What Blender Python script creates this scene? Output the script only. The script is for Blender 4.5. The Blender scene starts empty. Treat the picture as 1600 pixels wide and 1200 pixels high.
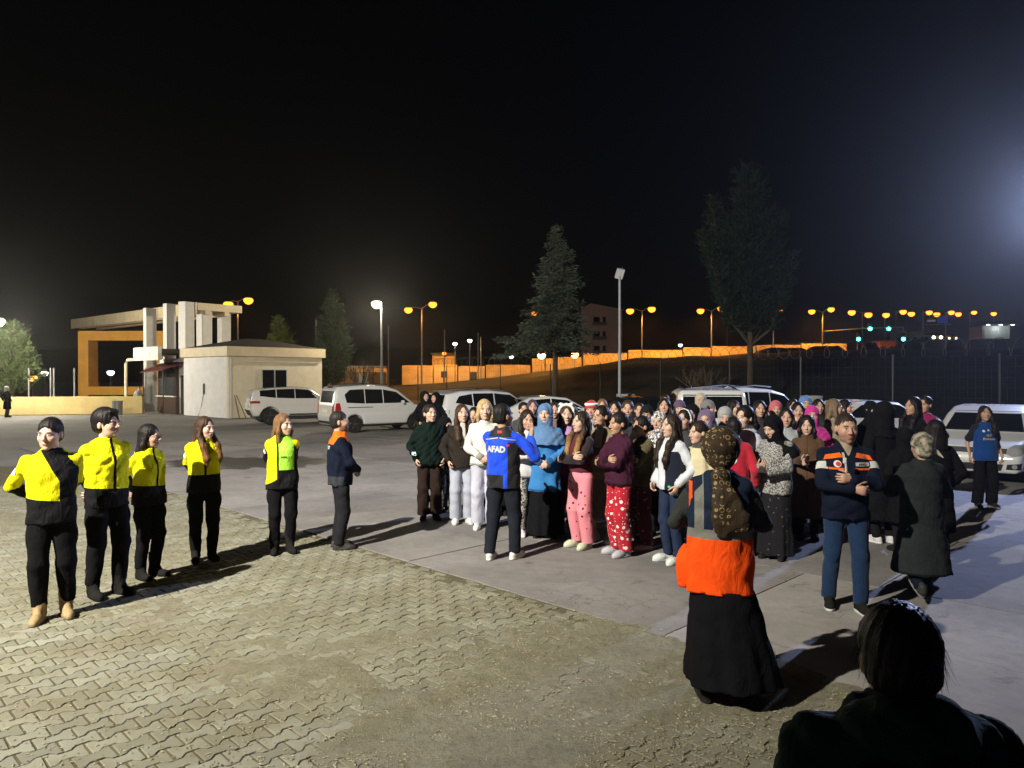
import bpy, bmesh, math, random
import numpy as np
from mathutils import Vector, Matrix, Euler
R = math.radians
random.seed(7); np.random.seed(7)
SC = bpy.context.scene
COL = SC.collection

# ---------------------------------------------------------------- camera
FPX, HZ, CAMH = 1150.0, 588.0, 2.1          # focal length in photo pixels, horizon row, eye height
cam_d = bpy.data.cameras.new('camera'); cam = bpy.data.objects.new('camera', cam_d); COL.objects.link(cam)
cam.location = (0, 0, CAMH); cam.rotation_euler = (R(90) - math.atan(12 / FPX), 0, 0)
cam_d.sensor_width = 36; cam_d.lens = 36 * FPX / 1600; cam_d.clip_end = 3000; cam_d.clip_start = 0.05
SC.camera = cam

# ---------------------------------------------------------------- night sky
world = bpy.data.worlds.new('World'); SC.world = world; world.use_nodes = True
nt = world.node_tree
bg = nt.nodes['Background']
sky = nt.nodes.new('ShaderNodeTexSky'); sky.sky_type = 'NISHITA'; sky.sun_disc = False
sky.sun_elevation = R(-4); sky.sun_rotation = R(60); sky.air_density = 1.0; sky.dust_density = 2.0
nt.links.new(sky.outputs[0], bg.inputs[0]); bg.inputs[1].default_value = 0.022
moon_d = bpy.data.lights.new('moonlight', 'SUN'); moon_d.energy = 0.004; moon_d.angle = R(0.5); moon_d.color = (0.75, 0.85, 1)
moon = bpy.data.objects.new('moonlight', moon_d); COL.objects.link(moon); moon.rotation_euler = (R(40), 0, R(60))

# ---------------------------------------------------------------- the two yard floodlights (their poles are built further down)
FLOOD_A = Vector((-9.0, -2.0, 10.0))            # warm flood left of the camera
FLOOD_B = Vector((18.7, 25.2, 8.0))           # cool flood just right of the picture
def aim(o, tgt): o.rotation_euler = (Vector(tgt) - o.location).to_track_quat('-Z', 'Y').to_euler()
fa_d = bpy.data.lights.new('flood_light_warm', 'SPOT'); fa_d.energy = 34000; fa_d.color = (1.0, 0.95, 0.80)
fa_d.spot_size = R(104); fa_d.spot_blend = 1.0; fa_d.shadow_soft_size = 0.12
fa = bpy.data.objects.new('flood_light_warm', fa_d); COL.objects.link(fa); fa.location = FLOOD_A; aim(fa, (-5.0, 15.0, 0))
fb_d = bpy.data.lights.new('flood_light_cool', 'SPOT'); fb_d.energy = 19000; fb_d.color = (0.50, 0.60, 1.0)
fb_d.spot_size = R(116); fb_d.spot_blend = 0.9; fb_d.shadow_soft_size = 0.15
fb = bpy.data.objects.new('flood_light_cool', fb_d); COL.objects.link(fb); fb.location = FLOOD_B; aim(fb, (-1, 0, 4.5))

# ---------------------------------------------------------------- picture settings
SC.view_settings.view_transform = 'Standard'; SC.view_settings.look = 'None'
SC.view_settings.exposure = 0.0; SC.view_settings.gamma = 1.0; SC.view_settings.use_curve_mapping = False
SC.render.engine = 'CYCLES'
cy = SC.cycles
cy.use_denoising = True
try: cy.denoiser = 'OPENIMAGEDENOISE'
except Exception: pass
cy.max_bounces = 5; cy.diffuse_bounces = 3; cy.glossy_bounces = 3; cy.transmission_bounces = 3; cy.volume_bounces = 0
cy.caustics_reflective = False; cy.caustics_refractive = False; cy.sample_clamp_indirect = 4.0
cy.use_light_tree = True
# ================================================================ helpers
def W(px, py, d): return Vector(((px - 800) / FPX * d, d, CAMH - (py - HZ) / FPX * d))
def G(px, py):
    d = CAMH * FPX / (py - HZ); return Vector(((px - 800) / FPX * d, d, 0))
def tag(o, label=None, cat=None, group=None, kind=None):
    if label: o['label'] = label
    if cat: o['category'] = cat
    if group: o['group'] = group
    if kind: o['kind'] = kind
    return o
def link(o, parent=None):
    COL.objects.link(o)
    if parent is not None: o.parent = parent
    return o
def empty(name, loc=(0, 0, 0), rz=0.0, label=None, cat=None, group=None, parent=None):
    o = bpy.data.objects.new(name, None); o.location = loc; o.rotation_euler = (0, 0, rz); o.empty_display_size = 0.2
    link(o, parent); tag(o, label, cat, group); return o
def mesh_np(name, V, F, mat=None, smooth=True, attrs=None, cols=None):
    """V (n,3) array, F list of equal-length arrays / list of lists."""
    me = bpy.data.meshes.new(name)
    if isinstance(F, np.ndarray):
        n, k = F.shape
        me.vertices.add(len(V)); me.vertices.foreach_set('co', np.asarray(V, np.float32).ravel())
        me.loops.add(n * k); me.loops.foreach_set('vertex_index', F.astype(np.int32).ravel())
        me.polygons.add(n); me.polygons.foreach_set('loop_start', np.arange(0, n * k, k, dtype=np.int32))
        me.update(calc_edges=True)
    else:
        me.from_pydata([tuple(v) for v in V], [], [list(f) for f in F]); me.update()
    me.polygons.foreach_set('use_smooth', np.full(len(me.polygons), smooth))
    if attrs:
        for k, a in attrs.items():
            at = me.attributes.new(k, 'FLOAT', 'POINT'); at.data.foreach_set('value', np.asarray(a, np.float32))
    if cols is not None:
        c4 = np.ones((len(V), 4), np.float32); c4[:, :3] = cols
        at = me.color_attributes.new('Col', 'FLOAT_COLOR', 'POINT'); at.data.foreach_set('color', c4.ravel())
    if mat is not None:
        for m in (mat if isinstance(mat, (list, tuple)) else [mat]): me.materials.append(m)
    return me
def obj(name, me, parent=None, loc=None, rot=None):
    o = bpy.data.objects.new(name, me); link(o, parent)
    if loc is not None: o.location = loc
    if rot is not None: o.rotation_euler = rot
    return o
class MB:
    """collects simple solids and builds one mesh"""
    def __init__(s): s.v = []; s.f = []
    def add(s, V, F):
        n = len(s.v); s.v += [tuple(v) for v in V]; s.f += [[i + n for i in f] for f in F]; return s
    def box(s, c, size, rz=0.0, M=None):
        x, y, z = [k / 2 for k in size]
        V = [Vector((a * x, b * y, e * z)) for e in (-1, 1) for b in (-1, 1) for a in (-1, 1)]
        Rm = M if M is not None else Matrix.Rotation(rz, 3, 'Z')
        V = [Rm @ v + Vector(c) for v in V]
        return s.add(V, [[0, 2, 3, 1], [4, 5, 7, 6], [0, 1, 5, 4], [2, 6, 7, 3], [0, 4, 6, 2], [1, 3, 7, 5]])
    def tube(s, pts, r, n=8, cap=True):
        pts = [Vector(p) for p in pts]; rr = r if isinstance(r, (list, tuple)) else [r] * len(pts)
        V = []; F = []
        for i, p in enumerate(pts):
            t = (pts[min(i + 1, len(pts) - 1)] - pts[max(i - 1, 0)])
            t = t.normalized() if t.length > 1e-9 else Vector((0, 0, 1))
            up = Vector((0, 0, 1)) if abs(t.z) < 0.9 else Vector((1, 0, 0))
            a = t.cross(up).normalized(); b = t.cross(a)
            for k in range(n):
                th = 2 * math.pi * k / n
                V.append(p + (a * math.cos(th) + b * math.sin(th)) * rr[i])
        for i in range(len(pts) - 1):
            for k in range(n):
                k2 = (k + 1) % n; F.append([i * n + k, i * n + k2, (i + 1) * n + k2, (i + 1) * n + k])
        if cap: F.append(list(range(n))); F.append([(len(pts) - 1) * n + k for k in range(n)][::-1])
        return s.add(V, F)
    def lathe(s, prof, n=16, c=(0, 0, 0), M=None):
        V = []; F = []
        for (r, z) in prof:
            for k in range(n):
                th = 2 * math.pi * k / n; v = Vector((r * math.cos(th), r * math.sin(th), z))
                if M is not None: v = M @ v
                V.append(v + Vector(c))
        for i in range(len(prof) - 1):
            for k in range(n):
                k2 = (k + 1) % n; F.append([i * n + k, i * n + k2, (i + 1) * n + k2, (i + 1) * n + k])
        F.append(list(range(n))[::-1]); F.append([(len(prof) - 1) * n + k for k in range(n)])
        return s.add(V, F)
    def prism(s, poly, z0, z1):
        n = len(poly); V = [(x, y, z0) for x, y in poly] + [(x, y, z1) for x, y in poly]
        return s.add(V, [list(range(n))[::-1], list(range(n, 2 * n))] + [[i, (i + 1) % n, n + (i + 1) % n, n + i] for i in range(n)])
    def build(s, name, mat, parent=None, smooth=False, bevel=0.0, loc=None, rz=None):
        me = mesh_np(name, s.v, s.f, mat, smooth)
        if bevel:
            bm = bmesh.new(); bm.from_mesh(me)
            bmesh.ops.recalc_face_normals(bm, faces=bm.faces)
            bmesh.ops.bevel(bm, geom=list(bm.edges), offset=bevel, segments=1, affect='EDGES', clamp_overlap=True)
            bm.to_mesh(me); bm.free()
        else:
            bm = bmesh.new(); bm.from_mesh(me); bmesh.ops.recalc_face_normals(bm, faces=bm.faces); bm.to_mesh(me); bm.free()
        o = obj(name, me, parent, loc)
        if rz is not None: o.rotation_euler = (0, 0, rz)
        return o

# ================================================================ materials
MATS = {}
def nodes_of(name):
    m = bpy.data.materials.new(name); m.use_nodes = True
    t = m.node_tree; return m, t, t.nodes['Principled BSDF']
def nd(t, kind, **kw):
    n = t.nodes.new(kind)
    for k, v in kw.items(): setattr(n, k, v)
    return n
def rgb(c): return (c[0], c[1], c[2], 1.0)
def mixc(t, fac, a, b, mode='MIX'):
    m = nd(t, 'ShaderNodeMix', data_type='RGBA', blend_type=mode)
    if hasattr(fac, 'links'): t.links.new(fac, m.inputs[0])
    else: m.inputs[0].default_value = fac
    for s, i in ((a, 6), (b, 7)):
        if hasattr(s, 'links'): t.links.new(s, m.inputs[i])
        else: m.inputs[i].default_value = rgb(s)
    return m.outputs[2]
def math_n(t, op, a, b=0.0, clamp=False):
    m = nd(t, 'ShaderNodeMath', operation=op, use_clamp=clamp)
    for s, i in ((a, 0), (b, 1)):
        if hasattr(s, 'links'): t.links.new(s, m.inputs[i])
        else: m.inputs[i].default_value = s
    return m.outputs[0]
def noise(t, scale, detail=4, rough=0.6, vec=None, dist=0.0, mapping=None):
    n = nd(t, 'ShaderNodeTexNoise'); n.inputs['Scale'].default_value = scale; n.inputs['Detail'].default_value = detail
    n.inputs['Roughness'].default_value = rough; n.inputs['Distortion'].default_value = dist
    if vec is None:
        tc = nd(t, 'ShaderNodeTexCoord'); vec = tc.outputs['Object']
    if mapping:
        mp = nd(t, 'ShaderNodeMapping'); mp.inputs['Scale'].default_value = mapping; t.links.new(vec, mp.inputs[0]); vec = mp.outputs[0]
    t.links.new(vec, n.inputs['Vector']); return n.outputs[0]
def ramp(t, fac, stops):
    r = nd(t, 'ShaderNodeValToRGB'); t.links.new(fac, r.inputs[0])
    e = r.color_ramp.elements
    while len(e) < len(stops): e.new(0.5)
    for i, (p, c) in enumerate(stops):
        e[i].position = p; e[i].color = rgb(c) if isinstance(c, (tuple, list)) else (c, c, c, 1)
    return r.outputs[0]
def bump(t, b, h, strength=0.3, dist=0.01):
    bn = nd(t, 'ShaderNodeBump'); bn.inputs['Strength'].default_value = strength; bn.inputs['Distance'].default_value = dist
    t.links.new(h, bn.inputs['Height']); t.links.new(bn.outputs[0], b.inputs['Normal'])
def mat(name, color, rough=0.7, metal=0.0, var=0.15, scale=6.0, bumps=None, spec=0.4, emit=None, coat=0.0, mapping=None):
    if name in MATS: return MATS[name]
    m, t, b = nodes_of(name)
    b.inputs['Roughness'].default_value = rough; b.inputs['Metallic'].default_value = metal
    b.inputs['Specular IOR Level'].default_value = spec; b.inputs['Coat Weight'].default_value = coat
    if emit is not None:
        b.inputs['Base Color'].default_value = rgb(color); b.inputs['Emission Color'].default_value = rgb(color); b.inputs['Emission Strength'].default_value = emit
    elif var > 0:
        n = noise(t, scale, 5, 0.62, mapping=mapping)
        lo = tuple(c * (1 - var) for c in color); hi = tuple(min(1, c * (1 + var)) for c in color)
        t.links.new(ramp(t, n, [(0.3, lo), (0.7, hi)]), b.inputs['Base Color'])
    else: b.inputs['Base Color'].default_value = rgb(color)
    if bumps: bump(t, b, noise(t, bumps[0], 4, 0.6, mapping=mapping), bumps[1], bumps[2] if len(bumps) > 2 else 0.01)
    MATS[name] = m; return m
def sock_is(s): return hasattr(s, 'links')

def cloth(name, color, zones=(), rough=0.85, pattern=None, weave=220.0, var=0.12, sheen=0.15, spec=0.15, wr=0.35):
    """cloth material; zones: list of (attribute, colour) with a sharp border where the attribute crosses zero"""
    if name in MATS: return MATS[name]
    m, t, b = nodes_of(name)
    tc = nd(t, 'ShaderNodeTexCoord')
    c = None
    if pattern: c = pattern(t, tc)
    else:
        n = noise(t, 5.0, 4, 0.6, tc.outputs['Object'])
        c = ramp(t, n, [(0.3, tuple(k * (1 - var) for k in color)), (0.7, tuple(min(1, k * (1 + var)) for k in color))])
    for a, zc in zones:
        at = nd(t, 'ShaderNodeAttribute', attribute_name=a)
        g = math_n(t, 'GREATER_THAN', at.outputs['Fac'], 0.0)
        if callable(zc): zc = zc(t, tc)
        c = mixc(t, g, c, zc)
    t.links.new(c, b.inputs['Base Color'])
    if max(color) < .03: rough, spec = .95, .05
    b.inputs['Roughness'].default_value = rough; b.inputs['Specular IOR Level'].default_value = spec
    b.inputs['Sheen Weight'].default_value = sheen if max(color) > .06 else 0.0; b.inputs['Sheen Roughness'].default_value = 0.5
    n1 = noise(t, 14.0, 3, 0.55, tc.outputs['Object'], dist=1.2, mapping=(1, 1, 0.55)); n2 = noise(t, weave, 2, 0.5, tc.outputs['Object'])
    h = math_n(t, 'ADD', n1, math_n(t, 'MULTIPLY', n2, 0.12))
    bump(t, b, h, wr, 0.03)
    MATS[name] = m; return m
def pat_spots(base, spot, scale, thr, spot2=None, tilt=0.0):
    def f(t, tc):
        v = nd(t, 'ShaderNodeTexVoronoi'); v.inputs['Scale'].default_value = scale; t.links.new(tc.outputs['Object'], v.inputs['Vector'])
        g = math_n(t, 'LESS_THAN', v.outputs['Distance'], thr)
        c = mixc(t, g, base, spot)
        if spot2:
            v2 = nd(t, 'ShaderNodeTexVoronoi'); v2.inputs['Scale'].default_value = scale * 2.3; t.links.new(tc.outputs['Object'], v2.inputs['Vector'])
            c = mixc(t, math_n(t, 'LESS_THAN', v2.outputs['Distance'], thr * 0.75), c, spot2)
        return c
    return f
def pat_noise(a, b, scale, lo=0.45, hi=0.55, detail=3):
    def f(t, tc): return ramp(t, noise(t, scale, detail, 0.6, tc.outputs['Object']), [(lo, a), (hi, b)])
    return f
def pat_tweed(a, b, scale=90): return pat_noise(a, b, scale, 0.42, 0.58, 5)
def pat_monogram(base, mark):
    def f(t, tc):      # rows of small ring-shaped marks
        v = nd(t, 'ShaderNodeTexVoronoi'); v.inputs['Scale'].default_value = 25.0; v.inputs['Randomness'].default_value = 0.12
        t.links.new(tc.outputs['Object'], v.inputs['Vector'])
        d = v.outputs['Distance']
        ring = math_n(t, 'MULTIPLY', math_n(t, 'GREATER_THAN', d, 0.27), math_n(t, 'LESS_THAN', d, 0.40))
        n = noise(t, 30, 2, 0.5, tc.outputs['Object'])
        ring = math_n(t, 'MULTIPLY', ring, math_n(t, 'GREATER_THAN', n, 0.47))
        return mixc(t, ring, mixc(t, noise(t, 9, 3, 0.5, tc.outputs['Object']), base, tuple(k * 1.7 for k in base)), mark)
    return f
def glass_dark(name='dark_glass', c=(0.006, 0.007, 0.008)): return mat(name, c, 0.06, 0, 0.0, spec=0.8)
def glow(name, c, e): return mat(name, c, 0.5, emit=e)
SODIUM = (1.0, 0.30, 0.025)
# ================================================================ implicit surfaces (smooth bodies, clothes, cars)
def smin(a, b, k):
    if k <= 0: return np.minimum(a, b)
    h = np.clip(0.5 + 0.5 * (b - a) / k, 0, 1); return b + (a - b) * h - k * h * (1 - h)
def smax(a, b, k): return -smin(-a, -b, k)
def ax_uniform(lo, hi, c): return np.arange(lo, hi + c, c, dtype=np.float32)
def ax_fine(lo, hi, c, flo, fhi, cf):
    a = np.arange(flo - c * 0.7, lo - c, -c)[::-1]; b = np.arange(flo, fhi, cf); d = np.arange(b[-1] + c * 0.7, hi + c, c)
    return np.concatenate([a, b, d]).astype(np.float32)
class Field:
    def __init__(s, xs, ys, zs):
        s.xs, s.ys, s.zs = xs, ys, zs; s.v = np.full((len(xs), len(ys), len(zs)), 0.5, np.float32)
    def block(s, lo, hi):
        sl = []
        for a, l, h in zip((s.xs, s.ys, s.zs), lo, hi):
            i = max(0, int(np.searchsorted(a, l)) - 1); j = min(len(a), int(np.searchsorted(a, h)) + 1); sl.append(slice(i, max(j, i + 1)))
        sl = tuple(sl)
        return sl, s.xs[sl[0]][:, None, None], s.ys[sl[1]][None, :, None], s.zs[sl[2]][None, None, :]
    def add(s, p, k=0.0):
        m = k + 0.05
        sl, X, Y, Z = s.block(p.lo - m, p.hi + m)
        s.v[sl] = smin(s.v[sl], p(X, Y, Z), k); return s
    def cut(s, p, k=0.0):
        m = k + 0.05
        sl, X, Y, Z = s.block(p.lo - m, p.hi + m)
        s.v[sl] = smax(s.v[sl], -p(X, Y, Z), k); return s
    def full(s): return s.xs[:, None, None], s.ys[None, :, None], s.zs[None, None, :]
    def mesh(s): return surface_nets(s.v, s.xs, s.ys, s.zs)
class Cap:
    def __init__(s, a, b, ra, rb):
        s.a = np.array(a, np.float32); s.b = np.array(b, np.float32); s.ra, s.rb = ra, rb; r = max(ra, rb)
        s.lo = np.minimum(s.a, s.b) - r; s.hi = np.maximum(s.a, s.b) + r
        s.d = s.b - s.a; s.L = float(s.d @ s.d) + 1e-9
    def t(s, X, Y, Z):
        return np.clip(((X - s.a[0]) * s.d[0] + (Y - s.a[1]) * s.d[1] + (Z - s.a[2]) * s.d[2]) / s.L, 0, 1)
    def __call__(s, X, Y, Z):
        t = s.t(X, Y, Z)
        return np.sqrt((X - s.a[0] - t * s.d[0]) ** 2 + (Y - s.a[1] - t * s.d[1]) ** 2 + (Z - s.a[2] - t * s.d[2]) ** 2) - (s.ra + (s.rb - s.ra) * t)
class Ell:
    def __init__(s, c, r):
        s.c = np.array(c, np.float32); s.r = np.array(r, np.float32); s.lo = s.c - s.r; s.hi = s.c + s.r
    def __call__(s, X, Y, Z):
        x = (X - s.c[0]) / s.r[0]; y = (Y - s.c[1]) / s.r[1]; z = (Z - s.c[2]) / s.r[2]
        k0 = np.sqrt(x * x + y * y + z * z) + 1e-6
        k1 = np.sqrt((x / s.r[0]) ** 2 + (y / s.r[1]) ** 2 + (z / s.r[2]) ** 2) + 1e-6
        return k0 * (k0 - 1) / k1
class Prof:
    """stack of ellipses: z -> (rx, ry, cy); optional folds"""
    def __init__(s, z, rx, ry, cy=None, cx=None, folds=None, p=2.0):
        s.z = np.array(z, np.float32); s.rx = np.array(rx, np.float32); s.ry = np.array(ry, np.float32)
        s.cy = np.array(cy if cy is not None else [0] * len(z), np.float32); s.cx = np.array(cx if cx is not None else [0] * len(z), np.float32)
        s.folds = folds; s.p = p
        s.lo = np.array([(s.cx - s.rx).min() - .05, (s.cy - s.ry).min() - .05, s.z[0]]); s.hi = np.array([(s.cx + s.rx).max() + .05, (s.cy + s.ry).max() + .05, s.z[-1]])
    def __call__(s, X, Y, Z):
        rx = np.interp(Z, s.z, s.rx); ry = np.interp(Z, s.z, s.ry); cy = np.interp(Z, s.z, s.cy); cx = np.interp(Z, s.z, s.cx)
        u = (X - cx) / rx; v = (Y - cy) / ry
        q = np.sqrt(u * u + v * v) if s.p == 2.0 else (np.abs(u) ** s.p + np.abs(v) ** s.p) ** (1 / s.p)
        r = np.minimum(rx, ry)
        if s.folds:
            n, amp, ph, ztop = s.folds
            th = np.arctan2(v, u); g = np.clip((ztop - Z) / max(ztop - s.z[0], 1e-3), 0, 1)
            q = q - amp * g * (np.cos(n * th + ph) + 0.5 * np.cos((n * 2 + 1) * th + ph * 2.3))
        d = (q - 1) * r
        return np.maximum(d, np.maximum(s.z[0] - Z, Z - s.z[-1])).astype(np.float32)
_EDG = [(0, 1), (2, 3), (4, 5), (6, 7), (0, 2), (1, 3), (4, 6), (5, 7), (0, 4), (1, 5), (2, 6), (3, 7)]
_OFF = np.array([[(i >> 2) & 1, (i >> 1) & 1, i & 1] for i in range(8)])
def surface_nets(v, xs, ys, zs):
    sg = v < 0
    c = np.zeros(tuple(n - 1 for n in v.shape), np.int8)
    for o in _OFF: c += sg[o[0]:o[0] + c.shape[0], o[1]:o[1] + c.shape[1], o[2]:o[2] + c.shape[2]]
    idx = np.argwhere((c > 0) & (c < 8))
    ids = np.full(c.shape, -1, np.int64); ids[idx[:, 0], idx[:, 1], idx[:, 2]] = np.arange(len(idx))
    cv = np.stack([v[idx[:, 0] + o[0], idx[:, 1] + o[1], idx[:, 2] + o[2]] for o in _OFF], 1)
    pos = np.zeros((len(idx), 3)); cnt = np.zeros(len(idx))
    for a, b in _EDG:
        m = (cv[:, a] < 0) != (cv[:, b] < 0)
        t = cv[m, a] / (cv[m, a] - cv[m, b]); pos[m] += _OFF[a] + t[:, None] * (_OFF[b] - _OFF[a]); cnt[m] += 1
    pos /= np.maximum(cnt, 1)[:, None]
    V = np.empty((len(idx), 3))
    for k, a in enumerate((xs, ys, zs)):
        V[:, k] = a[idx[:, k]] + pos[:, k] * (a[idx[:, k] + 1] - a[idx[:, k]])
    Q = []
    for ax in range(3):
        sh = list(v.shape); s0 = [slice(0, n) for n in sh]; s1 = [slice(0, n) for n in sh]
        s0[ax] = slice(0, sh[ax] - 1); s1[ax] = slice(1, sh[ax])
        b1, b2 = [k for k in range(3) if k != ax]
        for k in (b1, b2): s0[k] = slice(1, sh[k] - 1); s1[k] = slice(1, sh[k] - 1)
        A = sg[tuple(s0)]; B = sg[tuple(s1)]
        e = np.argwhere(A != B)
        if not len(e): continue
        neg = A[e[:, 0], e[:, 1], e[:, 2]]
        e = e.copy(); e[:, b1] += 1; e[:, b2] += 1
        def cell(d1, d2):
            q = e.copy(); q[:, b1] += d1; q[:, b2] += d2; return ids[q[:, 0], q[:, 1], q[:, 2]]
        quad = np.stack([cell(-1, -1), cell(0, -1), cell(0, 0), cell(-1, 0)], 1)
        flip = neg if ax != 1 else ~neg
        quad[~flip] = quad[~flip][:, ::-1]
        Q.append(quad)
    return V, np.concatenate(Q)
def wrinkle(X, Y, Z, seed, amp, wl=0.11):
    """ridged folds: rounded outwards with narrow creases between"""
    rs = np.random.RandomState(seed); o = 0
    wx = .035 * np.sin(11 * Z + rs.uniform(0, 6)) + .02 * np.sin(23 * Y + 5 * Z); wz = .05 * np.sin(9 * X + 7 * Y + rs.uniform(0, 6))
    for i in range(4):
        k = rs.normal(size=3); k[2] *= (.45, 1.4, .7, .35)[i]; k = k / np.linalg.norm(k) * math.pi / (wl * rs.uniform(.8, 1.9))
        ph = rs.uniform(0, 6.28); a = (1.0, .8, .7, .5)[i]
        o = o - a * (np.abs(np.sin(k[0] * (X + wx) + k[1] * (Y + wx) + k[2] * (Z + wz) + ph)) - .6)
    return (amp * 1.3 * o).astype(np.float32)
# ================================================================ people
def v3(*a): return np.array(a, np.float32)
def unit(v): v = np.asarray(v, float); return v / (np.linalg.norm(v) + 1e-9)
def ik(a, b, l1, l2, pole):
    a = np.asarray(a, float); b = np.asarray(b, float); d = b - a; L = np.linalg.norm(d)
    if L > (l1 + l2) * 0.995: d = d / L * (l1 + l2) * 0.995; b = a + d; L = np.linalg.norm(d)
    u = d / L; x = (l1 * l1 - l2 * l2 + L * L) / (2 * L); hgt = math.sqrt(max(l1 * l1 - x * x, 0))
    p = np.asarray(pole, float); p = p - u * (p @ u); p = unit(p)
    return a + u * x + p * hgt, b
ARM = {  # wrist, elbow pole, hand direction, palm normal, finger curl   (x counts outward from the body)
    'down': ((.255, -.03, .88), (.35, 1, 0), (0, -.15, -1), (-1, 0, 0), .5),
    'behind': ((.03, .165, .95), (.45, 1, .05), (-1, .1, -.3), (0, 1, 0), .5),
    'behind_wide': ((.10, .20, 1.0), (1.4, .1, .25), (-1, .2, -.2), (0, 1, 0), .5),
    'clasp': ((.05, -.215, .98), (1, .3, -.3), (-.8, -.2, -.4), (0, 1, 0), .7),
    'crossed': ((-.09, -.215, 1.16), (1, -.1, -.5), (-1, -.05, .15), (0, 1, 0), .4),
    'crossed2': ((-.07, -.235, 1.11), (1, -.1, -.5), (-1, -.0, .05), (0, 1, 0), .4),
    'pocket': ((.205, -.09, .93), (.7, 1, 0), (-.1, -.4, -1), (-1, 0, 0), .6),
    'raised': ((.20, -.33, 1.36), (.8, .3, -1), (0, -.1, 1), (-.6, -.8, 0), .12),
    'phone': ((.07, -.31, 1.12), (.8, .3, -1), (-.6, -.5, .3), (-.2, .4, .8), .8),
    'phone2': ((.03, -.29, 1.06), (.8, .3, -1), (-.7, -.5, .2), (-.2, .4, .8), .8),
    'mouth': ((.06, -.19, 1.42), (.6, -.3, -1), (-.35, .1, 1), (-.2, 1, 0), .5),
    'akimbo': ((.19, .03, 1.02), (1, .5, 0), (-.6, -.6, -.4), (-1, 0, 0), .5),
    'chest_hi': ((.0, -.25, 1.17), (1, .2, -.7), (-.8, -.3, .1), (-.1, 1, -.1), .9),
    'chest_lo': ((.0, -.25, 1.09), (1, .2, -.7), (-.8, -.3, -.1), (0, 1, .1), 1.0),
    'front': ((.11, -.27, 1.10), (1, .3, -.8), (-.6, -.7, .2), (-.6, .2, .6), .7),
}
HEAD_P = None
def head_sdf(X, Y, Z, man, nose=1.0):
    d = Ell((0, .012, .025), (.074, .092, .089))(X, Y, Z)
    d = smin(d, Ell((0, -.028, -.03), (.061 if not man else .064, .066, .082))(X, Y, Z), .03)
    d = smin(d, Ell((0, -.034, -.078), (.044 if not man else .051, .046, .034))(X, Y, Z), .025)
    A = np.abs(X)
    d = smin(d, Ell((.040, -.058, -.026), (.022, .026, .024))(A, Y, Z), .02)
    d = smin(d, Ell((0, -.070, -.101), (.019, .018, .015))(X, Y, Z), .02)
    d = smin(d, Ell((.028, -.084, .023), (.025, .010, .008))(A, Y, Z), .012)
    d = smax(d, -Ell((.031, -.101, .003), (.017, .013, .0115))(A, Y, Z), .008)
    d = np.minimum(d, Ell((.0305, -.0795, .003), (.0128, .0128, .0115))(A, Y, Z))
    d = smin(d, Cap((0, -.090, .012), (0, -.111 * nose, -.028), .0075, .0115)(X, Y, Z), .010)
    d = smin(d, Ell((.0095, -.100, -.033), (.0085, .011, .008))(A, Y, Z), .006)
    d = smin(d, Ell((0, -.0895, -.060), (.023, .011, .0055))(X, Y, Z), .006)
    d = smin(d, Ell((0, -.0875, -.071), (.019, .011, .0065))(X, Y, Z), .006)
    d = smin(d, Ell((.077, .012, -.008), (.010, .018, .030))(A, Y, Z), .008)
    return d
def face_cols(Q, skin, man, brow, beard, lip):
    x = np.abs(Q[:, 0]); y = Q[:, 1]; z = Q[:, 2]; n = len(Q)
    c = np.tile(np.array(skin, np.float32), (n, 1))
    front = y < -.055
    def blend(w, col): c[:] = c * (1 - w[:, None]) + np.array(col, np.float32) * w[:, None]
    inhead = z > -.14
    ck = np.exp(-(((x - .042) / .02) ** 2 + ((z + .03) / .02) ** 2)) * front * .35; blend(ck, (skin[0] * 1.0, skin[1] * .72, skin[2] * .68))
    if beard:
        bz = np.clip((-.040 - z) / .015, 0, 1) * (z > -.13) * (y < .01) * (1 - np.exp(-((x / .02) ** 2 + ((z + .066) / .009) ** 2)))
        blend(bz * beard[1], beard[0])
        must = front * np.exp(-((x / .026) ** 4 + ((z + .049) / .0075) ** 2)); blend(np.clip(must * beard[2], 0, 1), beard[0])
    lipw = front * np.exp(-((x / .022) ** 4 + ((z + .0655) / .009) ** 4)); blend(np.clip(lipw, 0, 1) * .8, lip)
    blend(front * np.clip(1.5 - 1.5 * (((x) / .02) ** 2 + ((z + .0655) / .0022) ** 2), 0, 1) * .7, (lip[0] * .3, lip[1] * .25, lip[2] * .25))
    bw = front * np.clip(1.6 - 1.6 * (((x - .031) / .022) ** 2 + ((z - .0255 + (x - .031) ** 2 * 8) / (.0052 if man else .0042)) ** 2), 0, 1); blend(bw, brow)
    eye = front * np.clip(2.2 - 2.2 * (((x - .0305) / .0145) ** 2 + ((z - .003) / .0072) ** 2), 0, 1); blend(eye, (.55, .52, .49))
    lash = front * np.clip(1.8 - 1.8 * (((x - .0305) / .0165) ** 2 + ((z - .0095) / .0038) ** 2), 0, 1); blend(lash * .85, (.03, .02, .018))
    iris = front * np.clip(2 - 2 * (((x - .0305) ** 2 + (z - .003) ** 2) / .0062 ** 2), 0, 1); blend(iris, (.02, .012, .008))
    return c
SKIN = None
def skin_mat():
    global SKIN
    if SKIN: return SKIN
    m, t, b = nodes_of('skin')
    at = nd(t, 'ShaderNodeAttribute', attribute_name='Col')
    n = noise(t, 60, 3, .6)
    t.links.new(mixc(t, math_n(t, 'MULTIPLY', n, .35), at.outputs['Color'], mixc(t, 1.0, at.outputs['Color'], (.75, .62, .6), 'MULTIPLY')), b.inputs['Base Color'])
    b.inputs['Roughness'].default_value = .5; b.inputs['Specular IOR Level'].default_value = .35
    
    SKIN = m; return m
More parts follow.
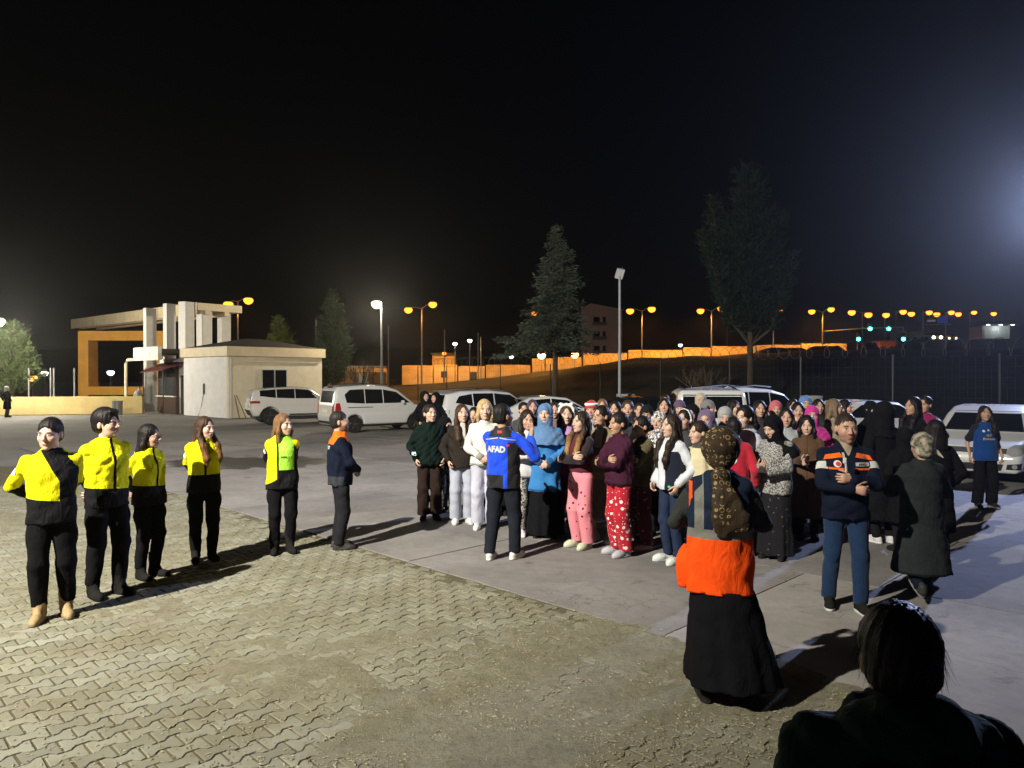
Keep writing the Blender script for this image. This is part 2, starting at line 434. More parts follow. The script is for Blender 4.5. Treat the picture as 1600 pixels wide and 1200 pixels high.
def hand_geo(wr, f, n, side, curl, sc):
    f = unit(f); n = np.asarray(n, float); n = unit(n - f * (n @ f)); w = np.cross(f, n) * (1 if side < 0 else -1)
    V = []; F = []
    def tube(P, rr, k=6):
        b0 = len(V)
        for i, p in enumerate(P):
            t = unit(P[min(i + 1, len(P) - 1)] - P[max(i - 1, 0)]); a = unit(np.cross(t, w if abs(t @ w) < .9 else n)); bb = np.cross(t, a)
            for j in range(k): th = 2 * math.pi * j / k; V.append(p + (a * math.cos(th) + bb * math.sin(th)) * rr[i])
        for i in range(len(P) - 1):
            for j in range(k): j2 = (j + 1) % k; F.append([b0 + i * k + j, b0 + i * k + j2, b0 + (i + 1) * k + j2, b0 + (i + 1) * k + j])
        F.append([b0 + (len(P) - 1) * k + j for j in range(k)])
    b0 = len(V); K = 10; secs = [(-.03, .022, .018), (0, .024, .018), (.03, .035, .017), (.06, .040, .015), (.088, .038, .012)]
    for (l, hw, ht) in secs:
        for j in range(K): th = 2 * math.pi * j / K; V.append(wr + (f * l + w * hw * math.cos(th) + n * ht * math.sin(th)) * sc)
    for i in range(len(secs) - 1):
        for j in range(K): j2 = (j + 1) % K; F.append([b0 + i * K + j, b0 + i * K + j2, b0 + (i + 1) * K + j2, b0 + (i + 1) * K + j])
    F.append([b0 + (len(secs) - 1) * K + j for j in range(K)])
    for i, Ln in enumerate((.072, .080, .074, .058)):
        p = wr + (f * (.080 - .004 * abs(i - 1)) + w * (.029 - .0195 * i)) * sc; P = [p]; a = 0.12
        for r_, ba in ((.45, .75), (.30, 1.0), (.25, .8)):
            a += curl * ba; p = p + (f * math.cos(a) + n * math.sin(a) + w * (.06 - .05 * i) * .5) * Ln * r_ * sc; P.append(p)
        tube(P, [.0095 * sc, .009 * sc, .008 * sc, .006 * sc])
    p = wr + (f * .018 + w * .028) * sc; d1 = unit(f * .7 + w * .8 + n * .45); d2 = unit(f * .9 + w * .25 + n * (.3 + .4 * curl))
    tube([p, p + d1 * .038 * sc, p + d1 * .038 * sc + d2 * .032 * sc, p + d1 * .038 * sc + d2 * .056 * sc], [.013 * sc, .0115 * sc, .0095 * sc, .007 * sc])
    return V, F

class Rig: pass
def make_rig(man, arms, feet, hyaw, hpitch, lean=0.0, tilt=0.0, fz=(0, 0), sw=None):
    r = Rig(); r.man = man; sw = sw or (.180 if man else .152); r.sw = sw
    r.S = {}; r.E = {}; r.Wr = {}; r.hand = {}
    for side, a in ((-1, arms[0]), (1, arms[1])):
        a = ARM[a] if isinstance(a, str) else a
        S = np.array((side * sw, .012, 1.352)); mir = np.array((side, 1, 1.0))
        E, Wp = ik(S, np.array(a[0]) * mir, .285, .25, np.array(a[1]) * mir)
        r.S[side], r.E[side], r.Wr[side] = S, E, Wp
        hd = np.array(a[2]) * mir; r.hand[side] = (hd, np.array(a[3]) * mir, a[4])
    r.hip = {}; r.knee = {}; r.ank = {}
    for side, ft, z in ((-1, feet[0], fz[0]), (1, feet[1], fz[1])):
        H = np.array((side * .088, .0, .90)); A = np.array((ft[0], ft[1] + .03, .075 + z))
        K, A2 = ik(H, A, .419, .412, (side * .12, -1, 0)); r.hip[side], r.knee[side], r.ank[side] = H, K, A2
    r.Rh = np.array(Matrix.Rotation(hyaw, 3, 'Z') @ Matrix.Rotation(hpitch, 3, 'X') @ Matrix.Rotation(tilt, 3, 'Y'))
    r.piv = np.array((0, .018, 1.475)); r.Hc = r.piv + r.Rh @ np.array((0, -.022, .110))
    return r
HS = 1.10
def to_head(r, X, Y, Z):
    M = r.Rh.T / HS; x, y, z = X - r.Hc[0], Y - r.Hc[1], Z - r.Hc[2]
    return M[0, 0] * x + M[0, 1] * y + M[0, 2] * z, M[1, 0] * x + M[1, 1] * y + M[1, 2] * z, M[2, 0] * x + M[2, 1] * y + M[2, 2] * z

def build_body(r, P):
    man = P['man']; pts = np.array([r.Wr[s] for s in (-1, 1)] + [r.E[s] for s in (-1, 1)] + [r.ank[s] for s in (-1, 1)] + [(-.2, -.12, 0), (.2, .14, 1.5)])
    lo = pts.min(0) - .07; hi = pts.max(0) + .07
    c = .024; cf = P['hc']
    xs = ax_fine(lo[0], hi[0], c, r.Hc[0] - .115, r.Hc[0] + .115, cf); ys = ax_fine(min(lo[1], -.2), max(hi[1], .2), c, r.Hc[1] - .138, r.Hc[1] + .132, cf)
    zs = ax_fine(-.02, 1.74, c, r.Hc[2] - .16, r.Hc[2] + .15, cf)
    f = Field(xs, ys, zs)
    b = .9 if not man else 1.0
    f.add(Prof([.86, .92, 1.02, 1.1, 1.2, 1.28, 1.35, 1.40], [.12 * b, .135, .115 * b, .11 * b, .13 * b, .13 * b, .09, .055], [.075, .085, .075, .075, .09, .085, .06, .05]), .02)
    for s in (-1, 1):
        f.add(Cap((s * .04, .012, 1.375), r.S[s] - np.array((0, 0, .01)), .034, .032), .04)
        f.add(Cap(r.S[s], r.E[s], .032, .030), .015); f.add(Cap(r.E[s], r.Wr[s], .032, .023), .012)
        f.add(Cap(r.hip[s], r.knee[s], .060, .040), .02); f.add(Cap(r.knee[s], r.ank[s], .036, .024), .015)
    nb = r.Hc + r.Rh @ np.array((0, .020, -.07))
    f.add(Cap((0, .02, 1.39), nb, .057 if man else .049, .052 if man else .045), .03)
    sl, X, Y, Z = f.block(r.Hc - .155, r.Hc + .155)
    q = to_head(r, X, Y, Z); f.v[sl] = smin(f.v[sl], (HS * head_sdf(*q, man)).astype(np.float32), .018)
    V, F = f.mesh()
    Q = np.stack(to_head(r, V[:, 0], V[:, 1], V[:, 2]), 1)
    C = face_cols(Q, P['skin'], man, P['brow'], P.get('beard'), P.get('lip', (.42, .16, .14)))
    F = F.tolist(); V = V.tolist(); C = C.tolist()
    for s in (-1, 1):
        hd, pn, cu = r.hand[s]
        hv, hf = hand_geo(r.Wr[s] + unit(hd) * .012, hd, pn, s, cu, 1.05 if man else .95)
        n0 = len(V); V += [list(v) for v in hv]; F += [[i + n0 for i in q] for q in hf]; C += [list(P['skin'])] * len(hv)
    return mesh_np('body', np.array(V), F, skin_mat(), True, cols=np.array(C))

def torso_tab(man, infl, boxy, waist=0.0):
    z = np.array([.80, .90, 1.0, 1.1, 1.2, 1.28, 1.345, 1.395, 1.445])
    if man: rx = [.163, .165, .158, .160, .172, .176, .145, .088, .066]; ry = [.115, .118, .114, .116, .122, .118, .098, .075, .062]
    else: rx = [.168, .172, .150, .138, .150, .154, .128, .080, .058]; ry = [.115, .122, .106, .104, .122, .114, .092, .070, .056]
    rx = np.array(rx); ry = np.array(ry)
    if boxy: rx[:6] = np.maximum(rx[:6], rx[:6].max() * boxy * .97); ry[:6] = np.maximum(ry[:6], ry[:6].max() * boxy * .97)
    k = np.array([1, 1, 1, 1, 1, 1, .9, .6, .25]); return z, rx + infl * k, ry + infl * k
class Garment:
    def __init__(s): s.pr = []; s.clips = []; s.wr = None; s.arms = []
    def add(s, p, k=0.0, arm=False): s.pr.append((p, k)); 
    def field(s, cell):
        lo = np.min([p.lo for p, k in s.pr], 0) - .04; hi = np.max([p.hi for p, k in s.pr], 0) + .04
        f = Field(ax_uniform(lo[0], hi[0], cell), ax_uniform(lo[1], hi[1], cell), ax_uniform(lo[2], hi[2], cell))
        for p, k in s.pr: f.add(p, k)
        X, Y, Z = f.full()
        if s.wr: f.v += wrinkle(X, Y, Z, *s.wr)
        for c in s.clips: f.v = np.maximum(f.v, c(X, Y, Z)).astype(np.float32)
        return f
    def __call__(s, X, Y, Z):
        d = np.full(np.broadcast(X, Y, Z).shape, .5)
        for p, k in s.pr: d = smin(d, p(X, Y, Z), k)
        if s.wr: d = d + wrinkle(X, Y, Z, *s.wr)
        for c in s.clips: d = np.maximum(d, c(X, Y, Z))
        return d
def make_top(r, T, seed):
    g = Garment(); infl = T.get('infl', .022) * .62; man = r.man
    z, rx, ry = torso_tab(man, infl, T.get('boxy', 0))
    hem = T.get('hem', .84); fl = T.get('flare', .0)
    if hem < .80:
        zz = np.linspace(hem, .78, 5); g0 = (zz[::-1] - hem) / (.80 - hem)
        z = np.concatenate([zz, z]); ex = (.80 - zz) * fl
        rx = np.concatenate([rx[0] + ex, rx]); ry = np.concatenate([ry[0] + ex * .85, ry])
    else:
        keep = z > hem; rx0, ry0 = np.interp(hem, z, rx), np.interp(hem, z, ry)
        z = np.concatenate([[hem], z[keep]]); rx = np.concatenate([[rx0], rx[keep]]); ry = np.concatenate([[ry0], ry[keep]])
    if T.get('belly'): ry = ry + T['belly'] * np.exp(-((z - 1.02) / .13) ** 2)
    cy = np.where(z > 1.3, .01, .0)
    g.torso = Prof(z, rx, ry, cy=cy, folds=(T['folds'] if T.get('folds') else None), p=2.25)
    g.add(g.torso, 0)
    for s in (-1, 1): g.add(Cap((s * .040, .014, 1.392), (s * (r.sw - .02), .012, 1.355), .036 + infl * .5, .036 + infl * .7), .045)
    sl = T.get('sleeve', 'long'); g.armp = []
    si = T.get('sinfl', infl / .62) * .56
    for s in (-1, 1):
        if sl == 'none': continue
        S, E, Wp = r.S[s], r.E[s], r.Wr[s]
        if sl == 'short':
            a = Cap(S, S + (E - S) * .72, .038 + si, .048 + si); g.add(a, .02); g.armp.append((s, a, None))
        else:
            a = Cap(S, E, .038 + si * .85, .036 + si); b = Cap(E, E + (Wp - E) * T.get('cuff', .94), .036 + si, .027 + si * T.get('wristw', .9))
            g.add(a, .022); g.add(b, .015); g.armp.append((s, a, b))
    col = T.get('collar', 0)
    if col:
        g.add(Prof([1.36, 1.42, 1.43 + col], [.095, .074 + infl * .4, .070 + infl * .4], [.09, .074 + infl * .35, .072 + infl * .35], cy=[.008, .008, .004]), .02)
    if T.get('hood'):
        g.add(Ell((0, .095, 1.40), (.105, .062, .055)), .03); g.add(Cap((-.08, .02, 1.41), (.08, .02, 1.41), .034, .034), .03)
    if T.get('extra'):
        for p, k in T['extra']: g.add(p, k)
    g.wr = (seed, T.get('wr', .005), T.get('wl', .11))
    if T.get('slope'):
        a, bq = T['slope']; g.clips.append(lambda X, Y, Z: (hem + a * np.abs(X) + bq * Y) - Z)
    return g
def zone_attrs(V, g, zones):
    x, y, z = V[:, 0], V[:, 1], V[:, 2]; ctx = {}
    td = g.torso(x, y, z) if hasattr(g, 'torso') else np.zeros(len(V))
    best = np.full(len(V), 9.0); t = np.zeros(len(V)); sd = np.zeros(len(V))
    for s, a, b in getattr(g, 'armp', []):
        da = a(x, y, z); m = da < best; best[m] = da[m]; t[m] = a.t(x, y, z)[m]; sd[m] = s
        if b is not None:
            db = b(x, y, z); m = db < best; best[m] = db[m]; t[m] = 1 + b.t(x, y, z)[m]; sd[m] = s
    ctx = dict(arm=td - best, t=t, side=sd)
    return {f'z{i}': fn(x, y, z, ctx) for i, (fn, c) in enumerate(zones)}
def make_bottom(r, B, seed):
    g = Garment(); st = B['style']; man = r.man
    if st == 'skirt':
        hem = B.get('hem', .12); f = B.get('flare', .10)
        zz = [hem, hem + .2, .62, .82, .92, 1.03]; ww = [.165 + f, .165 + f * .75, .165 + f * .35, .17, .165, .135]
        g.add(Prof(zz, ww, [k * (.82 if i < 3 else .70) for i, k in enumerate(ww)], cx=B.get('cx'), folds=B.get('folds', (7, .06, seed % 6, .8))), 0)
        g.wr = (seed, .004, .12); return g
    rr = {'slim': (.082, .056, .043), 'straight': (.086, .066, .056), 'cargo': (.090, .074, .058), 'wide': (.092, .086, .088), 'pajama': (.094, .092, .080), 'jogger': (.090, .080, .062)}[st]
    k = 1.06 if man else 1.0
    w = .150 if man else .158
    g.add(Prof([.84, .90, .98, 1.06], [w, w + .008, w - .008, w - .02], [.105, .118, .108, .10]), 0)
    for s in (-1, 1):
        g.add(Cap(r.hip[s] - np.array((0, 0, .02)), r.knee[s], rr[0] * k, rr[1] * k), .03)
        an = r.ank[s] + np.array((0, 0, B.get('rise', .02)))
        g.add(Cap(r.knee[s], an, rr[1] * k, rr[2] * k), .02)
        if B.get('cuffed'): g.add(Cap(an + np.array((0, 0, .03)), an + np.array((0, 0, .05)), rr[2] + .012, rr[2] + .014), .015)
        if st == 'cargo': g.add(Ell((r.knee[s] * .45 + r.hip[s] * .55) + np.array((s * .07, .0, .0)), (.03, .06, .085)), .02)
    g.wr = (seed, B.get('wr', .0045), .13)
    zc = B.get('clip', .07); fmin = min(r.ank[-1][2], r.ank[1][2]) - .075
    g.clips.append(lambda X, Y, Z: zc - Z)
    return g
SHOES = {}
def shoe_mesh(style, color, sole):
    key = (style, color, sole)
    if key in SHOES: return SHOES[key]
    c = .009
    f = Field(ax_uniform(-.08, .08, c), ax_uniform(-.21, .13, c), ax_uniform(-.03, .34 if style == 'boot' else .16, c))
    f.add(Ell((0, .055, .04), (.037, .048, .05)), .03); f.add(Ell((0, -.03, .036), (.039, .09, .044)), .03); f.add(Ell((0, -.105, .03), (.045, .07, .036)), .03)
    if style == 'boot': f.add(Cap((0, .036, .06), (0, .022, .25), .050, .066), .03); f.add(Cap((0, -.02, .085), (0, .01, .12), .03, .04), .03)
    elif style in ('sneaker', 'shoe'): f.add(Cap((0, .035, .06), (0, .035, .085), .040, .040), .025); f.add(Cap((0, -.06, .06), (0, .0, .085), .022, .028), .03)
    elif style == 'croc': f.add(Ell((0, -.09, .045), (.050, .085, .045)), .02)
    elif style == 'slipper': f.add(Ell((0, -.08, .042), (.048, .085, .046)), .03)
    f.add(Prof([.0, .012, .024], [.046, .048, .043], [.142, .145, .138], cy=[-.035] * 3, p=2.6), .006)
    X, Y, Z = f.full(); f.v += wrinkle(X, Y, Z, 3, .002, .06) * (Z > .05)
    if style == 'boot': f.v = np.maximum(f.v, Z - .27)
    V, F = f.mesh()
    zones = [('zs', sole)]
    if style == 'sneaker': pass
    m = cloth('footwear_%s_%d' % (style, len(SHOES)), color, zones, rough=.6, spec=.3, sheen=0)
    SHOES[key] = mesh_np('shoe', V, F, m, True, {'zs': .026 - V[:, 2]}); return SHOES[key]
HAIRM = {}
def hair_mat(c, c2=None):
    key = (c, c2)
    if key in HAIRM: return HAIRM[key]
    m, t, b = nodes_of('hair_%d' % len(HAIRM))
    tc = nd(t, 'ShaderNodeTexCoord')
    n = noise(t, 55, 4, .65, tc.outputs['Object'], mapping=(1, 1, .07))
    col = ramp(t, n, [(.3, tuple(k * .45 for k in c)), (.72, tuple(min(1, k * 1.5) for k in c))])
    if c2:
        sx = nd(t, 'ShaderNodeSeparateXYZ'); t.links.new(tc.outputs['Object'], sx.inputs[0])
        fac = math_n(t, 'MULTIPLY', math_n(t, 'SUBTRACT', 1.50, sx.outputs[2]), 5.0, True)
        col = mixc(t, fac, col, ramp(t, n, [(.3, tuple(k * .5 for k in c2)), (.72, tuple(min(1, k * 1.4) for k in c2))]))
    t.links.new(col, b.inputs['Base Color']); b.inputs['Roughness'].default_value = .5; b.inputs['Specular IOR Level'].default_value = .18
    bump(t, b, n, .9, .006); HAIRM[key] = m; return m
def hair_geo(kind, cell, H):
    """returns V, F in head coordinates"""
    L = H.get('len', .30); low = -.14
    if kind in ('long', 'bob', 'pony', 'scarfback'): low = -L - .06
    if kind == 'hijab': low = -.20 - H.get('drape', .16)
    if kind == 'hood': low = -.26
    big = .28 if kind in ('hijab', 'hood') else .19
    f = Field(ax_uniform(-big, big, cell), ax_uniform(-.20, .25, cell), ax_uniform(low, .20, cell))
    face = Ell((0, -.134, -.036), (.079, .088, .126)); rid = 0
    if kind in ('short', 'long', 'bob', 'bun', 'pony', 'bald'):
        v = H.get('vol', .010)
        f.add(Ell((0, .018, .030 + v * .5), (.074 + v, .092 + v, .088 + v)))
        f.add(Ell((0, .040, -.02), (.070 + v * .8, .066 + v * .5, .06)), .02)
        rid = .0035
    if kind == 'short':
        face = Ell((0, -.136, -.030), (.083, .092, .122))
        X, Y, Z = f.full(); f.v = np.maximum(f.v, (-.062 + .45 * np.clip(-Y, -.06, .2)) - Z).astype(np.float32)
        f.cut(face, .006)
        for s in (-1, 1): f.cut(Ell((s * .095, -.005, -.025), (.028, .034, .055)), .006)
        if H.get('fringe') is not None: f.add(Ell((H['fringe'], -.055, .098), (.058, .046, .026)), .02)
        rid = .004
    if kind == 'bald':
        f.cut(Ell((0, -.07, .08), (.085, .10, .085)), .01); f.cut(face, .006)
        X, Y, Z = f.full(); f.v = np.maximum(f.v, -.06 - Z).astype(np.float32)
        for s in (-1, 1): f.cut(Ell((s * .095, -.005, -.025), (.028, .034, .055)), .006)
    if kind in ('long', 'bob'):
        b = H.get('back', .09)
        f.add(Prof([-L, -L * .75, -L * .4, -.03, .04], [.045 if kind == 'long' else .085, .092, .098, .088, .07], [.028, .040, .050, .062, .06], cy=[b + .01, b, b * .8, .045, .03], folds=(9, .05, 1.0, -.02)), .03)
        for s in (-1, 1):
            fr = H.get('front', (1, 1))[0 if s < 0 else 1]
            if kind == 'bob': P = [(s * .074, -.02, .03), (s * .088, -.02, -.07), (s * .080, -.015, -L + .02)]; rr = [.020, .026, .020]
            elif fr: P = [(s * .074, -.02, .03), (s * .088, -.015, -.09), (s * .095, -.085, -.19), (s * .085, -.125, -L * .8), (s * .075, -.125, -L)]; rr = [.018, .028, .036, .036, .014]
            else: P = [(s * .074, -.01, .03), (s * .086, .02, -.09), (s * .085, .06, -.17)]; rr = [.016, .026, .02]
            for i in range(len(P) - 1): f.add(Cap(P[i], P[i + 1], rr[i], rr[i + 1]), .025)
        f.cut(face, .006); f.cut(Ell((0, -.07, -.15), (.052, .075, .07)), .02); f.cut(Ell((0, -.105, .070), (.036, .048, .042)), .012)
    if kind == 'bun':
        f.cut(face, .006); f.cut(Ell((0, -.112, .060), (.062, .055, .046)), .012); f.add(Ell((0, .125, H.get('bz', .03)), (.042, .038, .04)), .015)
        for s in (-1, 1): f.cut(Ell((s * .095, -.01, -.03), (.028, .034, .05)), .006)
        X, Y, Z = f.full(); f.v = np.maximum(f.v, (-.062 + .5 * np.clip(-Y, -.05, .2)) - Z).astype(np.float32)
    if kind == 'pony':
        f.cut(face, .006); X, Y, Z = f.full(); f.v = np.maximum(f.v, (-.062 + .5 * np.clip(-Y, -.05, .2)) - Z).astype(np.float32)
        f.add(Cap((0, .10, .02), (0, .14, -.06), .026, .03), .02); f.add(Cap((0, .14, -.06), (0, .125, -L), .03, .012), .02)
    if kind == 'hijab':
        f.add(Ell((0, .020, .026), (.093, .110, .108))); d = H.get('drape', .16)
        f.add(Prof([-.205, -.15, -.10, -.03], [.135, .092, .088, .088], [.115, .094, .092, .098], cy=[.01, .008, 0, .004]), .03)
        f.add(Prof([-.19 - d, -.27, -.225, -.165], [.225 + .1 * d, .225, .20, .10], [.162 + .1 * d, .158, .140, .095], cy=[.01, .01, .015, .01], folds=(5, .03, 1.3, -.14)), .04)
        f.cut(Ell((0, -.128, -.020), (.060, .080, .088)), .010)
    if kind == 'turban':
        bg_ = H.get('big', 0.0); f.add(Ell((0, .022, .030), (.092 + bg_, .108 + bg_, .104 + bg_ * .6))); f.add(Ell((0, .06, -.05), (.075, .06, .06)), .03); f.cut(face, .006)
        for s in (-1, 1): f.cut(Ell((s * .095, -.03, -.05), (.028, .04, .05)), .01)
    if kind == 'hood':
        f.add(Ell((0, .030, .025), (.108, .118, .120))); f.add(Prof([-.25, -.18, -.08, 0], [.19, .125, .108, .1], [.15, .115, .11, .1], cy=[.02, .015, .02, .02]), .03)
        f.cut(Ell((0, -.13, -.02), (.072, .11, .098)), .012)
    if kind == 'beanie':
        f.add(Ell((0, .018, .035), (.092, .107, .104))); X, Y, Z = f.full(); f.v = np.maximum(f.v, .012 - Z - .25 * Y).astype(np.float32)
        f.add(Prof([.008, .02, .045, .052], [.088, .094, .094, .088], [.104, .110, .110, .104], cy=[.015] * 4), .006)
    if kind == 'cap':
        f.add(Ell((0, .014, .032), (.086, .103, .098))); X, Y, Z = f.full(); f.v = np.maximum(f.v, .026 - Z).astype(np.float32)
        f.add(Ell((0, -.115, .032), (.072, .085, .010)), .008)
    X, Y, Z = f.full()
    if rid:
        th = np.arctan2(X, Y - .01); f.v += (rid * (np.sin(th * 31 + 5 * np.sin(Z * 13)) + .7 * np.sin(th * 17 + 3 + 4 * np.sin(Z * 9))) * .6).astype(np.float32)
    elif kind in ('hijab', 'hood', 'turban'): f.v += wrinkle(X, Y, Z, H.get('seed', 5), .0045, .07)
    return f.mesh()
NP = [0]
def person(label, x, d, h, yaw, head=None, top=None, bottom=None, shoes=('sneaker', (.6, .6, .6), (.7, .7, .7)), hair=None, arms=('down', 'down'),
           man=False, skin=(.50, .31, .235), brow=(.03, .018, .012), beard=None, near=1, feet=((-.095, 0), (.095, 0)), fz=(0, 0), hat=None, group=None, lip=(.40, .15, .13), glasses=False, splay=10, zoff=0.0, extra=None, sw=None):
    NP[0] += 1; seed = NP[0] * 13 + 5
    root = empty('person', (x, d, zoff), R(yaw), label, 'person', group); s = h / 1.70; root.scale = (s, s, s)
    hy, hp = head if head else (0, 0)
    r = make_rig(man, arms, feet, R(hy), R(hp), fz=fz, sw=sw)
    P = dict(man=man, skin=skin, brow=brow, beard=beard, lip=lip, hc=.0058 if near == 2 else .0075 if near else .0095)
    cell = .0125 if near == 2 else .016 if near else .021
    obj('body', build_body(r, P), root)
    g = make_top(r, top, seed); f = g.field(cell); V, F = f.mesh()
    zn = top.get('zones', [])
    if not zn and not top.get('pat'):
        dk = tuple(k * .45 for k in top['c'])
        zn = [(lambda x, y, z, c: np.where(c['arm'] > 0, c['t'] - 1.86, -1.0), dk), (lambda x, y, z, c: np.where(c['arm'] > 0, -1.0, (top.get('hem', .84) + .028) - z), dk)]
        if top.get('name', 'jacket') in ('jacket', 'coat', 'cardigan', 'fleece', 'hoodie'): zn.append((lambda x, y, z, c: np.where((y < 0) & (c['arm'] < 0), .006 - np.abs(x + .004), -1.0), dk))
    tm = cloth('cloth_top_%d' % NP[0], top['c'], [(f'z{i}', c) for i, (fn, c) in enumerate(zn)], pattern=top.get('pat'), rough=top.get('rough', .85), spec=top.get('spec', .15), sheen=top.get('sheen', .15), wr=top.get('bump', .35))
    obj(top.get('name', 'jacket'), mesh_np('top', V, F, tm, True, zone_attrs(V, g, zn)), root)
    g2 = make_bottom(r, bottom, seed + 3); f2 = g2.field(cell * 1.1); V, F = f2.mesh()
    zn = bottom.get('zones', [])
    bmx = cloth('cloth_bottom_%d' % NP[0], bottom['c'], [(f'z{i}', c) for i, (fn, c) in enumerate(zn)], pattern=bottom.get('pat'), sheen=bottom.get('sheen', .1))
    obj(bottom.get('name', 'skirt' if bottom['style'] == 'skirt' else 'trousers'), mesh_np('bottom', V, F, bmx, True, zone_attrs(V, g2, zn)), root)
    sm = shoe_mesh(*shoes)
    for sd in (-1, 1):
        ft = feet[0] if sd < 0 else feet[1]; z = fz[0] if sd < 0 else fz[1]
        o = obj(shoes[0] if shoes[0] not in ('croc',) else 'clog', sm, root, (ft[0], ft[1], z), (R(-38) if z > .04 else 0, 0, R(splay) * sd))
        if z > .04: o.location = (ft[0], ft[1], z + .05)
    def hpart(name, VF, m):
        V = VF[0] * HS @ r.Rh.T + r.Hc; return obj(name, mesh_np(name, V, VF[1], m, True), root)
    hcell = .0075 if near == 2 else .0095 if near else .012
    if hair:
        k = hair['k']
        if k in ('hijab', 'turban', 'hood'):
            m = cloth('cloth_head_%d' % NP[0], hair['c'], pattern=hair.get('pat'), sheen=.1, wr=.5); nm = {'hijab': 'headscarf', 'turban': 'headscarf', 'hood': 'hood'}[k]
        else: m = hair_mat(hair['c'], hair.get('c2')); nm = 'hair'
        hair['seed'] = seed; hpart(nm, hair_geo(k, hcell, hair), m)
    if hat:
        hpart(hat.get('name', 'hat'), hair_geo(hat['k'], hcell, hat), cloth('cloth_hat_%d' % NP[0], hat['c'], pattern=hat.get('pat')))
    if glasses:
        mb = MB()
        for sx in (-1, 1):
            pts = [(sx * .033 + .021 * math.cos(a), -.104 + .006 * abs(math.cos(a)), .002 + .0155 * math.sin(a)) for a in np.linspace(0, 2 * math.pi, 17)]
            mb.tube(pts, .0016, 5, False); mb.tube([(sx * .054, -.098, .006), (sx * .078, -.03, .008), (sx * .079, .01, .004)], .0016, 5)
        mb.tube([(-.012, -.106, .004), (.012, -.106, .004)], .0016, 5)
        V = np.array([tuple(v) for v in mb.v]) * HS @ r.Rh.T + r.Hc
        obj('glasses', mesh_np('glasses', V, mb.f, mat('glasses_frame', (.02, .015, .015), .3), True), root)
    root_r = (root, r, g)
    if extra: extra(root, r, g)
    return root_r
def march(g, p0, dr, n=60):
    """points on the surface of garment g hit from p0 along dr"""
    p = np.array(p0, float); dr = np.asarray(dr, float)
    for _ in range(n):
        dd = g(p[:, 0], p[:, 1], p[:, 2]); p = p + dr * np.clip(dd * .8, -.02, .05)[:, None]
    return p
def patch(name, root, g, poly, plane, m, off=.004, sub=2, dist=.4, thick=.003):
    """flat outline (u,v) laid on garment g; plane = (origin, udir, vdir, ray direction)"""
    bm = bmesh.new(); O, U, Vv, D = [np.array(k, float) for k in plane]
    vs = [bm.verts.new((u, v, 0)) for u, v in poly]; bm.faces.new(vs)
    bmesh.ops.triangulate(bm, faces=bm.faces)
    for _ in range(sub): bmesh.ops.subdivide_edges(bm, edges=list(bm.edges), cuts=1, use_grid_fill=True)
    return lay(name, root, g, bm, plane, m, off, dist)
def lay(name, root, g, bm, plane, m, off=.004, dist=.4):
    O, U, Vv, D = [np.array(k, float) for k in plane]; U = unit(U); Vv = unit(Vv); D = unit(D)
    P2 = np.array([v.co[:] for v in bm.verts]); p0 = O + P2[:, :1] * U + P2[:, 1:2] * Vv - D * dist
    p = march(g, p0, D) - D * off
    for v, q in zip(bm.verts, p): v.co = q
    bmesh.ops.recalc_face_normals(bm, faces=bm.faces)
    me = bpy.data.meshes.new(name); bm.to_mesh(me); bm.free(); me.materials.append(m)
    return obj(name, me, root)
def text_bm(txt, size, bold=0.0):
    cu = bpy.data.curves.new('lettering', 'FONT'); cu.body = txt; cu.size = size; cu.align_x = 'CENTER'; cu.align_y = 'CENTER'; cu.resolution_u = 2; cu.offset = bold; cu.fill_mode = 'FRONT'
    o = bpy.data.objects.new('lettering', cu); COL.objects.link(o); dg = bpy.context.evaluated_depsgraph_get()
    me = o.evaluated_get(dg).to_mesh(); bm = bmesh.new(); bm.from_mesh(me); o.to_mesh_clear() if False else None
    bpy.data.objects.remove(o); bpy.data.curves.remove(cu)
    return bm
def disc(r, n=18, cx=0, cy=0, ry=None): return [(cx + r * math.cos(2 * math.pi * i / n), cy + (ry or r) * math.sin(2 * math.pi * i / n)) for i in range(n)]
def rect(w, h, cx=0, cy=0): return [(cx - w / 2, cy - h / 2), (cx + w / 2, cy - h / 2), (cx + w / 2, cy + h / 2), (cx - w / 2, cy + h / 2)]
# ================================================================ the setting
# ---- terrain: flat yard, bank rising behind the fence, road and far land
def sstep(a, b, x): t = np.clip((x - a) / (b - a), 0, 1); return t * t * (3 - 2 * t)
FENCE = [(653, 62.0), (698, 58.0), (782, 53.0), (860, 50.5), (938, 47.5), (1032, 40.0), (1140, 35.5), (1251, 31.5), (1395, 29.0), (1562, 27.0), (1740, 26.0)]
FPTS = [((px - 800) / FPX * d, d) for px, d in FENCE]
def fence_d(a): return np.interp(a, [(px - 800) / FPX for px, d in FENCE], [d for px, d in FENCE])
def crest(a): return np.interp(a, [-.35, -.16, -.087, 0.026, .096, .174, .26, .39, .46, .60, .75, 1.2], [0.0, 0.2, .85, 1.95, 3.0, 3.7, 4.0, 4.45, 4.3, 4.6, 4.9, 5.3])
def road_z(a): return np.interp(a, [-.5, -.26, -.087, .026, .096, .26, .44, .6, 1.2], [0, 0.9, 1.75, 2.85, 3.45, 4.0, 4.4, 4.9, 5.4])
def terrain(x, y):
    a = x / np.maximum(y, 1.0); fd = fence_d(a) + .8
    z = crest(a) * sstep(0, 1, (y - fd) / np.maximum(68 - fd, 3))
    zr = road_z(a) - .35
    z = z + (zr - z) * sstep(70, 76, y)
    bumpy = .10 * np.sin(x * .9 + y * .5) * np.sin(y * .7 - x * .3) + .16 * np.sin(x * .31 + 1.3) * np.sin(y * .27)
    return (z + bumpy * np.clip(z / 1.2, 0, 1) * (y < 74)) * (y > 20)
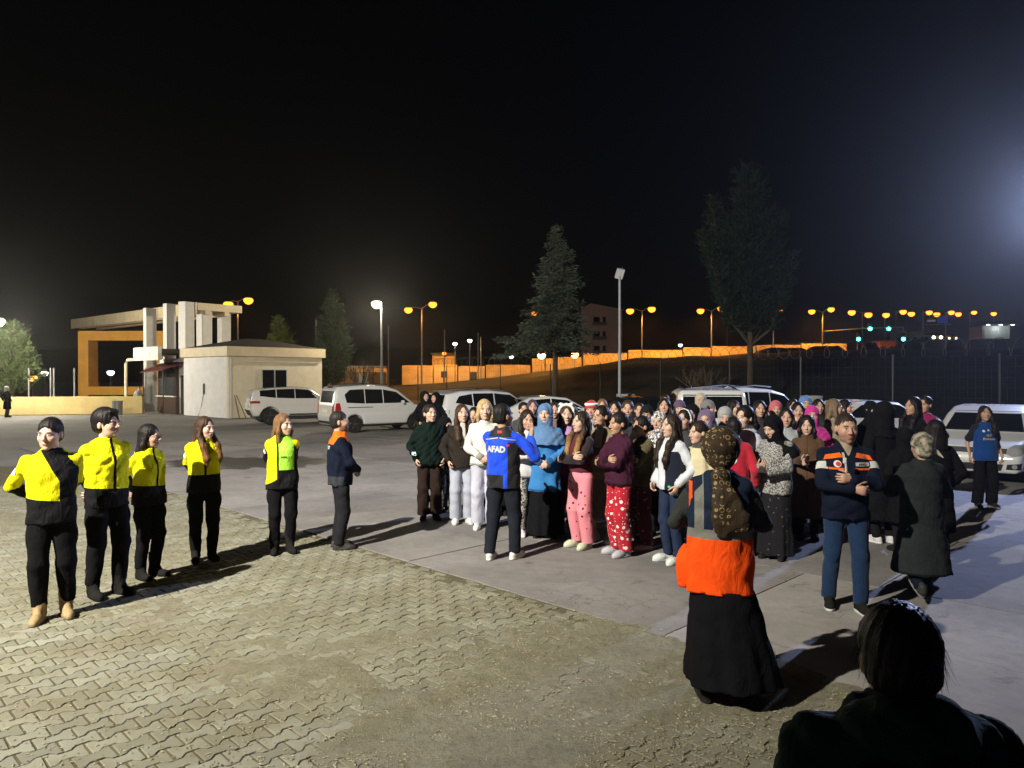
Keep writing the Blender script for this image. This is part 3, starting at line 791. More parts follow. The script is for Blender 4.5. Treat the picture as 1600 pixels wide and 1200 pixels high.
ang = np.concatenate([np.linspace(-1.6, -.5, 12), np.linspace(-.47, .95, 150), np.linspace(1.0, 1.9, 10)])
dist = np.concatenate([np.linspace(-8, 22, 8), np.linspace(24, 80, 90), np.linspace(82, 130, 16), np.geomspace(140, 900, 14)])
AA, DD = np.meshgrid(ang, dist, indexing='ij')
XX = AA * np.maximum(DD, 14); YY = DD
ZZ = terrain(XX, YY) - .035
Vt = np.stack([XX, YY, ZZ], -1).reshape(-1, 3); na, nd_ = AA.shape
I = np.arange(na * nd_).reshape(na, nd_)
Ft = np.stack([I[:-1, :-1], I[1:, :-1], I[1:, 1:], I[:-1, 1:]], -1).reshape(-1, 4)
def ground_mat():
    m, t, b = nodes_of('ground_earth')
    geo = nd(t, 'ShaderNodeNewGeometry'); p = geo.outputs['Position']
    n = noise(t, .35, 6, .65, p); n2 = noise(t, 2.2, 5, .7, p)
    c = ramp(t, n, [(.35, (.016, .022, .010)), (.5, (.028, .030, .016)), (.68, (.050, .042, .030))])
    c = mixc(t, math_n(t, 'MULTIPLY', n2, .6), c, (.012, .014, .008))
    sx = nd(t, 'ShaderNodeSeparateXYZ'); t.links.new(p, sx.inputs[0])
    lot = math_n(t, 'LESS_THAN', sx.outputs[2], .02)
    lotc = ramp(t, noise(t, .5, 6, .6, p), [(.3, (.15, .142, .14)), (.7, (.225, .215, .21))])
    t.links.new(mixc(t, lot, c, lotc), b.inputs['Base Color'])
    b.inputs['Roughness'].default_value = .9; bump(t, b, n2, .5, .08); return m
GROUND = obj('ground', mesh_np('ground', Vt, Ft, ground_mat(), True)); tag(GROUND, kind='structure')

# ---- the yard's concrete slabs (each one a piece)
def concrete_mat():
    m, t, b = nodes_of('yard_concrete')
    geo = nd(t, 'ShaderNodeNewGeometry'); p = geo.outputs['Position']; oi = nd(t, 'ShaderNodeObjectInfo')
    n = noise(t, .8, 7, .62, p); n2 = noise(t, 7, 5, .7, p); n3 = noise(t, 90, 3, .6, p)
    c = ramp(t, n, [(.28, (.24, .228, .228)), (.5, (.33, .312, .312)), (.72, (.40, .375, .372))])
    c = mixc(t, math_n(t, 'MULTIPLY', ramp(t, n2, [(.45, 0.0), (.75, 1.0)]), .45), c, (.17, .155, .135))
    c = mixc(t, math_n(t, 'MULTIPLY', n3, .35), c, (.13, .125, .12))
    st1 = ramp(t, noise(t, .33, 8, .68, p, dist=.6), [(.50, 0.0), (.60, 1.0)]); c = mixc(t, math_n(t, 'MULTIPLY', st1, .42), c, (.12, .112, .115))
    st2 = ramp(t, noise(t, 1.9, 7, .7, p, dist=.4), [(.60, 0.0), (.68, 1.0)]); c = mixc(t, math_n(t, 'MULTIPLY', st2, .5), c, (.10, .092, .08))
    c = mixc(t, 1.0, c, ramp(t, oi.outputs['Random'], [(0, (.68, .67, .68)), (1, (1.07, 1.05, 1.02))]), 'MULTIPLY')
    # cracks
    v = nd(t, 'ShaderNodeTexVoronoi', feature='DISTANCE_TO_EDGE'); v.inputs['Scale'].default_value = .55
    nv = nd(t, 'ShaderNodeTexNoise'); nv.inputs['Scale'].default_value = 1.7; nv.inputs['Detail'].default_value = 6; t.links.new(p, nv.inputs['Vector'])
    vv = nd(t, 'ShaderNodeVectorMath', operation='ADD'); t.links.new(p, vv.inputs[0]); t.links.new(nv.outputs['Color'], vv.inputs[1]); t.links.new(vv.outputs[0], v.inputs['Vector'])
    cr = math_n(t, 'MULTIPLY', math_n(t, 'LESS_THAN', v.outputs['Distance'], .004), math_n(t, 'GREATER_THAN', noise(t, .4, 2, .5, p), .52))
    c = mixc(t, math_n(t, 'MULTIPLY', cr, .45), c, (.09, .08, .07))
    # damp stain
    mp = nd(t, 'ShaderNodeMapping'); mp.inputs['Location'].default_value = (6.4, -18.0, 0); mp.vector_type = 'POINT'; t.links.new(p, mp.inputs[0])
    mp2 = nd(t, 'ShaderNodeMapping'); mp2.inputs['Scale'].default_value = (.36, .62, 0); t.links.new(mp.outputs[0], mp2.inputs[0])
    ln = nd(t, 'ShaderNodeVectorMath', operation='LENGTH'); t.links.new(mp2.outputs[0], ln.inputs[0])
    wet = math_n(t, 'ADD', ln.outputs['Value'], math_n(t, 'MULTIPLY', noise(t, 1.3, 5, .7, p), 1.7))
    wet = ramp(t, wet, [(.0, 1.0), (.74, 1.0), (.80, .0)]) if False else math_n(t, 'LESS_THAN', wet, 1.62)
    c = mixc(t, math_n(t, 'MULTIPLY', wet, .85), c, (.04, .035, .032))
    t.links.new(c, b.inputs['Base Color'])
    rgh = math_n(t, 'SUBTRACT', .88, math_n(t, 'MULTIPLY', wet, .45)); t.links.new(rgh, b.inputs['Roughness'])
    hh = math_n(t, 'ADD', math_n(t, 'MULTIPLY', n2, .5), math_n(t, 'MULTIPLY', n3, .12)); bump(t, b, hh, .35, .02)
    b.inputs['Specular IOR Level'].default_value = .3
    return m
CM = concrete_mat()
YARD = empty('yard', (0, 0, 0)); tag(YARD, 'concrete yard laid in large slabs beside the block paving', kind='structure')
EDGE = 7.15                                   # block paving lies where x + y < EDGE
rs = random.Random(3)
ca = math.sqrt(.5)
def uv2xy(u, v): return ((u + v) * ca, (v - u) * ca)        # u runs along the paving edge, v away from it
v_edges = [EDGE * ca, EDGE * ca + 2.7, EDGE * ca + 5.6, EDGE * ca + 9.2, EDGE * ca + 13, EDGE * ca + 17, EDGE * ca + 21, EDGE * ca + 25, EDGE * ca + 30]
for i in range(len(v_edges) - 1):
    u = -26 + rs.uniform(0, 2)
    while u < 22:
        L = rs.uniform(3.2, 5.2); g_ = .008
        x0, y0 = uv2xy(u + L / 2, (v_edges[i] + v_edges[i + 1]) / 2)
        if y0 > 2 and y0 < 36 and abs(x0) < 27 and abs(x0) < y0 * .85 + 4:
            hw, hl = (v_edges[i + 1] - v_edges[i]) / 2 - g_, L / 2 - g_
            n = 7; poly = []
            for k in range(n): poly.append((-hl + 2 * hl * k / (n - 1), -hw + (rs.uniform(-.012, .012) if i == 0 else 0)))
            poly += [(hl, hw), (-hl, hw)]
            V = [((a + bq) * ca, (bq - a) * ca) for a, bq in poly]
            mb = MB().prism(V[::-1], -.03, rs.uniform(-.003, .003))
            o = mb.build('concrete_slab', CM, YARD, loc=(x0, y0, 0))
        u += L

# ---- block paving: interlocking waisted blocks
def paver_mat():
    m, t, b = nodes_of('paving_block')
    geo = nd(t, 'ShaderNodeNewGeometry'); p = geo.outputs['Position']; oi = nd(t, 'ShaderNodeObjectInfo')
    rnd = math_n(t, 'FRACT', math_n(t, 'ADD', oi.outputs['Random'], geo.outputs['Random Per Island']))
    c = ramp(t, rnd, [(0, (.19, .186, .145)), (.5, (.245, .24, .19)), (1, (.305, .30, .24))])
    n = noise(t, 45, 4, .65, p); n2 = noise(t, 1.4, 5, .65, p)
    c = mixc(t, math_n(t, 'MULTIPLY', n, .4), c, (.15, .14, .11))
    c = mixc(t, math_n(t, 'MULTIPLY', ramp(t, n2, [(.40, 0.0), (.62, 1.0)]), .7), c, (.17, .15, .10))
    t.links.new(c, b.inputs['Base Color']); b.inputs['Roughness'].default_value = .9; b.inputs['Specular IOR Level'].default_value = .25
    bump(t, b, noise(t, 140, 4, .7, p), .5, .006); return m
def sand_mat():
    m, t, b = nodes_of('dry_sand')
    geo = nd(t, 'ShaderNodeNewGeometry'); p = geo.outputs['Position']
    n = noise(t, 3, 6, .7, p); n2 = noise(t, 60, 5, .75, p); n3 = noise(t, 160, 3, .7, p)
    c = ramp(t, n, [(.3, (.27, .25, .18)), (.7, (.37, .345, .25))])
    c = mixc(t, math_n(t, 'MULTIPLY', ramp(t, n2, [(.45, 0.0), (.62, 1.0)]), .3), c, (.12, .10, .06))
    c = mixc(t, math_n(t, 'MULTIPLY', ramp(t, n3, [(.55, 0.0), (.7, 1.0)]), .5), c, (.36, .33, .25))
    t.links.new(c, b.inputs['Base Color']); b.inputs['Roughness'].default_value = .95; b.inputs['Specular IOR Level'].default_value = .15
    n4 = noise(t, 16, 5, .75, p); c2 = mixc(t, math_n(t, 'MULTIPLY', ramp(t, n4, [(.48, 0.0), (.64, 1.0)]), .35), c, (.11, .09, .055)); t.links.new(c2, b.inputs['Base Color'])
    bump(t, b, math_n(t, 'ADD', n2, math_n(t, 'ADD', math_n(t, 'MULTIPLY', n3, .5), n4)), 1.0, .025); return m
PM, SM = paver_mat(), sand_mat()
PER, ROW, WAIST = .205, .132, .018
def waist_f(u): return 1 if abs(u) > .068 else (-1 if abs(u) < .034 else (abs(u) - .051) / .017)
def block_outline(gap):
    us = [-PER / 2 + gap, -.068, -.034, .034, .068, PER / 2 - gap]
    return [(u, -(ROW / 2 + WAIST * waist_f(u) - gap)) for u in us] + [(u, ROW / 2 + WAIST * waist_f(u) - gap) for u in us[::-1]]
def block_geo(rr):
    o = block_outline(.007); i_ = [(u * .955 , v * .935) for u, v in o]; n = len(o); j = lambda: rr.uniform(-.0025, .0025)
    V = [(u + j(), v + j(), -.03) for u, v in o]; V += [(u, v, -.003) for u, v, _ in V[:n]]; V += [(u + j(), v + j(), 0) for u, v in i_]
    F = [[k, (k + 1) % n, n + (k + 1) % n, n + k] for k in range(n)] + [[n + k, n + (k + 1) % n, 2 * n + (k + 1) % n, 2 * n + k] for k in range(n)]
    F += [[2 * n + k for k in (0, 1, 2, 9, 10, 11)], [2 * n + k for k in (2, 3, 8, 9)], [2 * n + k for k in (3, 4, 5, 6, 7, 8)]]
    return V, F
rr = random.Random(11); BLK_G = [block_geo(rr) for _ in range(5)]
def block_me(g):
    me = mesh_np('paver', g[0], g[1], PM, False); bm = bmesh.new(); bm.from_mesh(me); bmesh.ops.recalc_face_normals(bm, faces=bm.faces); bm.to_mesh(me); bm.free(); return me
BLK_M = [block_me(g) for g in BLK_G]
PAVING = empty('pavement', (0, 0, 0)); tag(PAVING, 'interlocking block paving strewn with sand', kind='structure')
spots = []
# rows run along the (1,1) direction: local u -> (1,1)/sqrt2, v -> (-1,1)/sqrt2
for iv in range(-88, 128):
    for iu in range(-24, 104):
        u = (iu + (.5 if iv % 2 else 0)) * PER; v = iv * ROW
        x = (u - v) * ca; y = (u + v) * ca
        if x + y > EDGE - .10 or y < 3.3 or abs(x) > y * .74 + .4 or y > 17: continue
        if x + y > EDGE - .35 and rr.random() < .12: continue
        spots.append((math.hypot(x, y), x, y))
spots.sort()
# the 300 blocks that show largest inside the frame
inside = [s for s in spots if abs(s[1]) < s[2] * .70 and s[2] > 3.9]
first = set(id(s) for s in inside[:300])
sv = []; sf = []
rot0 = R(45)
for s in spots:
    _, x, y = s; k = rr.randrange(5); dz = rr.uniform(-.003, .001); tx, ty = rr.uniform(-.008, .008), rr.uniform(-.008, .008); rz = rot0 + rr.uniform(-.02, .02)
    if id(s) in first:
        o = obj('paver', BLK_M[k], PAVING, (x, y, dz), (tx, ty, rz))
    else:
        M = Matrix.Translation((x, y, dz)) @ Euler((tx, ty, rz)).to_matrix().to_4x4(); n0 = len(sv)
        Va = np.array(BLK_G[k][0]) @ np.array(M.to_3x3()).T + np.array(M.translation); sv.append(Va); sf.append((len(sv) - 1, k))
V = np.concatenate(sv); nb = len(BLK_G[0][0])
F = []
for i, k in sf: F += [[q + i * nb for q in f] for f in BLK_G[k][1]]
pf = obj('paver_field', mesh_np('paver_field', V, F, PM, False), PAVING); tag(pf, kind='stuff')
bm = bmesh.new(); bm.from_mesh(pf.data); bmesh.ops.recalc_face_normals(bm, faces=bm.faces); bm.to_mesh(pf.data); bm.free()
# sand lying in the joints and drifted over the blocks
def vnoise(x, y, seed=0):
    rs_ = np.random.RandomState(seed); T = rs_.rand(64, 64)
    xi = np.floor(x).astype(int); yi = np.floor(y).astype(int); fx = x - xi; fy = y - yi; fx = fx * fx * (3 - 2 * fx); fy = fy * fy * (3 - 2 * fy)
    g = lambda a, b: T[a % 64, b % 64]
    return (g(xi, yi) * (1 - fx) + g(xi + 1, yi) * fx) * (1 - fy) + (g(xi, yi + 1) * (1 - fx) + g(xi + 1, yi + 1) * fx) * fy
def fbm(x, y, seed, o=4):
    r_ = 0; a = .5
    for i in range(o): r_ = r_ + a * vnoise(x * 2 ** i, y * 2 ** i, seed + i); a *= .5
    return r_ / (1 - .5 ** o)
us = np.arange(-12.5, 1.4, .035); ds = np.arange(3.2, 16.5, .035)
def sand_sheet():
    x = np.arange(-9.5, 3.6, .04); y = np.concatenate([np.arange(3.2, 8, .032), np.arange(8, 16.5, .08)])
    X, Y = np.meshgrid(x, y, indexing='ij')
    big = fbm(X * .75 + 3, Y * .75, 5, 3)
    # more sand towards the concrete edge and the middle of the foreground
    drift = .17 * np.exp(-((X - .55) / 1.25) ** 2 - ((Y - 4.9) / 1.4) ** 2) + .10 * np.exp(-(((X + Y) - (EDGE - .8)) / .9) ** 2) * (Y < 9)
    cover = big + drift * .75 - .625
    Z = -.006 + np.clip(cover, -.14, .25) * .085 + (fbm(X * 7, Y * 7, 21, 4) - .5) * .030
    Z = np.maximum(Z, -.020)
    over = (X + Y) - EDGE; Z = np.where(over > -.1, np.minimum(Z, .006) - np.clip(over + .05, 0, 1) * (.012 + .05 * fbm(X * 2.3, Y * 2.3, 33, 3)) + .006, Z)
    keep = (X + Y < EDGE + .55) & (np.abs(X) < Y * .76 + .5)
    idx = np.arange(X.size).reshape(X.shape)
    Q = np.stack([idx[:-1, :-1], idx[1:, :-1], idx[1:, 1:], idx[:-1, 1:]], -1)
    kq = keep[:-1, :-1] & keep[1:, 1:] & keep[1:, :-1] & keep[:-1, 1:]
    Q = Q[kq]; used = np.unique(Q); rm = np.full(X.size, -1); rm[used] = np.arange(len(used))
    P = np.stack([X, Y, Z], -1).reshape(-1, 3)[used]
    return P, rm[Q]
P_, Q_ = sand_sheet()
sand = obj('sand', mesh_np('sand', P_, Q_, SM, True)); tag(sand, 'dry sand drifted over the block paving', 'sand', kind='stuff')
bedv = [(-11.5, 2.6, -.009), (4.55, 2.6, -.009), (EDGE - 17.2, 17.2, -.009), (-13.5, 17.2, -.009)]
bed = obj('bedding_soil', mesh_np('bedding_soil', bedv, [[0, 1, 2, 3]], mat('joint_soil', (.105, .088, .055), .95, var=.35, scale=3.0, bumps=(60, .6)), False), PAVING)
# grit and chaff
gv = []; gf = []; gr = np.random.RandomState(4)
for i in range(30000):
    x = gr.uniform(-4.5, 2.6); y = 3.6 + gr.exponential(1.9)
    if x + y > EDGE + .45 * gr.rand() ** 2 or abs(x) > y * .72 or len(gf) > 60000: continue
    w_ = math.exp(-((x - .4) / 1.5) ** 2 - ((y - 4.9) / 1.6) ** 2) + .7 * math.exp(-(((x + y) - (EDGE - .6)) / .9) ** 2)
    if gr.rand() > .12 + w_: continue
    zz = .004; sz = gr.uniform(.0016, .0045); a = gr.uniform(0, 6.28); n0 = len(gv); L = sz * gr.uniform(1, 3.5)
    c, s_ = math.cos(a), math.sin(a)
    for (lx, ly, lz) in ((-L, -sz, 0), (L, -sz, 0), (L * .8, sz, 0), (-L, sz, 0), (0, 0, sz * 1.1)): gv.append((x + lx * c - ly * s_, y + lx * s_ + ly * c, zz + lz))
    gf += [[n0, n0 + 1, n0 + 4], [n0 + 1, n0 + 2, n0 + 4], [n0 + 2, n0 + 3, n0 + 4], [n0 + 3, n0, n0 + 4]]
grit = obj('gravel', mesh_np('gravel', gv, gf, mat('grit', (.30, .265, .175), .9, var=.7, scale=30), False)); tag(grit, 'grit and chaff scattered over the sand', 'gravel', kind='stuff')

# ---- far dark hills
hx = np.linspace(-420, 520, 80); hz = 9 + 7 * fbm(hx * .012 + 5, hx * 0 + .3, 9, 4) + 3 * fbm(hx * .09, hx * 0 + .7, 12, 3)
V = [(x, 330 + 20 * math.sin(x * .01), -2) for x in hx] + [(x, 345 + 20 * math.sin(x * .01), z) for x, z in zip(hx, hz)] + [(x, 420, -2) for x in hx]
n = len(hx); F = [[i, i + 1, n + i + 1, n + i] for i in range(n - 1)] + [[n + i, n + i + 1, 2 * n + i + 1, 2 * n + i] for i in range(n - 1)]
tag(obj('hills', mesh_np('hills', V, F, mat('far_hills', (.02, .022, .018), .95), True)), kind='structure')
# ---- road behind the bank and its sodium-lit retaining wall
rx = []; ra = np.linspace(-.30, 1.1, 120)
V = [];
for a in ra:
    for dd in (76.5, 84.2): V.append((a * 80, dd, road_z(a) - .30))
F = [[2 * i, 2 * i + 2, 2 * i + 3, 2 * i + 1] for i in range(len(ra) - 1)]
tag(obj('road', mesh_np('road', V, F, mat('asphalt_far', (.20, .18, .15), .85), True)), kind='structure')
# ================================================================ buildings, lamps, fence, trees
STUC_W = mat('white_render', (.78, .76, .77), .8, var=.08, scale=2.5, bumps=(30, .25))
STUC_C = mat('cream_render', (.70, .62, .47), .8, var=.10, scale=2.0, bumps=(30, .25))
PANEL_W = mat('white_panel', (.62, .60, .58), .55, var=.06, scale=3)
PANEL_C = mat('cream_panel', (.68, .56, .38), .55, var=.08, scale=3)
ORANGE_P = mat('ochre_paint', (.52, .25, .035), .75, var=.14, scale=1.5)
BROWN = mat('brown_metal', (.06, .035, .025), .5, var=.1)
ROOFD = mat('dark_roof', (.035, .028, .025), .8, var=.2)
STEEL = mat('galvanised_steel', (.30, .30, .30), .45, metal=.6, var=.1)
DSTEEL = mat('dark_steel', (.05, .055, .055), .5, metal=.4, var=.1)
GLASS = glass_dark()
WINF = mat('window_frame_white', (.6, .6, .58), .5, var=.03)
DOORM = mat('dark_door', (.02, .018, .016), .45, var=.1)

# ---- guard house
gh = empty('guard_house', (-14.1, 36.6, 0), 0, 'low white and cream guard house with flat eaves behind the parked cars', 'building')
ga = R(48); U = Vector((math.cos(ga), math.sin(ga), 0)); Lf = Vector((-math.sin(ga), math.cos(ga), 0))
rzg = ga
def gpt(u, v, z): return U * u + Lf * v + Vector((0, 0, z))
def gbox(name, m, u0, u1, v0, v1, z0, z1, parent=gh, bev=0.0):
    c = gpt((u0 + u1) / 2, (v0 + v1) / 2, (z0 + z1) / 2); return MB().box(c, (u1 - u0, v1 - v0, z1 - z0), rzg).build(name, m, parent, bevel=bev)
gbox('wall', STUC_C, 0, 5.4, 0, .2, 0, 3.12)                 # cream long side
gbox('wall', STUC_W, .003, .2, .2, 5.0, 0, 3.118)              # white short side
gbox('wall', STUC_C, 5.2, 5.4, .2, 5.0, 0, 3.118); gbox('wall', STUC_C, .2, 5.2, 4.8, 5.0, 0, 3.116)
ev = gbox('eaves', PANEL_C, -.14, 5.54, -.14, 5.2, 3.12, 3.60); 
mb = MB(); b4 = [gpt(-.1, -.1, 3.602), gpt(5.5, -.1, 3.602), gpt(5.5, 5.15, 3.602), gpt(-.1, 5.15, 3.602), gpt(2.2, 2.4, 4.15), gpt(3.2, 2.6, 4.15)]
mb.add(b4, [[0, 1, 5, 4], [1, 2, 5], [2, 3, 4, 5], [3, 0, 4], [3, 2, 1, 0]]); mb.build('roof', ROOFD, gh)
w = gbox('window', WINF, 1.75, 3.25, -.05, .02, 1.35, 2.5)
for k in (0, 1): gbox('pane', GLASS, 1.82 + k * .72, 2.46 + k * .72, -.065, -.03, 1.42, 2.43, w)
gbox('gutter_pipe', PANEL_W, .05, .13, -.10, -.02, 0, 3.05); gbox('conduit', PANEL_C, .4, 5.2, -.06, -.005, 2.82, 2.88)
for k in range(2): MB().tube([gpt(.55 + k * .35, -.03, 0), gpt(.30 + k * .1, -.03, 1.15)], .02, 5).build('leaning_stick', mat('stick_wood', (.10, .08, .05), .8), gh)
MB().box(gpt(-.03, 2.6, 1.45), (.05, .10, .55), rzg).build('wall_socket', DSTEEL, gh)
MB().tube([gpt(-.03, 2.65, 1.2), gpt(-.03, 2.85, .6), gpt(-.04, 3.2, .02)], .012, 5).build('hanging_cable', DSTEEL, gh)
# recessed entrance, window bay and awning on the far side
gbox('door', DOORM, .3, .42, 5.30, 6.1, .02, 2.15); gbox('wall', STUC_W, .42, .55, 5.0, 6.6, 0, 3.11)
gbox('bay_wall', BROWN, .2, 1.6, 6.5, 8.9, 0, .95); bw = gbox('bay_window', BROWN, .22, 1.55, 6.55, 8.85, .95, 2.75)
for k in range(2): gbox('pane', mat('bay_glass', (.05, .055, .06), .12, var=.0, spec=.6), .19, .21, 6.68 + k * 1.08, 7.66 + k * 1.08, 1.05, 2.6, bw)
gbox('sill', WINF, .10, .24, 6.5, 8.9, .93, 1.0)
for v in (6.3, 8.95): MB().tube([gpt(-.55, v, 0), gpt(-.55, v, 2.5)], .035, 6).build('awning_post', BROWN, gh)
mb = MB(); aw = [gpt(-.7, 6.0, 2.42), gpt(-.7, 9.1, 2.30), gpt(.6, 9.1, 2.85), gpt(.6, 5.2, 2.95)]
mb.add([p for p in aw] + [p + Vector((0, 0, .05)) for p in aw], [[0, 1, 2, 3], [4, 7, 6, 5], [0, 4, 5, 1], [1, 5, 6, 2], [2, 6, 7, 3], [3, 7, 4, 0]]); mb.build('awning', mat('awning_red', (.10, .018, .018), .6, var=.15), gh)
gbox('wall', STUC_W, .55, .7, 6.6, 9.4, 2.75, 3.11)
for k in range(3): gbox('fascia_panel', PANEL_W, -1.05, -.85, 5.75 + k * 1.12, 6.84 + k * 1.12, 2.98, 3.72)
gbox('canopy_roof', ROOFD, -.85, .6, 5.75, 9.1, 3.30, 3.60)
pp = [gpt(-.85, 10.7, 0), gpt(-.85, 10.7, 2.85), gpt(-.85, 10.4, 3.05), gpt(-.85, 9.0, 3.08)]
MB().tube(pp, .09, 8).build('corner_post', STUC_C, gh)

# ---- gate portal with canopy and fins
gp = empty('gate_portal', (-27, 46, 0), 0, 'tall ochre entrance portal with a panelled canopy and white fins', 'gate')
def at(px, py, d): return W(px, py, d) - Vector((-27, 46, 0))
def slab(name, m, P4, thick, parent=gp):
    """P4: front face corner points (bl, br, tr, tl); thick: vector"""
    mb = MB(); T = Vector(thick); mb.add([Vector(p) for p in P4] + [Vector(p) + T for p in P4], [[0, 1, 2, 3], [7, 6, 5, 4], [0, 4, 5, 1], [1, 5, 6, 2], [2, 6, 7, 3], [3, 7, 4, 0]]); return mb.build(name, m, parent)
dF = 50.0
def zat(py, d): return CAMH - (py - HZ) / FPX * d
zb, zt = zat(617, dF), zat(517, dF)
X0, X1, X2 = (122 - 800) / FPX * dF + 27, (138 - 800) / FPX * dF + 27, (243 - 800) / FPX * dF + 27
def gpbox(name, m, x0, x1, y0, y1, z0, z1, parent=gp): return MB().box(((x0 + x1) / 2, (y0 + y1) / 2, (z0 + z1) / 2), (x1 - x0, y1 - y0, z1 - z0)).build(name, m, parent, bevel=.01)
gpbox('portal_pillar', ORANGE_P, X0, X1, 4.0, 5.2, .0, zt); gpbox('portal_beam', ORANGE_P, X1, X2, 4.002, 5.198, zat(532, dF), zt - .003)
gpbox('portal_base', ORANGE_P, X1, X2, 4.0, 5.2, zat(617, dF), zat(604, dF)); gpbox('portal_pillar', ORANGE_P, X2, X2 + .7, 4.0, 5.2, 0, zt)
# canopy fascia: panels along the slanted near edge
A = W(111, 0, 56.5); B = W(306, 0, 43.2); A.z = B.z = 0; A -= Vector((-27, 46, 0)); B -= Vector((-27, 46, 0))
zc0, zc1 = zat(516, 56.5), zat(502, 56.5); zc1 = 6.45; zc0 = 5.75
nP = 12
dirc = (B - A); perp = Vector((-dirc.y, dirc.x, 0)).normalized()
for k in range(nP):
    a = A + dirc * (k / nP + .0015); b = A + dirc * ((k + 1) / nP - .0015)
    slab('fascia_panel', PANEL_C, [a + Vector((0, 0, zc0)), b + Vector((0, 0, zc0)), b + Vector((0, 0, zc1)), a + Vector((0, 0, zc1))], perp * .12)
slab('canopy_deck', PANEL_C, [A + perp * .13 + Vector((0, 0, zc0 + .25)), B + perp * .13 + Vector((0, 0, zc0 + .25)), B + perp * .13 + Vector((0, 0, zc1 - .02)), A + perp * .13 + Vector((0, 0, zc1 - .02))], perp * 2.8)
for k in range(2): slab('canopy_rib', PANEL_C, [A + perp * (.6 + k * 1.2) + Vector((0, 0, zc0)), B + perp * (.6 + k * 1.2) + Vector((0, 0, zc0)), B + perp * (.6 + k * 1.2) + Vector((0, 0, zc0 + .24)), A + perp * (.6 + k * 1.2) + Vector((0, 0, zc0 + .24))], perp * .3)
fins = [(222, 229, 245, 481, 44.0), (253, 261, 275, 474, 43.0), (277, 290, 304, 471, 42.6), (305, 317, 332, 479, 43.8), (338, 347, 361, 489, 46.0)]
for (a, b_, c_, ty, d) in fins:
    z1 = zat(ty, d); x0, x1, x2 = [(k - 800) / FPX * d for k in (a, b_, c_)]
    x2b = (c_ - 800) / FPX * (d + .55)
    base = [(x0, d + .18), (x1, d), (x2b, d + .55), (x2b - (x1 - x0), d + .75)]
    MB().prism([(x + 27, y - 46) for x, y in base], 0, z1).build('fin', PANEL_W, gp)
    MB().box((x1 + 27, d - 46 + .1, zat(543, d)), (.02, .02, .03)).build('fin_joint', DSTEEL, gp)

# ---- low ochre wall at the far left
lw = empty('low_wall', (-26, 41, 0), 0, 'low yellow rendered boundary wall lit by street lamps at far left', 'wall')
P0, P1 = W(-60, 0, 39.5), W(222, 0, 41.5)
nseg = 3
for k in range(nseg):
    a = P0.lerp(P1, k / nseg); b = P0.lerp(P1, (k + 1) / nseg - .0006)
    mb = MB(); q = [Vector((p.x + 26, p.y - 41, z)) for p, z in ((a, 0), (b, 0), (b, .98), (a, .98))]; T = Vector((0, .25, 0))
    mb.add(q + [v + T for v in q], [[0, 1, 2, 3], [7, 6, 5, 4], [0, 4, 5, 1], [1, 5, 6, 2], [2, 6, 7, 3], [3, 7, 4, 0]])
    mb.build('wall_section', mat('yellow_render', (.60, .46, .20), .85, var=.16, scale=1.6, bumps=(25, .3)), lw)
# posts standing behind the low wall, and a litter bin
for i, px in enumerate((45, 79, 84, 116)):
    p = W(px, 0, 43.5); o = MB().tube([(0, 0, 0), (0, 0, zat(575, 43.5))], .05, 6).build('fence_post', STEEL, loc=(p.x, p.y, 0))
    tag(o, ['thin steel post behind the yellow wall, nearest the pine tree', 'left of the paired posts behind the yellow wall', 'right of the paired posts behind the yellow wall', 'thin steel post right beside the ochre portal'][i], 'post', 'posts behind the yellow wall')
p = G(183, 650); mb = MB(); mb.lathe([(.22, .05), (.24, .1), (.26, .75), (.27, .8), (.2, .8), (.18, .3)], 14); lb = mb.build('litter_bin', STEEL, loc=(p.x, p.y, 0)); tag(lb, 'round metal litter bin at the foot of the awning post', 'bin')

# ---- street lamps
def lamp(label, px, py_top, d, arms, colour=SODIUM, e=30.0, power=0, bulb=.26, pole=STEEL, r=.09, base_z=0.0, name='street_lamp', group='sodium street lamps along the far road', arm_rise=.25, pcol=None, py=None, omni=False):
    """arms: list of horizontal offsets (m) of lamp heads; py_top pixel row of the pole top"""
    P = W(px, py_top, d); root = empty(name, (P.x, P.y, base_z), 0, label, 'street lamp', group); H = P.z - base_z
    MB().tube([(0, 0, 0), (0, 0, H * .5), (0, 0, H)], [r, r * .8, r * .55], 8).build('pole', pole, root)
    gm = glow('lamp_glow_%s_%g' % ('_'.join('%.2f' % c for c in colour), e), colour, e)
    for i, a in enumerate(arms):
        dy = py[i] if py else 0.0
        hx, hz_ = a, H + arm_rise + dy
        if abs(a) > .05: MB().tube([(0, 0, H - .1), (a * .5, 0, (H + hz_) / 2 + .05), (a, 0, hz_)], .04, 6).build('arm', pole, root)
        s = 1 if a >= 0 else -1
        head = MB().lathe([(.02, .16), (bulb * .75, .10), (bulb * 1.05, .0), (bulb * .9, -.03)], 10, (hx, 0, hz_)).build('lamp_head', DSTEEL, root)
        mb = MB(); bq = bulb * 1.25; mb.lathe([(bulb * .9, -.031), (bq, -.35 * bq), (bq * .95, -.75 * bq), (bq * .6, -1.2 * bq), (.02, -1.4 * bq)], 14, (hx, 0, hz_)); mb.build('lamp_glass', gm, head)  # glass enlarged so its bulk takes in the glow round the lamp
        if power:
            ld = bpy.data.lights.new('lamp_light', 'POINT' if omni else 'SPOT')
            if not omni: ld.spot_size = R(158); ld.spot_blend = .35
            ld.energy = power; ld.color = pcol or colour; ld.shadow_soft_size = bulb
            lo = bpy.data.objects.new('lamp_light', ld); link(lo, root); lo.location = (hx, 0, hz_ - bulb - .1)
    return root
SP = (1.0, .40, .055)
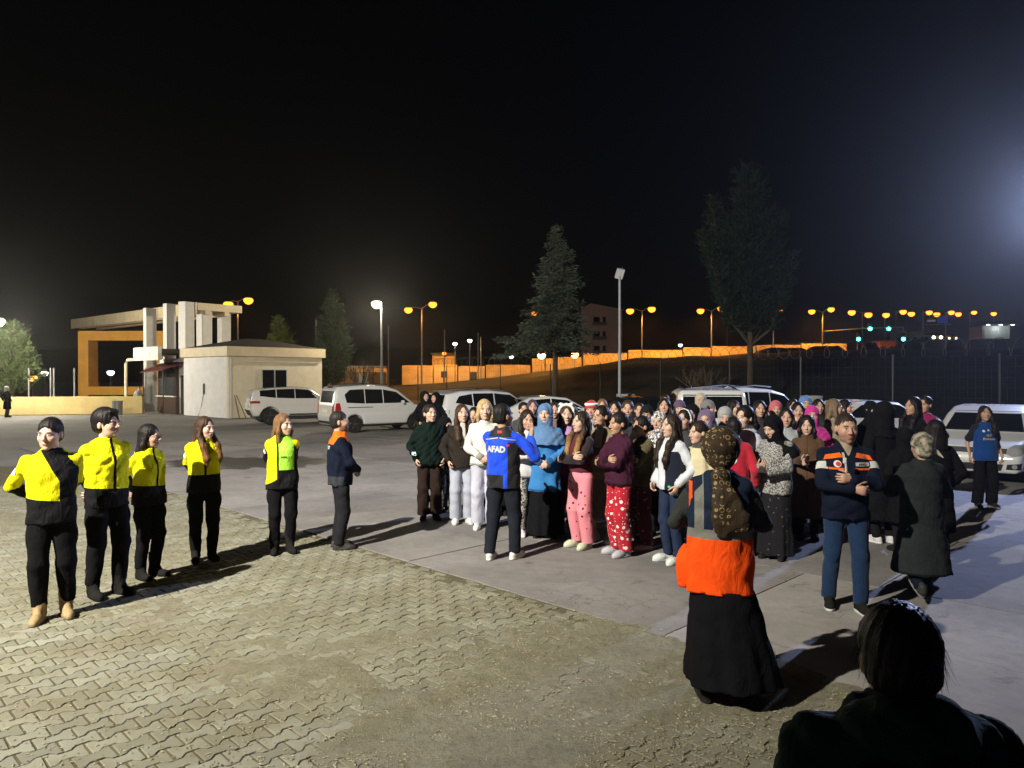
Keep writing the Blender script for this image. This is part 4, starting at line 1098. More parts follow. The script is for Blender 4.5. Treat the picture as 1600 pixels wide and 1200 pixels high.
lamp('double sodium street lamp rising above the guard house roof', 372, 470, 66, [-.85, .95], e=3.6, power=2600, bulb=.34, py=[-.35, 0], pcol=SP)
lamp('bright white yard lamp on a tall pole behind the white van', 596.5, 474, 42, [-.28], colour=(1.0, .86, .62), e=20, omni=True, power=6000, bulb=.24, r=.10, name='yard_lamp', group='white lamps', arm_rise=.12)
lamp('double sodium street lamp with a leaning pole right of the bright white lamp', 659, 481, 80, [-1.45, 1.2], e=3.6, power=9000, bulb=.36, base_z=.6, py=[-.25, .35], pcol=SP)
lamp('single sodium street lamp half hidden by the spruce branches', 852, 490, 80, [-1.2], e=2.2, power=9000, bulb=.28, base_z=1.9, pcol=SP)
lamp('double sodium street lamp beside the unlit floodlight mast', 1003, 485, 80, [-1.3, 1.05], e=3.6, power=8000, bulb=.34, base_z=2.9, py=[-.1, .1], pcol=SP)
lamp('double sodium street lamp just left of the tall dark pine', 1111.5, 485, 80, [-1.2, 1.05], e=3.6, power=8000, bulb=.32, base_z=3.4, py=[-.1, .15], pcol=SP)
lamp('dim street lamp seen through the dark pine foliage', 1208, 487, 90, [-1.3, .9], e=1.2, power=0, bulb=.20, base_z=4.2)
lamp('double sodium street lamp at the start of the traffic light arm', 1285, 487, 84, [-1.25, .95], e=3.6, power=8000, bulb=.30, base_z=4.2, py=[-.05, .2], pcol=SP)
for k, (px, py, dd, arms, lb) in enumerate([
    (1347, 488, 110, [-1.6, .9], 'double sodium street lamp above the left green signals'),
    (1382, 492, 120, [.2], 'single sodium street lamp above the middle of the signal arm'),
    (1399.5, 487, 125, [1.2, 2.6], 'two sodium lamps on one pole left of the blue road sign'),
    (1441, 488, 135, [1.2, 2.6], 'two sodium lamps on one pole directly over the blue road sign'),
    (1477, 488, 145, [1.1, 2.5], 'two sodium lamps on one pole right over the sign post'),
    (1515, 488, 165, [.9], 'small single sodium lamp right of the blue road sign'),
    (1552, 490, 165, [0], 'small sodium lamp above the white lit station')]):
    lamp(lb, px, py, dd, arms, e=3.6, power=2200 if k in (1, 3) else 0, bulb=.36 + dd * .0006, base_z=4.6, r=.12, pcol=SP, py=[.0, -.35][:len(arms)])
for k, (px, py, dd, lb) in enumerate([(711, 536, 80, 'left of the two small white lamps before the ochre wall'), (734, 531, 78, 'right of the two small white lamps before the ochre wall')]):
    lamp(lb, px, py, dd, [0], colour=(.85, 1.0, .75), e=8, power=350, bulb=.20, base_z=1.2, r=.05, group='white lamps', arm_rise=.05)
for k, (px, py, dd, e, c, lb, bz) in enumerate([(846, 553, 75, 8, (1.0, .62, .25), 'glaring warm lamp standing low beside the spruce trunk', 1.6), (898, 552, 76, 6, (1.0, .58, .2), 'warm lamp on a short pole right of the spruce', 2.2),
    (694, 551, 84, 3, SODIUM, 'low sodium lamp on the small hut behind the ochre wall', 1.3)]):
    lamp(lb, px, py, dd, [0], colour=c, e=e, power=900, bulb=.34 if k < 2 else .2, base_z=bz, r=.05, group='low warm lamps behind the bank', arm_rise=.05, pcol=SP)
for k, (px, py, dd, c, lb) in enumerate([(799, 556, 110, (.8, .85, 1.0), 'cold white lamp glaring through branches left of the spruce'), (1063, 538, 120, (.8, .8, 1.0), 'cold white lamp low on the skyline right of the flats'),
    (51, 588, 60, (1.0, .35, .08), 'small fiery orange lamp behind the far left wall'), (70, 581, 75, (1, .95, .9), 'small white lamp behind the far left wall'),
    (173, 580, 75, (.7, .95, 1.0), 'pale bluish lamp seen through the ochre portal')]):
    lamp(lb, px, py, dd, [0], colour=c, e=6, power=0, bulb=.28, base_z=0, r=.04, group='small far lamps', arm_rise=.05)
lamp('white yard lamp at the left edge above the pine', -14, 500, 38, [.35], colour=(1.0, .93, .74), e=12, omni=True, power=10500, bulb=.26, base_z=0, group='white lamps', name='yard_lamp', arm_rise=.1)
lamp('red beacon light showing through the dark pine', 1136, 412, 120, [0], colour=(1.0, .08, .05), e=5, power=0, bulb=.12, base_z=4.5, r=.06, group=None, name='beacon_mast', arm_rise=.02)
# plain poles between
for i, (px, pt, d, lb) in enumerate([(607, 509, 68, 'bare pole just right of the bright yard lamp'), (694.5, 515, 78, 'bare thin pole behind the low sodium hut'), (747, 520, 76, 'left of two bare poles near the white lamps'), (751.5, 526, 79, 'right of two bare poles near the white lamps'), (494, 498, 60, 'thin pole with bracket behind the dark cypress')]):
    P = W(px, pt, d); o = MB().tube([(0, 0, 0), (0, 0, P.z - .5)], .06, 6).build('utility_pole', STEEL, loc=(P.x, P.y, .5)); tag(o, lb, 'pole', 'bare poles along the road')
# unlit floodlight mast in the yard
P = W(968, 427, 25.5); fm = empty('floodlight_mast', (P.x, P.y, 0), 0, 'tall grey mast with an unlit square floodlight behind the crowd', 'floodlight')
MB().tube([(0, 0, 0), (0, 0, P.z - .1)], [.055, .04], 10).build('pole', mat('mast_paint', (.30, .32, .34), .5, var=.08), fm)
fh = MB().box((0, 0, P.z - .02), (.26, .12, .34), M=Matrix.Rotation(R(28), 3, 'X') @ Matrix.Rotation(R(12), 3, 'Y')).build('floodlight_head', mat('flood_face', (.55, .57, .6), .3, var=.02), fm); MB().tube([(.09, 0, P.z + .1), (.09, 0, P.z + .2)], .02, 6).build('photocell', DSTEEL, fm)
# the two lit yard floodlights, just outside the picture
for nm, loc, lb, c, tgt in (('floodlight_mast', FLOOD_A, 'warm floodlight mast left of the camera lighting the yellow jackets', (1, .95, .66), (-5.0, 15.0, 0)), ('floodlight_mast', FLOOD_B, 'cool floodlight mast behind the white hatchback at the right edge', (.72, .78, 1), (-1, 0, 4.5))):
    dr = (Vector(tgt) - loc).normalized(); hd = loc - dr * .12
    rt = empty(nm, (hd.x, hd.y, 0), 0, lb, 'floodlight')
    MB().tube([(0, 0, 0), (0, 0, hd.z - .05)], [.09, .06], 10).build('pole', STEEL, rt)
    Mq = dr.to_track_quat('-Z', 'Y').to_matrix()
    MB().box((0, 0, hd.z), (.42, .34, .10), M=Mq).build('lamp_housing', DSTEEL, rt)
    MB().box((dr.x * .055, dr.y * .055, hd.z + dr.z * .055), (.36, .28, .02), M=Mq).build('lamp_glass', glow('flood_glow', (1, .97, .9), 12), rt)

# ---- sodium-lit retaining wall beyond the road, one concrete panel after another
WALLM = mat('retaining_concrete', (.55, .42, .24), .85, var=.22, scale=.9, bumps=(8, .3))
rw = empty('retaining_wall', (0, 85, 0), 0, 'long stepped retaining wall lit orange beyond the road', 'wall')
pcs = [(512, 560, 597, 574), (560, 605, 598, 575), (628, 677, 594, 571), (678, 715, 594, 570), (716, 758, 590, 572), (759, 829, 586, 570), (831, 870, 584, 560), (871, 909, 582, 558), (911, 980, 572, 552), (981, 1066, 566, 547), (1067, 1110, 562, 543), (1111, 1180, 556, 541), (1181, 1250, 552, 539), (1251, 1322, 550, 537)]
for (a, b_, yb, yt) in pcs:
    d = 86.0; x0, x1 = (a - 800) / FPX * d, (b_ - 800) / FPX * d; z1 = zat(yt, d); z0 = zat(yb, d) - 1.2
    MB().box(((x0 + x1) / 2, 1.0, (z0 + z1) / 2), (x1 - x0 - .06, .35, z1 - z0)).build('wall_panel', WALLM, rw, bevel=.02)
# hut, doorway marks and dark openings by the wall
hut = empty('road_hut', W(694, 588, 88), 0, 'small hut lit orange behind the retaining wall', 'building')
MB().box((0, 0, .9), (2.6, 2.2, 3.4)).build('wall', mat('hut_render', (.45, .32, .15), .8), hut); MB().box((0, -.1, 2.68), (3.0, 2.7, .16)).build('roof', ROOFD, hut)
for i, (px, yb, yt, wd, lb) in enumerate([(740, 597, 581, .9, 'upright dark sign on a post before the ochre wall'), (693, 590, 580, .7, 'small dark box fixed before the ochre wall')]):
    P = W(px, yb, 83); o = empty('roadside_box', P, 0, lb, 'box'); MB().box((0, 0, (yb - yt) / FPX * 83 / 2), (wd * .8, .3, (yb - yt) / FPX * 83)).build('box_body', DSTEEL, o, bevel=.03); MB().tube([(0, .1, -2.2), (0, .1, .1)], .05, 6).build('post', DSTEEL, o)
# sodium-lit shelter with open posts left of the wall
sh = empty('bus_shelter', W(552, 0, 70) * 1.0, 0, 'open roadside shelter with a pale flat roof beside the bare tree', 'shelter'); sh.location.z = 0
x0, x1 = (512 - 552) / FPX * 70, (601 - 552) / FPX * 70; zt_ = zat(573, 70)
MB().box(((x0 + x1) / 2, 0, zt_), (x1 - x0, 2.2, .14)).build('roof', PANEL_W, sh)
for k in range(7): MB().tube([(x0 + (x1 - x0) * k / 6, -1, 0), (x0 + (x1 - x0) * k / 6, -1, zt_)], .05, 6).build('post', BROWN, sh)
MB().box((x0 + (x1 - x0) * .62, .4, 1.3), (.9, .1, 2.2)).build('door_panel', PANEL_W, sh); MB().box(((x0 + x1) / 2, 1.05, 1.3), (x1 - x0, .08, 2.4)).build('rear_panel', mat('shelter_back', (.35, .2, .08), .8), sh)

# ---- apartment block
ab = empty('apartment_block', W(938, 588, 120), 0, 'five storey pinkish apartment block standing dim behind the spruce', 'building'); ab.location.z = 0
PINK = mat('pink_render', (.55, .36, .33), .85, var=.08, scale=.3)
d = 120; xl, xr = (908 - 938) / FPX * d, (972 - 938) / FPX * d; ztop = zat(484, d)
MB().box(((xl + xr) / 2, 4, ztop / 2), (xr - xl, 8, ztop)).build('wall', PINK, ab)
mb = MB(); rl = [((xl - .3), -.3, ztop), ((xr + .3), -.3, ztop), ((xr + .3), 8.3, ztop), (xl - .3, 8.3, ztop), (xl + 1.5, -.3, ztop + 1.0), (xl + 1.5, 8.3, ztop + 1.0)]
mb.add(rl, [[0, 1, 4], [2, 3, 5], [1, 2, 5, 4], [3, 0, 4, 5], [3, 2, 1, 0]]); mb.build('roof', PINK, ab)
for k in range(5):
    zz = ztop - 1.8 - k * 2.35
    for cx, wd in ((.1, 1.1), (1.35, .5)):
        o = MB().box((xl + 2.4 + cx, -.02, zz), (wd, .08, 1.3)).build('window', mat('window_frame_dim', (.10, .08, .08), .6), ab); MB().box((xl + 2.4 + cx, -.075, zz), (wd * .8, .05, 1.1)).build('pane', GLASS, o)
    MB().box((xl + 2.9, -.5, zz - .78), (2.3, 1.0, .12)).build('balcony', PINK, ab); MB().box((xl + 2.9, -.98, zz - .5), (2.3, .06, .5)).build('balcony_rail', mat('rail_dim', (.14, .10, .10), .7), ab)

# ---- chain fence with razor wire
def fence_section(i, a, b):
    A = Vector((a[0], a[1], float(terrain(np.array(a[0]), np.array(a[1]))))); B = Vector((b[0], b[1], float(terrain(np.array(b[0]), np.array(b[1])))))
    return A, B
fr = empty('fence', (0, 0, 0), 0, 'tall mesh fence topped with coiled razor wire around the yard', 'fence')
for i, (x, y) in enumerate(FPTS):
    MB().tube([(x, y, -.1), (x, y, 2.95)], .045, 6).build('fence_post', DSTEEL, fr)
WIRE = mat('razor_wire', (.16, .15, .15), .5, metal=.3, var=.1)
for i in range(len(FPTS) - 1):
    (x0, y0), (x1, y1) = FPTS[i], FPTS[i + 1]; L = math.hypot(x1 - x0, y1 - y0); ux, uy = (x1 - x0) / L, (y1 - y0) / L
    n = max(3, int(L / .62)); pts = []
    for k in range(n * 12 + 1):
        t = k / (n * 12); th = 2 * math.pi * k / 12; rr_ = .34
        pts.append((x0 + ux * L * t + ux * .18 * math.sin(th) - uy * rr_ * math.sin(th) * .8, y0 + uy * L * t + uy * .18 * math.sin(th) + ux * rr_ * math.sin(th) * .8, 2.95 + .25 + rr_ * math.cos(th)))
    MB().tube(pts, .011, 4, False).build('razor_coil', WIRE, fr)
    mb = MB(); nv = int(L / .25)
    for k in range(1, nv): t = k / nv; mb.tube([(x0 + ux * L * t, y0 + uy * L * t, .05), (x0 + ux * L * t, y0 + uy * L * t, 2.85)], .004, 3, False)
    for z in np.linspace(.1, 2.85, 8): mb.tube([(x0, y0, z), (x1, y1, z)], .004, 3, False)
    mb.build('mesh_panel', DSTEEL, fr)
# stone planters in front of the fence
for i, (px, d, lb) in enumerate([(978, 27.0, 'stone pedestal planter beside the floodlight mast'), (1268, 24.5, 'stone pedestal planter behind the headscarves near the white car')]):
    p = W(px, 0, d); o = MB().lathe([(.30, 0), (.30, .12), (.24, .2), (.20, .7), (.24, 1.15), (.34, 1.32), (.36, 1.45), (.28, 1.46)], 16).build('planter', mat('pale_stone', (.34, .30, .27), .85, var=.15, bumps=(20, .4)), loc=(p.x, p.y, 0), smooth=True); tag(o, lb, 'planter', 'stone planters')

# ---- far right: traffic lights, gantry sign, lorries, station
tl = empty('traffic_light', W(1287, 0, 84), 0, 'long traffic signal arm with four green lights at the far right', 'traffic light'); tl.location.z = 4.2
zA = zat(513, 84) - 4.2
MB().tube([(0, 0, zA - .35), (4.5, 0, zA), (9.0, 0, zA + .15)], .07, 6).build('arm', STEEL, tl); MB().tube([(9.05, 0, zA + .15), (9.05, 0, zA - 1.2)], .05, 6).build('arm', STEEL, tl)
GG = glow('signal_green', (.05, 1.0, .62), 14)
for px, py in ((1358, 512), (1387, 512), (1340, 528), (1410, 528)):
    x = (px - 1287) / FPX * 84; z = zat(py, 84) - 4.2
    h_ = MB().box((x, 0, z + .1), (.42, .25, .95)).build('signal_box', DSTEEL, tl, bevel=.03)
    MB().lathe([(.02, .0), (.16, .0), (.20, -.04), (.20, .10)], 12, (x, -.15, z - .15), Matrix.Rotation(R(90), 3, 'X')).build('signal_lens', GG, h_)
    if py > 520: MB().tube([(x, .1, z - .4), (x, .1, -.3)], .05, 6).build('post', STEEL, tl)
rg = empty('road_sign', W(1460, 0, 128), 0, 'blue direction sign hung on a gantry over the road at far right', 'sign'); rg.location.z = 4.5
zS = zat(500, 128) - 4.5
MB().tube([(-2, 0, -.3), (-2, 0, zS + 1.6)], .10, 6).build('post', STEEL, rg); MB().tube([(1.9, 0, -.3), (1.9, 0, zS + .9)], .10, 6).build('post', STEEL, rg)
for zz in (zS + .75, zS - .75): MB().tube([(-2, 0, zz), (2.8, 0, zz)], .07, 6).build('beam', STEEL, rg)
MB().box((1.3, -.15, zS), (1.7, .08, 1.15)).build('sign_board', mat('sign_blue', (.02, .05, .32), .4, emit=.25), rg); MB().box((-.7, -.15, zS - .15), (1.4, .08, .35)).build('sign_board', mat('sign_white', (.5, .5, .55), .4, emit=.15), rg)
for i, (px, yb, yt, d, wpx, c, nm, lb) in enumerate([(1427, 531, 519, 105, 23, (.55, .42, .24), 'lorry', 'boxy lorry with a pale container lit orange by the road'), (1403, 532, 518, 100, 13, (.45, .40, .34), 'lorry', 'small pale lorry cab left of the container lorry'), (1379, 546, 533, 90, 24, (.55, .16, .05), 'lorry', 'flat red and white lorry stopped below the green signals')]):
    P = W(px, yb, d); o = empty(nm, P, 0, lb, 'lorry'); hh = (yb - yt) / FPX * d; ww = wpx / FPX * d
    MB().box((0, 0, hh * .55 + .5), (ww, 2.2, hh * .9)).build('cargo_box', mat('lorry_paint_%d' % i, c, .5), o, bevel=.05); MB().box((ww * .5 + .55, 0, hh * .35 + .5), (1.0, 2.0, hh * .6)).build('cab', mat('lorry_paint_%d' % i, c, .5), o, bevel=.1)
    for sx in (-.3, .3, .55): MB().lathe([(.02, -.12), (.42, -.12), (.42, .12), (.02, .12)], 12, (ww * sx, -1.05, .42), Matrix.Rotation(R(90), 3, 'X')).build('wheel', mat('tyre', (.012, .012, .012), .8), o)
    o.location.z -= .5
fc = empty('oncoming_car', W(1464, 531, 120), 0, 'oncoming car with glaring headlights on the far road', 'car')
MB().box((0, .8, .35), (1.7, 1.6, .7)).build('body', mat('far_car', (.25, .2, .15), .4), fc, bevel=.15); MB().box((0, 1.1, .9), (1.4, 1.6, .5)).build('cabin', GLASS, fc, bevel=.15)
for sx in (-.6, .6): MB().lathe([(.02, .0), (.22, .0), (.2, .06)], 10, (sx, -.03, .4), Matrix.Rotation(R(90), 3, 'X')).build('headlight', glow('headlight_glow', (1, .8, .5), 30), fc)
fc2 = empty('oncoming_car', W(1488, 532, 130), 0, 'second car with dim orange lights following on the far road', 'car')
MB().box((0, .8, .35), (1.7, 1.6, .7)).build('body', mat('far_car', (.25, .2, .15), .4), fc2, bevel=.15); MB().box((0, 1.1, .9), (1.4, 1.6, .5)).build('cabin', GLASS, fc2, bevel=.15)
for sx in (-.6, .6): MB().lathe([(.02, .0), (.16, .0), (.15, .06)], 10, (sx, -.03, .4), Matrix.Rotation(R(90), 3, 'X')).build('headlight', glow('headlight_dim', (1, .5, .2), 10), fc2)
st = empty('filling_station', W(1545, 530, 140), 0, 'white lit station building with a flat canopy at the far right', 'building')
zC = (530 - 507) / FPX * 140
MB().box((0, 0, 1.2), (5.2, 4, 2.4)).build('wall', mat('station_wall', (.6, .62, .6), .6), st); MB().box((.2, -1, zC), (5.6, 5, .55)).build('canopy', mat('station_canopy', (.10, .12, .12), .6), st, bevel=.05)
for x in (-2.2, 2.4): MB().tube([(x, -2, 0), (x, -2, zC)], .14, 8).build('column', PANEL_W, st)
for x in (-2.3, 0, 2.2): MB().box((x, -3.3, zC - .3), (.5, .12, .12)).build('canopy_light', glow('station_glow', (.95, 1, .98), 18), st)
ld = bpy.data.lights.new('station_light', 'POINT'); ld.energy = 70; ld.color = (.9, 1, .97); ld.shadow_soft_size = .5; lo = bpy.data.objects.new('station_light', ld); link(lo, st); lo.location = (0, -3.2, zC - .8)
# dark skips / mounds on the crest
for i, (px, yb, yt, wpx, lb) in enumerate([(1290, 552, 540, 72, 'dark earth mound on the crest before the orange wall'), (1360, 545, 535, 26, 'dark boxy container below the left green signal'), (1225, 553, 543, 100, 'long dark heap of soil along the crest'), (1420, 545, 533, 50, 'dark container row below the right green signal')]):
    d = 70; P = W(px, yb, d); ww = wpx / FPX * d; hh = (yb - yt) / FPX * d; n = 14
    V = []; F = []
    rs_ = random.Random(i)
    for k in range(n):
        t = k / (n - 1); e = min(1, 5 * t, 5 * (1 - t)); V += [((t - .5) * ww, -1.2, -.6), ((t - .5) * ww, 0, hh * e * rs_.uniform(.85, 1.05)), ((t - .5) * ww, 1.5, -.6)]
    for k in range(n - 1): F += [[3 * k, 3 * k + 3, 3 * k + 4, 3 * k + 1], [3 * k + 1, 3 * k + 4, 3 * k + 5, 3 * k + 2]]
    o = obj('soil_mound', mesh_np('soil_mound', V, F, mat('dark_soil', (.025, .022, .018), .95, var=.3), True), None, P); tag(o, lb, 'mound')

# ---- trees
def leaf_mat(name, c):
    if name in MATS: return MATS[name]
    m, t, b = nodes_of(name); geo = nd(t, 'ShaderNodeNewGeometry')
    col = ramp(t, geo.outputs['Random Per Island'], [(0, tuple(k * .55 for k in c)), (.6, c), (1, tuple(k * 1.5 for k in c))])
    t.links.new(col, b.inputs['Base Color']); b.inputs['Roughness'].default_value = .75; b.inputs['Specular IOR Level'].default_value = .2
    b.inputs['Subsurface Weight'].default_value = 0; MATS[name] = m; return m
BARK = mat('bark', (.10, .075, .05), .9, var=.35, scale=8, bumps=(20, .8, .03), mapping=(1, 1, .25))
def conifer(label, base, H, crown0, rad, seed, mat_, droop=.35, dens=1.0, lobes=None, lean=0, name='pine_tree', trunk_r=.16, upturn=0.0, needle=.30, layers=26, leaders=None, ragged=False):
    rs = random.Random(seed); root = empty(name, base, 0, label, 'tree', 'conifers around the yard')
    MB().tube([(0, 0, -.1), (lean * .3, 0, H * .3), (lean * .7, 0, H * .7), (lean, 0, H * .97)], [trunk_r, trunk_r * .85, trunk_r * .5, .02], 9).build('trunk', BARK, root, smooth=True)
    V = []; F = []; mbB = MB()
    def tuft(p, dr, L, n):
        for _ in range(n):
            d = (dr + Vector((rs.gauss(0, .5), rs.gauss(0, .5), rs.gauss(0, .35)))).normalized(); l = L * rs.uniform(.5, 1.15)
            s = d.cross(Vector((rs.gauss(0, 1), rs.gauss(0, 1), rs.gauss(0, 1)))).normalized() * l * rs.uniform(.07, .15)
            q = p + Vector((rs.gauss(0, .10), rs.gauss(0, .10), rs.gauss(0, .08))); i0 = len(V)
            V.extend([q - s * .5, q + d * l * .5 + s, q + d * l, q + d * l * .5 - s]); F.append([i0, i0 + 1, i0 + 2, i0 + 3])
    for (lx, ly, lz0, lx1, ltop, lr) in (leaders or [(0, 0, crown0, lean, H, 1.0)]):
      nl = max(6, int(layers * (ltop - lz0) / (H - crown0)))
      if leaders: mbB.tube([(0, 0, max(crown0 - .6, lz0 - 1.6)), (lx, ly, lz0), (lx1, ly, ltop * .96)], [.07, .06, .02], 6, False)
      for L_ in range(nl):
        t = L_ / (nl - 1); z = lz0 + (ltop - lz0) * (t ** .92); rr_ = rad(t) * lr
        nb = max(3, int((5 + 5 * (1 - t)) * 1.0))
        for b_ in range(nb):
            a = 2 * math.pi * (b_ + rs.random() * .9) / nb + L_ * 1.7; ln = rr_ * (rs.uniform(.45, 1.2) if not ragged else rs.choice((.35, .6, .8, 1.0, 1.1, 1.3)) * rs.uniform(.85, 1.1))
            if ragged and rs.random() < .2: continue
            if lobes: ln *= lobes(a, t)
            st_ = Vector((lx + (lx1 - lx) * t, ly, z)); dr = Vector((math.cos(a), math.sin(a), 0))
            pts = [];
            for k in range(7):
                s = k / 6; pts.append(st_ + dr * ln * s + Vector((0, 0, -droop * ln * s + upturn * ln * s * s)))
            mbB.tube([pts[0], pts[3], pts[6]], [.03 * (1 - t) + .012, .015, .006], 4, False)
            ns = max(2, int(ln * 8 * dens))
            for k in range(ns):
                s = (k + rs.random()) / ns; s = .12 + .88 * s
                i = min(5, int(s * 6)); p = pts[i].lerp(pts[i + 1], s * 6 - i)
                w_ = (1 - s * .55) * ln * .24
                side = Vector((-dr.y, dr.x, 0)) * rs.uniform(-1, 1) * w_
                tuft(p + side + Vector((0, 0, -abs(rs.gauss(0, .05)))), (dr * .8 + side * .8 + Vector((0, 0, upturn * .8 - droop * .5))).normalized(), needle * rs.uniform(.8, 1.3), 8)
    tuft(Vector((lean, 0, H)), Vector((0, 0, 1)), needle, 10)
    tag(mbB.build('limbs', BARK, root), kind='stuff')
    obj('crown', mesh_np('crown', np.array([tuple(v) for v in V]), np.array(F), mat_, False), root); return root
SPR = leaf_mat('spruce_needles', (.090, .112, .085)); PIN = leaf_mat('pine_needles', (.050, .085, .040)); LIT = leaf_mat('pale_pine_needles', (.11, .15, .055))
b = W(866, 0, 40); zb_ = 0.0
conifer('big grey green spruce with drooping boughs behind the white cars', (b.x, b.y, zb_), zat(356, 40), 3.9, lambda t: 1.85 * (1 - t) ** .85 + .12, 21, SPR, droop=.42, dens=1.7, ragged=True, lean=.2, name='spruce_tree', upturn=.22, needle=.24, layers=36, lobes=lambda a, t: 1.7 if (math.cos(a) < -.7 and t < .12) else 1.0)
b = W(1172, 0, 36)
conifer('tall dark pine with several upright leaders behind the crowd', (b.x, b.y, 0.0), zat(262, 36), 4.2, lambda t: 1.45 * math.sin(min(1, .25 + t * 1.1) * math.pi * .62) * (1 - t) ** .5 + .12, 5, leaf_mat('dark_pine_needles', (.020, .036, .018)), droop=-.55, dens=1.7, name='pine_tree', upturn=.35, needle=.26, layers=24,
    leaders=[(0, 0, 4.3, -.2, zat(262, 36), 1.05), (-.7, .2, 4.8, -1.85, zat(310, 36), .55), (-.9, -.3, 4.6, -2.45, zat(366, 36), .42), (.7, .3, 4.5, 1.55, zat(330, 36), .6), (.9, -.3, 4.4, 1.95, zat(400, 36), .5), (-.4, .6, 4.4, -1.2, 7.5, .7)])
b = W(19, 0, 44)
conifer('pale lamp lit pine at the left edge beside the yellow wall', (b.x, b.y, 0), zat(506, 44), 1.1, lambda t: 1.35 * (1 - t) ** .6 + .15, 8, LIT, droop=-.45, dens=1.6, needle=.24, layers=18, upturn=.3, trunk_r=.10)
b = W(437, 0, 55)
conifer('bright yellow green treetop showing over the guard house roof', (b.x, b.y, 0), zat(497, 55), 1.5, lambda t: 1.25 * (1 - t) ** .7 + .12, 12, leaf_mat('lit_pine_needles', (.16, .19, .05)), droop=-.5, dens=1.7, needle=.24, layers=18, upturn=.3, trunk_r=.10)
b = W(521, 0, 48)
conifer('dark slender cypress like pine at the end of the guard house', (b.x, b.y, 0), zat(458, 48), 1.6, lambda t: 1.30 * (1 - t) ** .75 + .1, 15, leaf_mat('cypress_needles', (.018, .030, .012)), droop=-.7, dens=1.6, needle=.25, layers=22, upturn=.3, trunk_r=.12)
def bare_tree(label, base, H, seed, group='bare trees'):
    rs = random.Random(seed); root = empty('bare_tree', base, 0, label, 'tree', group); mb = MB()
    MB().tube([(0, 0, -.1), (.03, 0, H * .25)], [.11, .085], 7).build('trunk', BARK, root, smooth=True)
    def br(p, d, L, r_, n):
        q = p + d * L; mb.tube([p, p + d * L * .5 + Vector((rs.gauss(0, .03), 0, .02)), q], [r_, r_ * .8, r_ * .6], 5, False)
        if n == 0: return
        for _ in range(3):
            d2 = (d + Vector((rs.gauss(0, .42), rs.gauss(0, .42), rs.uniform(0, .35)))).normalized(); br(p + d * L * rs.uniform(.5, 1), d2, L * rs.uniform(.6, .85), r_ * .6, n - 1)
    for k in range(6):
        a = k * 1.05; br(Vector((.03, 0, H * .24)), Vector((math.cos(a) * .6, math.sin(a) * .6, .9)).normalized(), H * .27, .05, 3)
    mb.build('crown', BARK, root); return root
b = W(562, 0, 52); bare_tree('bare fan shaped tree lit orange behind the white van', (b.x, b.y, 0), 4.2, 3)
b = W(1098, 0, 33); bare_tree('small leafless tree in the dark behind the white people carrier', (b.x, b.y, 0), 3.1, 6)
# ---- porch added out of view to shade the dark figure near the camera
pc = empty('shade_blocker', (-1.3, .2, 0), 0, 'unseen added porch beside and above the viewpoint', 'blocker')
MB().box((0, 0, 3.05), (1.9, 2.2, .18)).build('blocker_slab', STUC_W, pc, bevel=.02)
for (x, y) in ((-.8, -.95), (.8, -.95)): MB().box((x, y, 1.48), (.22, .22, 2.96)).build('column', STUC_W, pc, bevel=.02)
# ================================================================ cars
def poly_sdf(P, X, Y):
    P = np.array(P, np.float64); d = np.full(np.broadcast(X, Y).shape, 1e9); s = np.ones_like(d)
    n = len(P); j = n - 1
    for i in range(n):
        e = P[j] - P[i]; wx, wy = X - P[i][0], Y - P[i][1]
        t = np.clip((wx * e[0] + wy * e[1]) / (e @ e), 0, 1); bx, by = wx - e[0] * t, wy - e[1] * t
        d = np.minimum(d, bx * bx + by * by)
        c1 = Y >= P[i][1]; c2 = Y < P[j][1]; c3 = e[0] * wy > e[1] * wx
        f = (c1 & c2 & c3) | (~c1 & ~c2 & ~c3); s = np.where(f, -s, s); j = i
    return s * np.sqrt(d)
class CarShape:
    def __init__(s, prof, Wd, belt, tum, wheels, rw, end=.12, k=.12):
        s.prof, s.Wd, s.belt, s.tum, s.wheels, s.rw, s.end, s.k = prof, Wd, belt, tum, wheels, rw, end, k
        l = [p[0] for p in prof]; s.l0, s.l1 = min(l), max(l); s.zt = max(p[1] for p in prof)
    def __call__(s, X, Y, Z):
        d2 = poly_sdf(s.prof, Y, Z); m = (s.l0 + s.l1) / 2; u = np.abs(Y - m) / ((s.l1 - s.l0) / 2)
        w = s.Wd / 2 * (1 - s.end * np.clip(u, 0, 1.1) ** 5) - np.clip(Z - s.belt, 0, 2) * s.tum - np.clip(.55 - Z, 0, 1) * .12
        w = w - .012 * np.exp(-((Z - s.belt * .72) / .05) ** 2)
        d = smax(d2, np.abs(X) - w, s.k)
        for wl in s.wheels:
            c = np.sqrt((Y - wl) ** 2 + (Z - s.rw) ** 2) - (s.rw + .055)
            d = np.maximum(d, -np.maximum(c, (s.Wd / 2 - .26) - np.abs(X)))
        return d
PAINT_W = mat('white_car_paint', (.66, .66, .68), .22, var=.0, spec=.5, coat=.6)
PAINT_WW = mat('warm_white_car_paint', (.66, .63, .61), .22, var=.0, spec=.5, coat=.6)
PAINT_S = mat('silver_car_paint', (.38, .38, .38), .28, metal=.3, var=.0, spec=.5, coat=.5)
PAINT_K = mat('black_car_paint', (.012, .012, .014), .2, var=.0, spec=.5, coat=.6)
TRIM = mat('black_plastic_trim', (.015, .015, .015), .55, var=.05)
TYRE = mat('tyre', (.012, .012, .012), .8); ALLOY = mat('alloy_rim', (.42, .42, .42), .3, metal=.8, var=.0)
REDL = mat('tail_lamp_red', (.32, .01, .012), .15, var=.0, spec=.7); LAMPG = mat('headlamp_glass', (.30, .31, .33), .08, var=.0, spec=.9); CHROME = mat('chrome', (.6, .6, .6), .12, metal=1.0, var=0)
